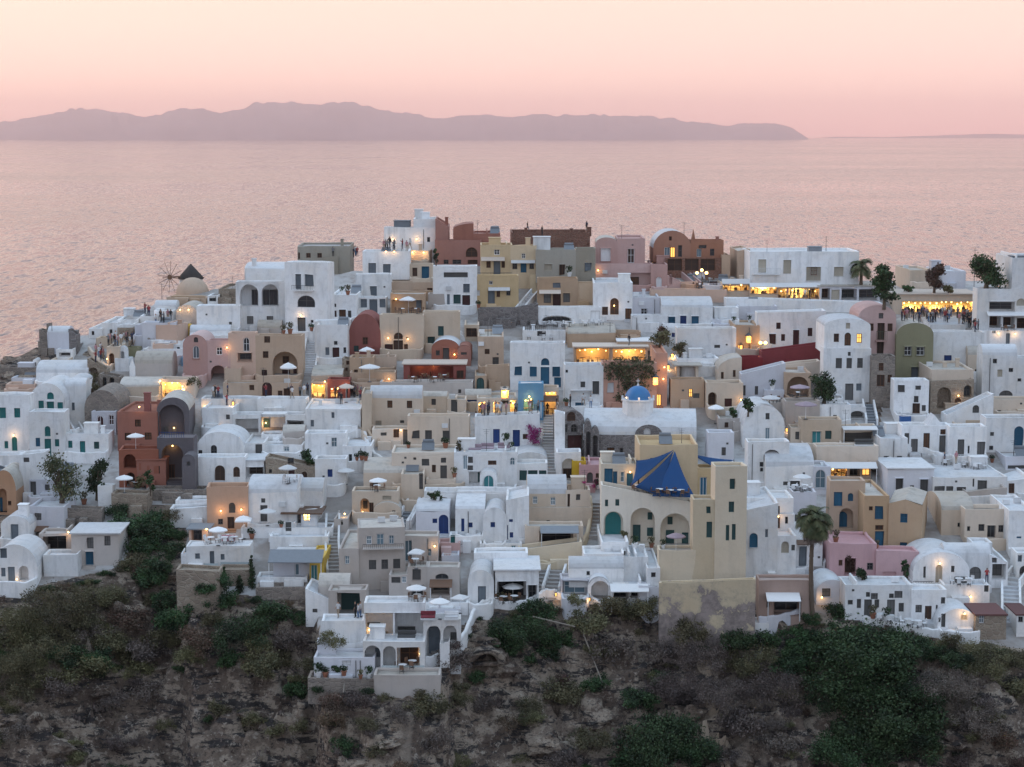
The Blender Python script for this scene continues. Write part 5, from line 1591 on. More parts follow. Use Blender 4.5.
for s_ in SH.replace('\n', '').split(';'):
    a = s_.split(); shrub(float(a[0]), float(a[1]), float(a[2]), KD[a[3]])
for i in range(185):
    px, py = rng.uniform(-60, 1084), rng.uniform(600, 790)
    if (300 < px < 450 and py < 700) or (640 < px < 780 and py < 660): continue
    p = hit(px, py, False)
    b = 512 + p.x / p.y * F
    if p.y > lerp_tab(FY, b) - 1.2: continue
    shrub(px, py, rng.uniform(6, 17), rng.choice(['leaf_dry', 'leaf_dry', 'leaf_dry', 'leaf_olive', 'leaf_olive', 'leaf_olive', 'leaf_dark', 'leaf_red'] if px > 330 else ['leaf_olive', 'leaf_olive', 'leaf_olive', 'leaf_dark', 'leaf_dry', 'leaf_red']), on=p)
for px in range(-40, 1064, 8):                             # a ragged green fringe under the lowest walls
    py = lerp_tab(FRONT, px) + rng.uniform(-1, 9)
    ok, loc, nor, idx, ob, mw = SC.ray_cast(DG, Vector((0, 0, 0)), ray(px, py).normalized())
    if ok and ob.name == 'ground': shrub(px, py, rng.uniform(4, 9), rng.choice(['leaf_olive', 'leaf_olive', 'leaf_dark', 'leaf_dry', 'leaf_red']), on=loc)
for a in ((652, 646, 9, 'o'), (676, 655, 11, 'y'), (704, 648, 8, 'd'), (728, 652, 10, 'o'), (748, 645, 9, 'd'), (641, 632, 8, 'o'), (420, 693, 9, 'o'), (350, 694, 8, 'y'), (385, 697, 9, 'o'), (318, 690, 8, 'd')):
    shrub(a[0], a[1], a[2], KD[a[3]])
# dry scrub and grass that nobody could count
def scrub():
    mb = MB(); r = random.Random(5)
    n = 0
    while n < 15000:
        x = r.uniform(-75, 75); y = r.uniform(172, 222)
        b = 512 + x / y * F; yf = lerp_tab(FY, b)
        if y > yf - 0.4: continue
        n += 1
        if noise.noise(Vector((x * .17, y * .17, 2))) < 0.10 or noise.noise(Vector((x * .6, y * .6, 8))) < 0.0: continue
        z = ground_z(x, y); h = r.uniform(0.15, 0.55)
        for k in range(3):
            a = r.uniform(0, 2 * PI); w = r.uniform(.06, .2)
            d = Vector((math.cos(a), math.sin(a), 0)); t = Vector((r.uniform(-.25, .25), r.uniform(-.25, .25), h))
            q = Vector((x + r.uniform(-.2, .2), y + r.uniform(-.2, .2), z - .05))
            mb.add([q - d * w, q + d * w, q + d * w * .3 + t, q - d * w * .5 + t * .8], [(0, 1, 2, 3)])
    o = mb.build('dry_scrub', ['leaf_dry'], kind='stuff')
    tag(o, 'low dry scrub and grass covering the cliff slope', 'scrub')
scrub()
# loose rocks
def rock_mesh(seed):
    bm = bmesh.new(); bmesh.ops.create_icosphere(bm, subdivisions=3, radius=1)
    for v in bm.verts:
        n = noise.fractal(v.co * 1.3 + Vector((seed * 3.1, 0, 0)), 0.8, 2.1, 4); v.co *= 1 + 0.45 * n; v.co.z *= 0.7
    me = bpy.data.meshes.new('rock'); bm.to_mesh(me); bm.free(); me.materials.append(MATS['ground']); return me
RM = [rock_mesh(i) for i in range(4)]
def rock(px, py, rp, label=None, z=0):
    ok, p, nor_, i_, ob_, mw_ = SC.ray_cast(DG, Vector((0, 0, 0)), ray(px, py).normalized())
    if not ok or ob_.name != 'ground': return
    o = bpy.data.objects.new('rock', RM[rng.randint(0, 3)]); COL.objects.link(o)
    r = rp / F * p.y; o.location = p + Vector((0, 0, z - .25 * r)); o.scale = (r, r * rng.uniform(.7, 1.1), r * rng.uniform(.5, .8)); o.rotation_euler = (rng.uniform(-.4, .4), rng.uniform(-.4, .4), rng.uniform(0, 6))
    tag(o, label or 'weathered brown boulder lying on the cliff slope', 'rock', None if label else 'boulders on the cliff')
for a in ((250, 715, 16), (270, 722, 20), (100, 690, 14), (15, 715, 22), (165, 662, 14), (210, 668, 10), (390, 738, 16), (420, 690, 12), (505, 665, 14), (540, 735, 20), (600, 715, 15), (870, 740, 14), (955, 735, 18), (985, 725, 14), (905, 715, 12), (470, 650, 13), (490, 640, 12), (455, 640, 9), (360, 760, 14), (120, 740, 15), (60, 745, 16), (740, 755, 15), (700, 710, 9), (640, 650, 9)): rock(*a)
for a in ((650, 648, 9), (668, 650, 11), (690, 652, 12), (712, 650, 9), (735, 648, 11), (752, 640, 8), (645, 625, 7)): rock(*a)
for a in ((22, 338, 12), (40, 348, 14), (62, 352, 14), (12, 356, 12), (82, 340, 10), (50, 362, 12), (30, 366, 12), (5, 372, 12), (75, 362, 10), (90, 350, 8)):
    rock(a[0], a[1] + 4, a[2] * 1.0, 'dark sea worn crag under the ruined castle on the left point' if a[0] == 40 else None)

# ------------------------------------------------------------------ trees
def place_at(tile, x, y, dy=0):
    return hit(*T(tile, x, y), True)
def tree(px, base, top, wpx, kind, label, trunk_h=0.35, seed=1, lobes=9, name='tree', leaf=0.13, n=2600, squash=.8):
    p = hit(px, base, True); s = p.y / F; Hh = (base - top) * s; Rw = wpx / 2 * s
    e = empty(name, p, label, 'tree'); r = random.Random(seed)
    tb = MB(); zc = Hh * trunk_h
    tb.tube((0, 0, -.5), (0.05, 0, zc), Rw * .12 + .05, Rw * .08 + .04)
    cb = MB(); ls = []
    for i in range(lobes + 4):
        a = 2 * PI * i * .382 + r.uniform(-.3, .3); rad = r.uniform(.30, .48) * min(Rw, (Hh - zc) * .8)
        q = r.uniform(.15, 1) ** .6 * (Rw - rad); f_ = ((i * 7) % (lobes + 4) + .5) / (lobes + 4); z = (zc + rad * .3) * (1 - f_) + (Hh - rad * squash) * f_
        c = Vector((q * math.cos(a), q * math.sin(a), z * (1 - .12 * q / Rw)))
        ls.append((c, rad)); tb.tube((0.05, 0, zc * .9), c, Rw * .05 + .03, .02)
    ls.append((Vector((0, 0, (zc + Hh) / 2)), .5 * min(Rw, (Hh - zc) * .6)))
    tot = sum(l[1] ** 2 for l in ls)
    for c, rad in ls: leaves(cb, c, rad, int(n * rad * rad / tot), leaf, r, squash, .35)
    tb.build('trunk', 'bark', e); cb.build('crown', kind, e)
    return e
tree(62, 503, 446, 50, 'leaf_pine', 'sparse olive green pine before the teal shuttered white row', .12, 3, 13, leaf=.15, n=2300)
tree(97, 500, 453, 30, 'leaf_dark', 'dense darker tree close to the right of the sparse pine', .2, 4, 8, leaf=.15, n=2200)
tree(884, 310, 264, 30, 'leaf_dark', 'leafy dark green tree at the corner of the long white restaurant', .15, 5, 9, leaf=.2)
tree(934, 295, 262, 23, 'leaf_red', 'dark pointed cypress like tree in front of pale sea side houses', .2, 6, 8, leaf=.17)
tree(986, 294, 258, 46, 'leaf_dark', 'broad round dark green tree beside the white corner restaurant', .08, 7, 13, leaf=.19, squash=.8)
tree(824, 400, 370, 32, 'leaf_dark', 'small dark tree in front of the tall gabled white house', .05, 8, 9, leaf=.16)
tree(908, 292, 284, 16, 'leaf_dark', 'low round bush behind the open air taverna roof', .1, 9, 6, leaf=.15, n=500, name='bush')
tree(948, 293, 284, 14, 'leaf_olive', 'low bush at the right foot of the pointed cypress', .1, 10, 6, leaf=.15, n=500, name='bush')
tree(92, 395, 374, 17, 'leaf_olive', 'brownish bush growing under the tan ruined arch', .1, 12, 7, leaf=.14, n=700, name='bush')
tree(459, 567, 558, 6, 'leaf_olive', 'small rounded bush at the end of the long low cream house', .1, 12, 5, leaf=.1, n=300, name='bush') if False else None
tree(459, 449, 437, 8, 'leaf_olive', 'small round bush beside the long low cream house', .1, 13, 5, leaf=.1, n=400, name='bush')
tree(435, 500, 491, 17, 'leaf_dark', 'flat bush on the roof above the deep blue arched gate', .1, 14, 6, leaf=.12, n=600, name='bush')
tree(307, 463, 446, 17, 'leaf_dark', 'dark spreading bush on top of the rough beige stone house', .1, 15, 7, leaf=.14, n=700, name='bush')
tree(748, 413, 396, 14, 'leaf_dark', 'dark bush in the yard left of the white gabled chapel', .1, 16, 6, leaf=.14, n=700, name='bush')
tree(733, 420, 408, 9, 'leaf_dark', 'small dark bush below the cream arched entrance house', .1, 17, 6, leaf=.14, n=400, name='bush')
tree(862, 580, 566, 14, 'leaf_dark', 'dark green bush in the courtyard of bright pink house', .1, 18, 6, leaf=.13, n=600, name='bush')
tree(905, 576, 556, 10, 'leaf_dark', 'leafy creeper at the right end of the bright pink house', .1, 19, 6, leaf=.13, n=500, name='bush')
tree(150, 497, 472, 12, 'leaf_dark', 'slim dark bush at the corner of red cube house', .1, 20, 6, leaf=.13, n=600, name='bush')
tree(336, 672, 664, 11, 'leaf_dark', 'low bush in the round planter of the lowest terrace', .05, 21, 6, leaf=.1, n=500, name='bush')
tree(436, 265, 247, 7, 'leaf_dark', 'tall dark plant in front of red mansion wall', .1, 22, 6, leaf=.13, n=500, name='bush')
tree(660, 345, 328, 26, 'leaf_olive', 'grey green shrubbery under the white house with navy door', .1, 23, 8, leaf=.15, n=900, name='bush')
tree(680, 352, 336, 18, 'leaf_olive', 'dry garden shrubs right of the glowing restaurant terrace', .1, 24, 8, leaf=.15, n=600, name='bush')
tree(624, 536, 527, 9, 'leaf_olive', 'yellowing bush before green arched door of yellow mansion', .1, 25, 6, leaf=.11, n=450, name='bush')
tree(664, 345, 322, 16, 'leaf_red', 'reddish creeper hanging over the right end of glowing restaurant', .1, 26, 6, leaf=.14, n=600, name='bush')
def cypress(px, base, top, wpx, label, kind='leaf_dark'):
    p = hit(px, base, False); s = p.y / F; Hh = (base - top) * s; Rw = wpx / 2 * s
    e = empty('cypress', p, label, 'tree'); tb = MB(); tb.tube((0, 0, -.4), (0, 0, Hh * .8), .08, .03); tb.build('trunk', 'bark', e)
    cb = MB(); r = random.Random(int(px))
    for i in range(9):
        t = i / 8; leaves(cb, (r.uniform(-.1, .1), r.uniform(-.1, .1), Hh * (.08 + .85 * t)), Rw * (1 - .75 * t ** 1.5), 90, .12, r, 1.2, .3)
    cb.build('crown', kind, e)
cypress(224, 590, 566, 10, 'thin dark cypress against the rubble wall, leftmost of a row of three')
cypress(240, 592, 575, 9, 'short dark cypress in the middle of the row by the rubble wall')
cypress(252, 588, 553, 8, 'thin dark cypress nearest to the slanted grey shed roof')
def palm(px, base, top, crown_r, label, nf=46, lean=0.0, skirt=True, name='palm_tree'):
    p = hit(px, base, True); s = p.y / F; Hh = (base - top) * s; R = crown_r * s
    e = empty(name, p, label, 'tree'); tb = MB(); prev = Vector((0, 0, -.6)); n = 14
    for i in range(n):
        t = (i + 1) / n; q = Vector((lean * s * math.sin(t * PI * .9), 0, Hh * t))
        tb.tube(prev, q, .30 - .08 * t + (.02 if i % 2 else 0), .27 - .08 * t, 9); prev = q
    tb.build('trunk', 'bark', e); cb = MB(); r = random.Random(int(px)); top_p = prev
    sk = MB()
    for i in range(nf):
        a = r.uniform(0, 2 * PI); el = r.uniform(-.25, 1.35); Lf = R * r.uniform(.9, 1.15); dry = False
        if skirt and i > nf * .72: el = r.uniform(-1.2, -.5); Lf = R * r.uniform(.7, 1.15); dry = True
        m = sk if dry else cb; pt = top_p.copy(); d = Vector((math.cos(a) * math.cos(el), math.sin(a) * math.cos(el), math.sin(el)))
        side = Vector((-math.sin(a), math.cos(a), 0)); seg = 9; stp = Lf / seg
        for k in range(seg):
            q = pt + d * stp; m.add([pt - side * .02, pt + side * .02, q + side * .015, q - side * .015], [(0, 1, 2, 3)])
            ll = R * .30 * math.sin(PI * (k + 1.2) / (seg + 1.5)) + .05
            for sg in (-1, 1):
                for f in (.25, .75):
                    b = pt.lerp(q, f); tip = b + side * sg * ll + d * ll * .6 - Vector((0, 0, ll * .35)); w = d * .075
                    m.add([b - w, b + w, tip], [(0, 1, 2)])
            pt = q; d = (d + Vector((0, 0, -.20 - .05 * k * .5))).normalized()
    cb.build('crown', 'leaf_palm', e)
    if skirt: sk.build('dead_frond', 'leaf_dry', e)
palm(813, 612, 508, 23, 'tall shaggy fan palm standing in front of the tan blue doors house', 130, -3)
palm(861, 285, 267, 15, 'feathery date palm at the end of the long white restaurant roof', 40, 0, False)
def creeper(tile, pts, label, kind, n, leaf, name='climbing_vine'):
    cs = []
    for x, y, r in pts:
        px, py = T(tile, x, y); p = hit(px, py, False, 0); cs.append((p, r / SCL / F * p.y))
    o0 = cs[0][0]; e = empty(name, o0, label, 'plant'); mb = MB(); tot = sum(r * r for _, r in cs)
    for p, r in cs: leaves(mb, p - o0 - Vector((0, .15, 0)), r, int(n * r * r / tot), leaf, squash=.9, shell=.2)
    st = MB()
    for p, r in cs[1:]: st.tube(Vector((0, -.05, 0)), p - o0 + Vector((0, -.05, 0)), .05, .03, 6)
    st.build('stem', 'bark', e); mb.build('crown', kind, e)
creeper('J', [(600, 235, 40), (560, 240, 35), (650, 245, 45), (700, 235, 42), (750, 240, 40), (610, 280, 42), (660, 300, 45), (720, 290, 45), (770, 270, 35), (690, 345, 40), (640, 345, 38), (730, 345, 40), (610, 395, 28), (560, 290, 25), (760, 215, 35), (690, 215, 35), (620, 215, 35)], 'great dark green vine covering the terracotta pink wall', 'leaf_pine', 3200, .16)
creeper('J', [(175, 590, 30), (190, 570, 30), (160, 560, 24), (185, 620, 26), (165, 600, 30), (150, 540, 16)], 'bright magenta bougainvillea beside the royal blue doors', 'petal', 1100, .10, 'bougainvillea')
creeper('K', [(490, 215, 14), (480, 235, 12), (430, 215, 10)], 'small magenta flowering plant by the small pink house', 'petal', 200, .09, 'bougainvillea')
creeper('B', [(720, 250, 25), (735, 270, 22), (705, 285, 20)], 'leafy creeper in front of the red lean to', 'leaf_olive', 500, .11)
creeper('S', [(130, 470, 22), (140, 500, 26), (125, 450, 14)], 'red flecked creeper on the bright pink house', 'leaf_red', 500, .10)
creeper('D', [(70, 150, 22), (90, 170, 22), (50, 165, 18)], 'lit yellow green potted creeper on the terrace below pink house', 'leaf_olive', 400, .11)

# ------------------------------------------------------------------ windmill, dome and sails
def windmill():
    px, py = T('C', 262, 310); y = at(px, 303).y + 9
    p = at_depth(px, py, y); s = y / F / SCL
    e = empty('windmill', p, 'white round windmill with dark conical cap and bare spoked wheel', 'windmill')
    Rm = 62 * s; zt = 62 * s
    mb = MB(); mb.lathe([(Rm * 1.05, -4), (Rm * 1.0, 0), (Rm * .95, zt)], 24); mb.build('tower', 'W', e, smooth=True)
    mb = MB(); mb.lathe([(Rm * 1.06, zt - .02), (Rm * 1.08, zt + .1), (Rm * .55, zt + 40 * s), (.05, zt + 76 * s)], 24); mb.build('cap', 'thatch', e, smooth=True)
    hub = Vector((-88 * s, -Rm * .8, zt + 12 * s)); ax = Vector((-.55, -.85, 0)).normalized()
    mb = MB(); mb.tube((0, 0, zt + 12 * s), hub + ax * .5, .16, .12); mb.tube(hub + ax * .45, hub + ax * .62, .42, .42, 12); mb.build('axle', 'wood', e)
    wh = MB(); u = ax.cross(Vector((0, 0, 1))).normalized(); v = Vector((0, 0, 1)); r = 86 * s; c = hub + ax * .5; tips = []
    for i in range(12):
        a = 2 * PI * i / 12 + .1; t = c + (u * math.cos(a) + v * math.sin(a)) * r; tips.append(t); wh.tube(c, t, .05, .03, 6)
    for i in range(12): wh.tube(tips[i].lerp(c, .1), tips[(i + 1) % 12].lerp(c, .1), .012, .012, 4); wh.tube(c + ax * 1.6, tips[i], .01, .01, 4)
    wh.tube(c, c + ax * 1.6, .06, .03, 6); wh.build('sail_wheel', 'wood', e)
windmill()
church = next(b for b in BLDS if b.name == 'church').root
def church_dome():
    px, py = T('J', 705, 482); y = church.location.y + 4.2
    p = at_depth(px, py, y) - church.location; s = y / F / SCL
    r = 80 * s; h = 72 * s; wl = MB(); wl.lathe([(r, -2.5), (r, h), (r * 1.07, h + .03), (r * 1.07, h + .22), (r * .9, h + .23)], 8, p)
    d = wl.build('drum', 'W', church)
    for i in range(8):
        a = PI / 8 + PI / 4 * i + PI / 8; c = Vector((math.cos(a), math.sin(a), 0)); t = Vector((-c.y, c.x, 0)); rr = r * math.cos(PI / 8) + .02
        pts = [(-.2, h * .30), (.2, h * .30), (.2, h * .72), (.1, h * .80), (-.1, h * .80), (-.2, h * .72)]
        mb = MB(); mb.poly([p + c * rr + t * q + Vector((0, 0, z)) for q, z in pts]); ring(mb, pts, 0, .06, lambda v: p + c * (rr - v.y) + t * v.x + Vector((0, 0, v.z))); mb.build('window', 'j_k', d)
        pn = MB(); pn.box(-.12, .12, -.12, .12, 0, .45, lambda v: p + Vector((math.cos(a) * r, math.sin(a) * r, h + .2)) + v); pn.build('finial', 'W', d)
    R2 = 67 * s; dm = MB(); prof = [(R2 * 1.02, h + .2)] + [(max(.03, R2 * math.cos(PI / 2 * k / 10)), h + .22 + R2 * 1.02 * math.sin(PI / 2 * k / 10)) for k in range(11)]
    dm.lathe(prof, 32, p); o = dm.build('dome', 'dome_blue', church, smooth=True)
    zt = h + .2 + R2 * 1.02; cr = MB(); q = p + Vector((0, 0, zt)); cr.tube(q, q + Vector((0, 0, .25)), .18, .12); cr.box(-.04, .04, -.04, .04, .2, .95, lambda v: q + v); cr.box(-.25, -.041, -.04, .04, .6, .68, lambda v: q + v); cr.box(.041, .25, -.04, .04, .6, .68, lambda v: q + v); cr.build('cross', 'W', o)
    for dx in (-62, 55, -10, 8):
        l = MB(); l.ball(p + Vector((dx * s, -r * .7, h + .55)), .10, 6); bo = l.build('bulb', 'bulb', d, smooth=True)
    point(d, p + Vector((0, -r - .8, h + .6)), 14)
church_dome()
man = next(b for b in BLDS if 'blue sails' in b.label).root
def sail(corners, label, sag=.35, mast=()):
    P = [at_depth(*T(t, x, y), man.location.y + dy) for t, x, y, dy in corners]
    o0 = P[0]; e = empty('shade_sail', o0, label, 'shade sail'); n = 10; mb = MB(); idx = {}
    vs = []
    for i in range(n + 1):
        for j in range(n + 1 - i):
            a, b = i / n, j / n; c = 1 - a - b; q = P[0] * c + P[1] * a + P[2] * b
            ctr = (P[0] + P[1] + P[2]) / 3
            edge = (a * b + b * c + a * c) * 3
            k = 1 - .11 * (4 * (a * b * (1 - c) + b * c * (1 - a) + a * c * (1 - b)) * .8)     # hollowed edges
            q = ctr + (q - ctr) * k - Vector((0, 0, sag * edge * .5)); idx[i, j] = len(vs); vs.append(q - o0)
    fs = []
    for i in range(n):
        for j in range(n - i):
            fs.append((idx[i, j], idx[i + 1, j], idx[i, j + 1]))
            if j < n - i - 1: fs.append((idx[i + 1, j], idx[i + 1, j + 1], idx[i, j + 1]))
    mb.add(vs, fs); c = mb.build('canvas', 'canvas_blue', e, smooth=True)
    md = c.modifiers.new('thickness', 'SOLIDIFY'); md.thickness = .04
    pm = MB()
    for k, hgt in mast: pm.tube(P[k] - o0 - Vector((0, 0, hgt)), P[k] - o0 + Vector((0, 0, .1)), .06, .05)
    if mast: pm.build('mast', 'metal', e)
sail([('K', 888, 52, -.5), ('K', 668, 236, -4.4), ('K', 698, 106, -1.2)], 'royal blue shade sail, the left one stretched over the yellow mansion terrace', .5, ((2, .8),))
sail([('K', 894, 56, -.5), ('K', 1000, 296, -4.7), ('K', 778, 288, -4.5)], 'royal blue shade sail rising to a sharp peak over the yellow mansion terrace', .35, ((1, 2.2),))
sail([('K', 889, 54, -.45), ('K', 690, 240, -4.3), ('K', 822, 292, -4.55)], 'royal blue shade sail, the middle one of three over the yellow mansion terrace', .3)
sail([('P', 160, 20, 3), ('P', 378, 52, 2), ('P', 275, 88, 0.5)], 'small royal blue shade sail on the roof terrace of yellow mansion', .25, ((1, 1.2), (2, 2.2)))

# ------------------------------------------------------------------ stairs and low walls
def stairs(tile, pts, w, label, mat='paving', side=None, lift=.10, name='staircase'):
    P = [at(*T(tile, x, y)) + Vector((0, 0, lift)) for x, y in pts]
    e = empty(name, P[0], label, 'stairs'); mb = MB(); sd = MB()
    for a, b in zip(P, P[1:]):
        dh = Vector((b.x - a.x, b.y - a.y, 0)); ln = dh.length; u = dh.normalized(); v = Vector((-u.y, u.x, 0)); rise = b.z - a.z
        n = max(2, int(abs(rise) / .24))
        for i in range(n):
            z1 = a.z + rise * (i + 1) / n; s0, s1 = ln * i / n, ln * (i + 1) / n - .006
            fr = lambda q: a + u * q.x + v * q.y + Vector((0, 0, q.z - a.z)) - P[0]
            mb.box(s0, s1, -w / 2, w / 2, z1 - 1.2, z1, fr)
            mb.cur = 1; mb.box(s0 - .02, s0 + .05, -w / 2 + .01, w / 2 - .01, z1 + .004, z1 + .015, fr); mb.cur = 0
        if side:
            for sg in (-1, 1):
                sd.add([fr_(a, u, v, P[0], q) for q in ((0, sg * w / 2, -1), (ln, sg * w / 2, rise - 1), (ln, sg * (w / 2 + .25), rise - 1), (0, sg * (w / 2 + .25), -1),
                        (0, sg * w / 2, .75), (ln, sg * w / 2, rise + .75), (ln, sg * (w / 2 + .25), rise + .75), (0, sg * (w / 2 + .25), .75))],
                       [(3, 2, 1, 0), (4, 5, 6, 7), (0, 1, 5, 4), (1, 2, 6, 5), (2, 3, 7, 6), (3, 0, 4, 7)])
    mb.build('steps', [mat, 'j_w'], e)
    if side: o = sd.build('side_wall', side, e)
def fr_(a, u, v, o, q): return a + u * q[0] + v * q[1] + Vector((0, 0, q[2])) - o
stairs('J', [(252, 790), (252, 640), (258, 485)], 1.8, 'long grey paved street of steps left of the church', 'paving', None)
stairs('K', [(478, 505), (488, 320)], 1.2, 'narrow grey steps between cream house and yellow mansion', 'paving')
stairs('M', [(362, 222), (398, 105)], 1.6, 'grey steps with white edges leading down to the cliff edge', 'paving', 'W')
stairs('P', [(802, 612), (852, 450)], 1.4, 'pale grey steps behind the palm trunk', 'paving', 'W')
stairs('E', [(892, 545), (880, 395), (885, 255)], 1.3, 'long grey stair climbing beside the tall greige house', 'paving', 'W')
stairs('H', [(322, 442), (428, 262)], 1.6, 'white edged dark grey stair curving up past cream terrace house', 'slate', 'W')
stairs('U', [(958, 388), (955, 185), (1005, 120)], 1.7, 'broad white stair rising at the right edge of the village', 'roof_W', 'W')
stairs('R', [(245, 382), (225, 280)], 1.2, 'blue grey stair beside the tall gabled white house foot', 'slate', 'W')
stairs('C', [(858, 742), (895, 532)], 1.8, 'steep white stair left of the bluish white house', 'roof_W', 'W')
stairs('I', [(262, 575), (385, 430)], 1.0, 'white walled stair climbing right of the dark stone wall', 'roof_W', 'W')
stairs('A', [(402, 690), (335, 565)], .9, 'white stair up the side of the teal gabled house', 'roof_W', 'W')
stairs('D', [(318, 560), (345, 462)], 1.0, 'grey steps right of the white double house', 'paving')
stairs('I', [(600, 372), (705, 310)], 1.0, 'white stair rising to the pink mansion lamp', 'roof_W', 'W')
stairs('M', [(312, 215), (330, 100)], 1.0, 'grey sloping lane beside the veranda house', 'paving')
stairs('L', [(690, 560), (700, 470)], .9, 'short grey steps in front of the white arched wing', 'paving')
stairs('N', [(300, 400), (130, 255)], 1.0, 'pink edged stair sloping up to the pink mansion', 'paving', 'P')
stairs('G', [(170, 640), (108, 540), (118, 430)], 1.2, 'curving stair with cream parapet left of the cream storey house', 'paving', 'C')
stairs('R', [(640, 560), (640, 500)], .8, 'tiny steps up to the white door row', 'paving')

def low_wall(tile, pts, h, label, mat='W', th=.4, name='garden_wall', lift=0.0):
    P = [at(*T(tile, x, y)) + Vector((0, 0, lift)) for x, y in pts]
    Q = []                                       # smooth the run of the wall
    for i in range(len(P) - 1):
        p0, p1, p2, p3 = P[max(0, i - 1)], P[i], P[i + 1], P[min(len(P) - 1, i + 2)]
        for k in range(6):
            t = k / 6; Q.append(.5 * ((2 * p1) + (p2 - p0) * t + (2 * p0 - 5 * p1 + 4 * p2 - p3) * t * t + (3 * p1 - p0 - 3 * p2 + p3) * t ** 3))
    Q.append(P[-1]); e = P[0]; vs = []; fs = []
    for i, q in enumerate(Q):
        d = (Q[min(i + 1, len(Q) - 1)] - Q[max(i - 1, 0)]); d.z = 0; d.normalize(); v = Vector((-d.y, d.x, 0)) * th / 2
        hh = h * (1 + .08 * math.sin(i * 1.7))
        for w, z in ((-1, -2.0), (-1, hh - .1), (-.6, hh), (.6, hh), (1, hh - .1), (1, -2.0)): vs.append(q + v * w + Vector((0, 0, z)) - e)
    n = 6
    for i in range(len(Q) - 1):
        for j in range(5): fs.append((i * n + j, i * n + j + 1, (i + 1) * n + j + 1, (i + 1) * n + j))
    fs.append(tuple(range(n))[::-1]); fs.append(tuple(range((len(Q) - 1) * n, len(Q) * n)))
    mb = MB(); mb.add(vs, fs); o = mb.build(name, mat, None, e); recalc(o); tag(o, label, 'wall')
low_wall('L', [(640, 600), (720, 575), (800, 520), (850, 450), (890, 350), (930, 310), (985, 292), (1022, 292)], 1.1, 'curving white parapet climbing from the lowest house round the cliff')
low_wall('M', [(0, 335), (60, 292), (150, 300), (235, 288), (300, 255), (335, 235), (395, 238)], .8, 'white parapet in front of the veranda house above dark bush')
low_wall('M', [(395, 245), (480, 262), (560, 262), (620, 292), (730, 284), (830, 268), (915, 275)], .7, 'white parapet under the vaulted loggia house at cliff edge')
low_wall('U', [(205, 372), (300, 392), (400, 412), (500, 432), (600, 442), (690, 440), (735, 395), (780, 385), (825, 405)], .8, 'wavy white parapet along the cliff edge above the huge bush')
low_wall('G', [(200, 648), (165, 625), (125, 560), (108, 480), (112, 405)], 1.0, 'cream parapet curving round the cream two storey house', 'C', .3)
low_wall('D', [(800, 470), (930, 440), (960, 500), (1000, 560), (1060, 590)], .9, 'white parapet sweeping down right of the big rounded house')
low_wall('B', [(150, 765), (200, 690), (215, 640), (190, 590), (130, 575)], .7, 'curved white parapet of the lower left round stair')
low_wall('V', [(505, 322), (600, 312), (700, 285), (785, 258)], .7, 'sloping pale parapet before the pinkish brown lean to', 'V')
low_wall('H', [(345, 455), (400, 350), (432, 255), (520, 240), (620, 250)], 1.0, 'white parapet hugging the dark grey stair beside the cave house')
low_wall('S', [(590, 580), (620, 615), (700, 640), (800, 640), (850, 620)], .7, 'white parapet round the terrace of the rounded cave house')
low_wall('E', [(105, 508), (200, 512), (300, 512), (455, 500)], .5, 'low white edge of the sun terrace on the rubble wall')
low_wall('K', [(100, 600), (180, 650), (290, 660), (380, 600), (440, 520), (465, 400), (460, 320)], 1.0, 'cream parapet sweeping round the house with blue grey canopy', 'y2')
low_wall('R', [(290, 600), (400, 540), (470, 520), (560, 545), (640, 570)], .8, 'white parapet winding under the wooden door house')
low_wall('A', [(455, 265), (500, 315), (550, 360), (580, 350)], .8, 'pale parapet of the path beside the tan ruined arch', 'C')
low_wall('A', [(0, 690), (120, 700), (230, 790), (330, 800)], .8, 'white terrace parapet under the teal doors')
low_wall('B', [(-20, 575), (60, 575), (150, 580), (220, 640), (300, 520)], .6, 'white wall beside the grey door gabled house')
low_wall('P', [(440, 660), (560, 655), (700, 635), (780, 615)], .7, 'pale parapet under the white cliff house with round blue window')
low_wall('O', [(380, 470), (450, 480), (520, 470), (640, 480)], .8, 'greige yard wall left of white gabled chapel', 'E')
low_wall('F', [(60, 620), (160, 620), (250, 640), (262, 760)], .7, 'white parapet beside the dark red vaulted house')

# ------------------------------------------------------------------ umbrellas, people, lamps, furniture
def make_umbrella(m, sides=8):
    e = bpy.data.objects.new('patio_umbrella', None); COL.objects.link(e); e.empty_display_size = .3
    c = MB(); n = sides; hz, rz = 2.3, 1.5
    top = (0, 0, hz + .35); rim = [(rz * math.cos(2 * PI * i / n), rz * math.sin(2 * PI * i / n), hz - .12) for i in range(n)]
    mid = [(rz * .5 * math.cos(2 * PI * (i + .0) / n), rz * .5 * math.sin(2 * PI * i / n), hz + .17) for i in range(n)]
    vs = [top] + mid + rim + [(x, y, z - .14) for x, y, z in rim]
    fs = [(0, 1 + i, 1 + (i + 1) % n) for i in range(n)] + [(1 + i, 1 + n + i, 1 + n + (i + 1) % n, 1 + (i + 1) % n) for i in range(n)]
    fs += [(1 + n + i, 1 + 2 * n + i, 1 + 2 * n + (i + 1) % n, 1 + n + (i + 1) % n) for i in range(n)]
    c.add(vs, fs); c.build('canopy', m, e)
    p = MB(); p.tube((0, 0, 0), (0, 0, hz + .42), .035, .03, 8); p.build('pole', 'j_w', e)
    b = MB(); b.lathe([(.32, 0), (.32, .06), (.08, .12)], 12); b.build('base', 'metal', e)
    r = MB()
    for q in rim: r.tube((0, 0, hz - .35), (q[0] * .6, q[1] * .6, q[2] + .12), .012, .012, 4)
    r.build('rib', 'j_w', e); register(e); return e
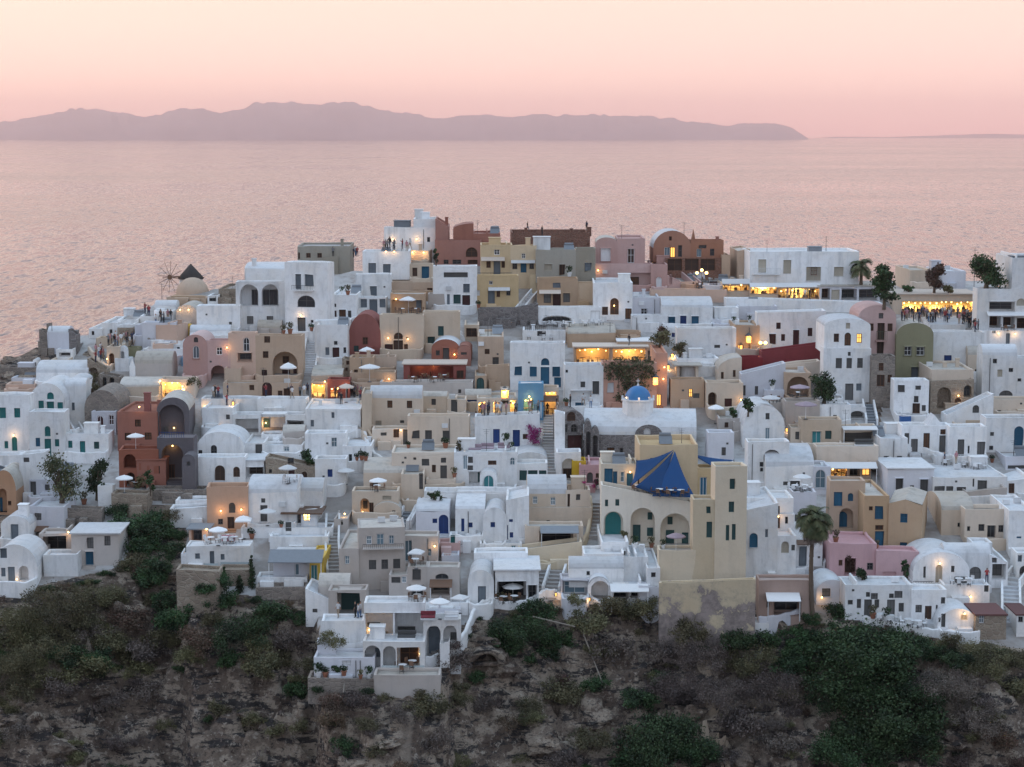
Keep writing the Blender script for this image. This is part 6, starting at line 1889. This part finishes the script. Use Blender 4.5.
UMB = {'w': make_umbrella('canvas_white'), 'h': make_umbrella('canvas_beige'), 'c': make_umbrella('canvas_white', 4), 'l': make_umbrella('canvas_lilac')}
USED = set()
def umbrella(tile, x, y, half, kind, label):
    px, py = T(tile, x, y); rad = half / SCL
    best = hit(px, py + 17, True, 10)
    hgt = (at_depth(px, py, best.y).z - best.z)
    sc = max(.75, min(1.35, rad / F * best.y / 1.5)); zs = max(.8, min(1.25, hgt / 2.35))
    p = best.copy()
    if hgt < 1.8 or hgt > 3.0:
        p.z = at_depth(px, py, best.y).z - 2.35 * zs
        if p.z > best.z + .05: zs *= (p.z - best.z + 2.35 * zs) / (2.35 * zs); p.z = best.z
    src = UMB[kind]
    if kind not in USED:
        USED.add(kind); o = src
    else: o = copy_tree(src)
    o.location = p; o.scale = (sc, sc, zs); o.rotation_euler = (0, 0, rng.uniform(0, 1))
    o['label'] = label; o['category'] = 'umbrella'; o['group'] = 'patio umbrellas on the terraces'
for a in [('A', 695, 690, 45, 'w', 'white umbrella in front of the red cube house upper windows'), ('B', 637, 240, 47, 'w', 'white umbrella at the foot of the red cube house'),
          ('C', 760, 692, 43, 'w', 'white umbrella inside the deep arched alcove'), ('G', 152, 235, 56, 'w', 'large white umbrella on the tan stepped terrace house'),
          ('D', 552, 597, 38, 'w', 'white umbrella before the red door of the stone house'), ('D', 850, 182, 22, 'h', 'small lamplit beige umbrella outside the promenade cafe'),
          ('D', 850, 612, 42, 'w', 'white umbrella on terrace right of the small blue window'), ('E', 298, 300, 50, 'w', 'round white umbrella beside the pink cushions'),
          ('E', 428, 246, 58, 'c', 'square cream umbrella in front of the orange house'), ('E', 550, 206, 38, 'w', 'white umbrella in front of the broad white vault'),
          ('F', 555, 502, 52, 'c', 'square white umbrella over dining tables below cream corner house'), ('G', 138, 148, 36, 'c', 'small square white umbrella below the dark red vaulted house'),
          ('H', 195, 202, 36, 'w', 'white umbrella on the cream terrace house'), ('H', 390, 567, 36, 'c', 'square white umbrella beside the pale blue door'),
          ('L', 595, 188, 42, 'w', 'round white umbrella beside the greige dark awning house'), ('L', 715, 257, 56, 'w', 'broad white umbrella above the red cushions'),
          ('L', 818, 238, 52, 'c', 'square white umbrella beside the small vault with grey door'), ('M', 168, 182, 56, 'w', 'white umbrella under the front of the veranda house'),
          ('O', 715, 287, 54, 'l', 'lilac beige umbrella before the tan arched shelter'), ('O', 565, 342, 52, 'w', 'bluish white umbrella in the grey yard above the gabled chapel'),
          ('O', 285, 392, 40, 'w', 'white umbrella in front of the cream arched entrance'), ('P', 725, 132, 40, 'w', 'white umbrella before the vault house with roof dots'),
          ('K', 900, 485, 40, 'l', 'lilac umbrella inside the right arch of the yellow mansion'), ('O', 745, 375, 60, 'l', 'wide lilac awning umbrella on the grey yard wall')]: umbrella(*a)
UMB_LEFT = [UMB[k] for k in UMB if k not in USED]
for o in UMB_LEFT:
    for c in list(o.children): bpy.data.objects.remove(c)
    bpy.data.objects.remove(o)

for n_, c_ in dict(skin=(0.38, 0.22, 0.15), hair=(0.03, 0.02, 0.015), cl_navy=(0.03, 0.04, 0.08), cl_black=(0.02, 0.02, 0.022), cl_white=(0.6, 0.6, 0.6), cl_red=(0.30, 0.05, 0.05), cl_pink=(0.42, 0.20, 0.22), cl_blue=(0.10, 0.18, 0.32), cl_tan=(0.33, 0.25, 0.18), cl_grey=(0.16, 0.16, 0.17)).items(): paint(n_, c_, .85, .1)
def person_mesh(pose, shirt, pants):
    S = pose == 'sit'
    J = dict(pel=(0, 0, .95), ch=(0, 0, 1.28), nk=(0, 0, 1.46), hd=(0, -.02, 1.60), ht=(0, 0, 1.72),
             hl=(.10, 0, .90), kl=(.11, -.02, .50), al=(.11, .02, .08), tl=(.12, -.14, .03), hr=(-.10, 0, .90), kr=(-.11, -.04, .50), ar=(-.11, 0, .08), tr=(-.12, -.15, .03),
             sl=(.19, 0, 1.40), el=(.25, .02, 1.12), wl=(.24, -.08, .88), fl=(.24, -.11, .79), sr=(-.19, 0, 1.40), er=(-.25, .02, 1.12), wr=(-.24, -.08, .88), fr=(-.24, -.11, .79))
    if pose == 'walk': J.update(kl=(.11, -.22, .52), al=(.11, -.20, .10), tl=(.12, -.36, .05), ar=(-.11, .28, .12), tr=(-.12, .16, .03), kr=(-.11, .06, .50), wl=(.24, .12, .90), fl=(.24, .12, .82), wr=(-.24, -.22, .95), fr=(-.24, -.28, .90))
    if pose == 'phone': J.update(er=(-.25, -.08, 1.14), wr=(-.14, -.30, 1.34), fr=(-.10, -.36, 1.40), el=(.25, -.08, 1.14), wl=(.12, -.30, 1.34), fl=(.08, -.36, 1.40))
    if S:
        for k in J:
            x, y, z = J[k]; J[k] = (x, y, z - .45)
        J.update(kl=(.12, -.44, .50), al=(.12, -.44, .10), tl=(.12, -.58, .04), kr=(-.12, -.44, .50), ar=(-.12, -.42, .10), tr=(-.12, -.56, .04), wl=(.2, -.3, .62), fl=(.18, -.38, .62), wr=(-.2, -.3, .62), fr=(-.18, -.38, .62))
    R = dict(pel=.15, ch=.16, nk=.065, hd=.10, ht=.07, hl=.10, kl=.065, al=.045, tl=.04, hr=.10, kr=.065, ar=.045, tr=.04, sl=.065, el=.045, wl=.033, fl=.03, sr=.065, er=.045, wr=.033, fr=.03)
    ks = list(J); ix = {k: i for i, k in enumerate(ks)}
    E = [('pel', 'ch'), ('ch', 'nk'), ('nk', 'hd'), ('hd', 'ht'), ('pel', 'hl'), ('hl', 'kl'), ('kl', 'al'), ('al', 'tl'), ('pel', 'hr'), ('hr', 'kr'), ('kr', 'ar'), ('ar', 'tr'), ('ch', 'sl'), ('sl', 'el'), ('el', 'wl'), ('wl', 'fl'), ('ch', 'sr'), ('sr', 'er'), ('er', 'wr'), ('wr', 'fr')]
    me = bpy.data.meshes.new('person'); me.from_pydata([J[k] for k in ks], [(ix[a], ix[b]) for a, b in E], [])
    o = bpy.data.objects.new('person', me); COL.objects.link(o)
    md = o.modifiers.new('skin', 'SKIN'); md.use_smooth_shade = True
    for i, k in enumerate(ks):
        me.skin_vertices[0].data[i].radius = (R[k], R[k] * (.75 if k in ('pel', 'ch') else 1)); me.skin_vertices[0].data[i].use_root = k == 'pel'
    o.modifiers.new('sub', 'SUBSURF').levels = 1
    bpy.context.view_layer.update()
    ev = o.evaluated_get(bpy.context.evaluated_depsgraph_get()); m2 = bpy.data.meshes.new_from_object(ev)
    bpy.data.objects.remove(o)
    for m in (shirt, pants, 'skin', 'hair'): m2.materials.append(MATS[m])
    hip = J['pel'][2] - .02; nk = J['nk'][2] + .02; hd = J['hd'][2]
    for p in m2.polygons:
        c = p.center; i = 0
        if c.z > nk: i = 3 if (c.z > hd + .06 or c.y > .03) else 2
        elif c.z < hip and abs(c.x) < .19: i = 1 if c.z > .11 else 3
        elif abs(c.x) > .2 and c.z < J['el'][2] + .02: i = 2
        p.material_index = i
    return m2
PM = [person_mesh(*q) for q in (('stand', 'cl_navy', 'cl_black'), ('stand', 'cl_white', 'cl_blue'), ('walk', 'cl_black', 'cl_grey'), ('phone', 'cl_red', 'cl_navy'), ('stand', 'cl_pink', 'cl_tan'), ('walk', 'cl_white', 'cl_tan'), ('phone', 'cl_grey', 'cl_black'), ('stand', 'cl_black', 'cl_black'))]
PS = [person_mesh(*q) for q in (('sit', 'cl_navy', 'cl_black'), ('sit', 'cl_white', 'cl_grey'), ('sit', 'cl_red', 'cl_black'), ('sit', 'cl_grey', 'cl_tan'))]
PDESC = ['in navy and black', 'in white and blue', 'walking in black and grey', 'in red raising a phone', 'in pink and tan', 'walking in white and tan', 'in grey raising a phone', 'dressed all in black']
def person(px, py, where, idx=None, seat=False, jitter=True):
    p = hit(px, py, True, 8)
    for q in PPOS:
        if (q - p).length < .38: p = p + Vector((rng.uniform(-.5, .5), rng.uniform(-.3, .3), 0))
    PPOS.append(p)
    i = rng.randint(0, 7) if idx is None else idx
    o = bpy.data.objects.new('person', PM[i]); COL.objects.link(o); o.location = p; o.rotation_euler = (0, 0, rng.uniform(0, 6.28)); s = rng.uniform(.95, 1.06); o.scale = (s, s, s)
    tag(o, 'person %s %s' % (PDESC[i], where), 'person', 'people ' + where)
PPOS = []
def crowd(tile, x0, x1, y0, y1, n, where):
    for k in range(n):
        px, py = T(tile, rng.uniform(x0, x1), rng.uniform(y0, y1)); person(px, py, where)
crowd('A', 462, 532, 275, 315, 9, 'on the path beside the tan ruined arch')
crowd('A', 555, 625, 215, 240, 10, 'on the terrace above the dark arched doorway')
crowd('A', 640, 710, 215, 240, 9, 'on the olive terrace wall at the left')
crowd('A', 735, 775, 80, 100, 3, 'on the path before the windmill dome')
crowd('C', 75, 175, 455, 485, 6, 'beside the greige fronted vault')
crowd('D', 120, 250, 225, 245, 6, 'on the promenade under the pink house')
crowd('D', 415, 470, 225, 240, 2, 'by the red arched door')
crowd('D', 570, 660, 225, 245, 5, 'on the promenade left of the cafe')
crowd('D', 770, 935, 228, 250, 12, 'outside the lit promenade cafe')
crowd('F', 420, 580, 235, 255, 12, 'on the white hilltop house terrace')
crowd('F', 165, 265, 285, 300, 8, 'on the roof behind the tall white house')
crowd('F', 265, 325, 285, 300, 4, 'on the lane right of the olive long building')
for x in (345, 420, 648): person(*T('I', x, 112), 'standing on the brown brick hall roof', 2 if x == 345 else 7 if x == 420 else 0)
crowd('G', 705, 905, 470, 495, 13, 'outside the glowing shopfronts')
crowd('J', 330, 480, 440, 455, 5, 'on the bench of the white round window house')
crowd('J', 120, 300, 470, 495, 7, 'in front of the pale blue wall')
crowd('Q', 385, 800, 440, 475, 52, 'crowding the plaza before the taverna lights')
crowd('Q', 690, 800, 485, 530, 12, 'on the lane beside the white corner restaurant')
crowd('L', 195, 215, 340, 352, 1, 'in the shade of the greige loggia')
crowd('L', 255, 305, 335, 350, 3, 'in the greige loggia')
crowd('N', 720, 910, 455, 470, 8, 'below the glowing ridge restaurant')
person(*T('S', 832, 566), 'on the rounded cave house terrace', 3)
person(*T('R', 616, 572), 'on the railed white terrace, left', 0); person(*T('R', 675, 572), 'on the railed white terrace by the grey door', 4)
person(*T('J', 660, 130), 'on the roof above the glowing restaurant', 2)

def street_lamp(tile, x, y, base, n, label, power=40):
    px, py = T(tile, x, y); _, pb = T(tile, x, base); p = hit(px, pb, True, 6)
    h = max(1.6, at_depth(px, py, p.y).z - p.z)
    e = empty('street_lamp', p, label, 'lamp'); mb = MB(); mb.lathe([(.14, 0), (.12, .3), (.05, .4), (.04, h - .25)], 10); pole = mb.build('pole', 'metal', e)
    for i in range(n):
        dx = (i - (n - 1) / 2) * .75; z = h + (.45 if n == 3 and i == 1 else 0)
        ar = MB(); ar.tube((0, 0, h - .3), (dx, 0, z - .28), .03, .03, 6); ar.tube((dx, 0, z - .29), (dx, 0, z - .2), .12, .16, 8); ar.build('bracket', 'metal', pole)
        b = MB(); b.ball(Vector((dx, 0, z)), .24, 10); b.build('globe', 'bulb', e, smooth=True)
    point(e, Vector((0, -.7, h + .1)), power)
def lantern(tile, x, y, label, s=1.0, power=40, back=0.5):
    px, py = T(tile, x, y); p = hit(px, py, False, 0); p = p + Vector((0, -back, 0))
    e = empty('lantern', p, label, 'lantern'); w = .28 * s; h = .75 * s
    g = MB(); g.box(-w, w, -w, w, -h / 2, h / 2); g.build('glass', 'y', e)
    f = MB()
    for a in (-w, w):
        for b in (-w, w): f.box(a - .04, a + .04, b - .04, b + .04, -h / 2 - .05, h / 2 + .05)
    f.lathe([(w * 1.6, h / 2 + .052), (.05, h / 2 + .4 * s)], 8); f.tube((0, 0, h / 2 + .3), (0, back + .1, h / 2 + .42), .03, .03, 6)
    f.build('frame', 'metal', e); point(e, Vector((0, -.8, 0)), power)
street_lamp('N', 315, 322, 400, 3, 'three globe street lamp in front of brick lattice wall', 60)
street_lamp('N', 628, 705, 735, 2, 'twin globe lamp at the end of the crimson wall', 40)
lantern('N', 553, 660, 'big glowing square lantern on the tan narrow house', 1.3, 50)
lantern('J', 793, 310, 'tall glowing lantern on the vine covered pink wall', 1.3, 60)
lantern('N', 515, 700, 'small glowing lantern under the big square lantern', .7, 25)
lantern('G', 842, 378, 'square yellow shop lantern above the glowing shopfronts', 1.5, 40)
lantern('O', 645, 508, 'small lamp lighting the lane right of the gabled chapel', .5, 20)
lantern('M', 560, 250, 'small lamp at the corner of the vaulted loggia parapet', .35, 12, .2)
lantern('M', 388, 225, 'small lamp at the foot of the cliff edge steps', .4, 14, .2)
lantern('J', 858, 240, 'lit lantern in the alley right of the vine wall', .7, 40)
lantern('J', 880, 180, 'bright lamp on the alley above the vine wall', .6, 50)
lantern('D', 275, 270, 'lamp at the left end of the promenade wall', .5, 22)

def make_table():
    e = bpy.data.objects.new('cafe_table', None); COL.objects.link(e)
    m = MB(); m.lathe([(.45, .72), (.45, .76)], 14); m.build('tabletop', 'j_w', e)
    m = MB(); m.lathe([(.22, 0), (.22, .03), (.04, .06), (.04, .719)], 10); m.build('pedestal', 'metal', e); register(e); return e
def make_chair(mat):
    e = bpy.data.objects.new('chair', None); COL.objects.link(e)
    m = MB(); m.box(-.22, .22, -.22, .22, .42, .47); m.build('seat', mat, e)
    m = MB(); m.box(-.22, .22, .2, .24, .52, .92); m.box(-.2, -.16, .2, .24, .471, .519); m.box(.16, .2, .2, .24, .471, .519); m.build('backrest', mat, e)
    for a in (-.19, .19):
        for b in (-.19, .19): m = MB(); m.tube((a, b, 0), (a, b, .419), .022, .022, 6); m.build('leg', 'metal', e)
    register(e); return e
CH = {'wood': make_chair('wood'), 'j_w': make_chair('j_w')}; TB = make_table(); FU = set()
def put(src, p, rz, label, group, cat):
    o = src if src.name not in FU else copy_tree(src)
    if o is src: FU.add(src.name)
    o.location = p; o.rotation_euler = (0, 0, rz); o['label'] = label; o['group'] = group; o['category'] = cat
def dining(tile, pts, where, mat='wood'):
    for x, y in pts:
        p = hit(*T(tile, x, y), True, 6); put(TB, p, 0, 'small white round table ' + where, 'cafe tables ' + where, 'table')
        for a in (rng.uniform(0, 1), rng.uniform(2.2, 2.9), rng.uniform(4, 5)):
            q = p + Vector((math.cos(a) * .75, math.sin(a) * .75, 0))
            put(CH[mat], q, a - PI / 2, ('dark wooden' if mat == 'wood' else 'white') + ' chair ' + where, 'chairs ' + where, 'chair')
dining('F', [(520, 580), (560, 578), (600, 575)], 'under the square white umbrella')
dining('G', [(380, 312), (430, 312), (480, 312), (530, 312)], 'on the covered terracotta terrace')
dining('K', [(705, 262), (760, 272), (815, 282), (870, 292), (925, 302)], 'under the blue sails')
dining('L', [(525, 590), (575, 590)], 'on the arched veranda')
dining('M', [(120, 270), (175, 272)], 'in the veranda house porch')
dining('E', [(260, 375), (330, 375), (380, 372)], 'beside the pink cushions', 'j_w')
dining('D', [(560, 680), (610, 685)], 'before the rough stone house', 'j_w')
dining('O', [(560, 370), (600, 365), (700, 345)], 'in the grey yard')
dining('P', [(690, 210), (740, 210)], 'before the roof dot vault', 'j_w')
dining('S', [(690, 592), (740, 592)], 'on the rounded cave terrace', 'j_w')
dining('U', [(290, 365), (340, 372), (430, 392), (480, 400)], 'along the white row house', 'j_w')
dining('I', [(430, 592), (500, 596), (560, 596), (640, 592), (700, 588)], 'on the terrace under the low white arch', 'j_w')
dining('I', [(350, 660), (420, 664), (470, 664)], 'on the railed white roof terrace', 'j_w')
dining('R', [(625, 578), (720, 578), (790, 578)], 'on the railed white terrace', 'j_w')
dining('C', [(470, 722)], 'on the tan house terrace', 'j_w')
dining('H', [(190, 262)], 'under the white cream house umbrella')
dining('L', [(600, 262)], 'under the round greige house umbrella')
dining('H', [(385, 640)], 'beside the pale blue door')
dining('Q', [(870, 495), (940, 500), (1000, 508)], 'in the corner restaurant porch')
dining('N', [(300, 400), (350, 402)], 'behind the pink garden wall')
dining('B', [(690, 290), (740, 290)], 'at the foot of red cube house')
def lounge(tile, x, y, w, d, mat, label, name='lounge_bed', cat='lounger', rz=0):
    p = hit(*T(tile, x, y), True, 6); e = empty(name, p, label, cat, rz); a, b = w / 2, d / 2
    m = MB(); m.box(-a, a, -b, b, .02, .22); m.build('base', 'j_w', e)
    m = MB(); m.box(-a + .04, a - .04, -b + .04, b - .04, .221, .42); o = m.build('cushion', mat, e)
    md = o.modifiers.new('soft', 'BEVEL'); md.width = .08; md.segments = 3
    m = MB(); m.box(-a, a, b - .22, b, .43, .85); o = m.build('backrest', mat, e); md = o.modifiers.new('soft', 'BEVEL'); md.width = .08; md.segments = 3
lounge('G', 690, 655, 1.7, 1.2, 'canvas_lilac', 'lilac lounge bed, leftmost on the terrace before the blue doors')
lounge('G', 755, 655, 1.7, 1.2, 'canvas_lilac', 'lilac lounge bed between two others before the blue doors')
lounge('G', 838, 657, 1.6, 1.1, 'canvas_lilac', 'lilac lounge bed below the bougainvillea')
lounge('L', 655, 345, 1.6, .9, 'cushion', 'dark red cushioned sofa on the arched wing roof', 'sofa', 'sofa')
lounge('L', 775, 345, 1.5, .9, 'j_w', 'white cushioned sofa right of the dark red sofa', 'sofa', 'sofa')
lounge('E', 350, 372, 1.6, .9, 'cl_pink', 'pink cushioned sofa on the white sun terrace', 'sofa', 'sofa')
lounge('R', 205, 485, 2.4, .8, 'j_x', 'dark grey sofa on the cream canopy hall roof', 'sofa', 'sofa')
lounge('L', 545, 455, 2.0, 1.0, 'j_x', 'dark grey daybed in the open upper lounge', 'sofa', 'sofa')
lounge('S', 700, 590, 1.4, .7, 'j_x', 'grey bench on the rounded cave terrace', 'sofa', 'sofa')
def make_pot(kind):
    e = bpy.data.objects.new('potted_plant', None); COL.objects.link(e)
    m = MB(); m.lathe([(.16, 0), (.24, .36), (.27, .37), (.27, .44), (.2, .44)], 12); m.build('pot', 'terracotta' if kind != 'w' else 'j_w', e)
    m = MB(); r = random.Random(len(kind) + 3)
    for i in range(4): leaves(m, (r.uniform(-.15, .15), r.uniform(-.15, .15), .6 + .2 * i * r.random()), .26, 45, .07, r)
    m.build('foliage', 'leaf_olive' if kind == 'a' else 'leaf_dark', e); register(e); return e
POT = {'a': make_pot('a'), 'ab': make_pot('ab'), 'w': make_pot('w')}
POTS = '''I 95 490 door of the ochre house lower floor;I 225 498 corner of the ochre house;I 560 330 brown door of the greige flat house;C 735 525 lamp lit door below the arched window;C 768 525 arched window house steps;C 878 522 small window of the arched window house;K 775 545 twin arches of yellow mansion;K 835 550 right arch of yellow mansion;K 690 545 green shutters of yellow mansion;H 585 180 cream upper house window;H 500 300 cave house roof;L 95 640 lowest corner terrace edge;L 130 645 lowest terrace planter;L 225 648 lowest terrace air unit;L 310 648 lowest terrace steps;L 355 650 lowest house corner;D 930 568 pot row cube;D 950 566 pot row right end;D 905 570 pot row wall;S 60 380 pink house corner;S 270 375 pink house wall top;G 350 650 low cream house left window;G 540 655 low cream house right window;G 850 640 royal blue door;G 880 660 lilac lounge beds;F 245 485 orange door roof;F 215 485 low white orange door house;Q 220 445 pink beige house roof;N 480 575 white vault cluster;N 560 575 tan narrow house;B 430 380 rubble wall;E 620 290 bar hut;E 470 330 white terrace steps;U 250 355 row house doors;U 320 368 row house right doors;R 860 575 railed terrace end;O 575 275 sloping grey wall top;J 340 440 round window house;J 350 330 seat wall;K 500 235 small pink house'''
PU = set()
for s_ in POTS.replace('\n', '').split(';'):
    t_, x_, y_, w_ = s_.split(' ', 3); p = hit(*T(t_, float(x_), float(y_)), True, 6); k = rng.choice(['a', 'ab', 'w'])
    o = POT[k] if k not in PU else copy_tree(POT[k]); PU.add(k)
    o.location = p; s = rng.uniform(.9, 1.6); o.scale = (s, s, s); o['label'] = ('white' if k == 'w' else 'terracotta') + ' potted plant beside the ' + w_; o['category'] = 'plant'; o['group'] = 'potted plants'
for k in POT:
    if k not in PU:
        for c in list(POT[k].children): bpy.data.objects.remove(c)
        bpy.data.objects.remove(POT[k])
def mast(px, base, top, label, arms=3):
    p = hit(px, base, True, 8); h = at_depth(px, top, p.y).z - p.z
    e = empty('antenna', p, label, 'antenna'); m = MB(); m.tube((0, 0, 0), (0, 0, h), .05, .03, 6); m.build('pole', 'metal', e); b = MB()
    for i in range(arms): b.tube((-.5 + .1 * i, 0, h - .15 - .35 * i), (.5 - .1 * i, 0, h - .15 - .35 * i), .018, .018, 5)
    b.build('crossbar', 'metal', e)
mast(826, 256, 236, 'thin roof antenna on the long white restaurant building'); mast(974, 290, 247, 'tall thin mast left of the broad round tree', 2)
mast(684, 235, 222, 'thin antenna behind the ochre domed mansion', 2); mast(162, 300, 283, 'short mast left of the windmill', 2)
mast(418, 222, 214, 'small antenna on the white hilltop house', 2); mast(52, 335, 322, 'short post on the ruined castle', 1)
mast(610, 335, 322, 'thin antenna on the tan vaulted roofs', 2); mast(488, 336, 320, 'white closed umbrella pole below the ochre house', 1)
def cave():
    p = hit(487, 657, False); e = empty('rock_cave', p, 'small dark cave opening in the pale rock below the curved white wall', 'cave')
    mb = MB(); n = 14; ys = [-1.5, -.9, -.2, .6, 1.5]; vs = []
    for y in ys:
        for rr_ in (1.75, 1.2):
            for i in range(n + 1):
                a = PI * i / n; w = 1 + .22 * noise.noise(Vector((math.cos(a) * 1.6, math.sin(a) * 1.6, y * .8 + rr_)))
                vs.append((rr_ * w * 1.15 * math.cos(a), y, rr_ * w * .82 * math.sin(a) - .35))
    m = 2 * (n + 1); fs = []
    for j in range(len(ys) - 1):
        for i in range(n):
            fs.append((j * m + i, j * m + i + 1, (j + 1) * m + i + 1, (j + 1) * m + i)); fs.append((j * m + n + 1 + i, (j + 1) * m + n + 1 + i, (j + 1) * m + n + 2 + i, j * m + n + 2 + i))
    for i in range(n): fs.append((i, n + 1 + i, n + 2 + i, i + 1))
    mb.add(vs, fs); mb.poly([vs[(len(ys) - 1) * m + n + 1 + i] for i in range(n + 1)]); o = mb.build('rock_arch', 'ground', e, smooth=True)
    fl = MB(); fl.box(-1.3, 1.3, -1.4, 1.45, -.6, -.3); fl.build('cave_floor', 'ground', e)
cave()
def dirt_path():
    P = [hit(a, b, False) for a, b in ((704, 660), (713, 678), (711, 698), (718, 720), (724, 742), (728, 768), (735, 800))]
    mb = MB(); vs = []; n = 0; r = random.Random(3)
    for a, b in zip(P, P[1:]):
        for k in range(8):
            q = a.lerp(b, k / 8); w = .75 + .25 * math.sin(n * .9) + r.uniform(-.1, .1); n += 1
            for j in range(5):
                xx = q.x + (j / 4 - .5) * 2 * w; vs.append((xx, q.y, ground_z(xx, q.y) + .07))
    mb.add(vs, [(i * 5 + j, i * 5 + j + 1, (i + 1) * 5 + j + 1, (i + 1) * 5 + j) for i in range(n - 1) for j in range(4)])
    mb.build('path', 'dirt', kind='structure', smooth=True)
plaster('dirt', (0.36, 0.28, 0.21), .55, .97, .9); dirt_path()
def log(tile, a, b, r, label):
    p = hit(*T(tile, *a), False, 0); q = hit(*T(tile, *b), False, 0); m = MB(); m.tube((0, -.15, .2), q - p + Vector((0, -.15, .25)), r, r * .8, 7)
    o = m.build('wooden_pole', 'pole_wood', None, p); tag(o, label, 'pole')
log('M', (270, 348), (485, 402), .09, 'pale fallen pole lying across the cave edge under the parapet')
log('M', (530, 440), (628, 695), .09, 'long pale pole sticking down the cliff slope')
log('M', (600, 430), (655, 458), .07, 'short pale stick on the slope under the olive shrubs')
log('L', (228, 690), (222, 740), .07, 'pale drain pipe down the stone base wall')
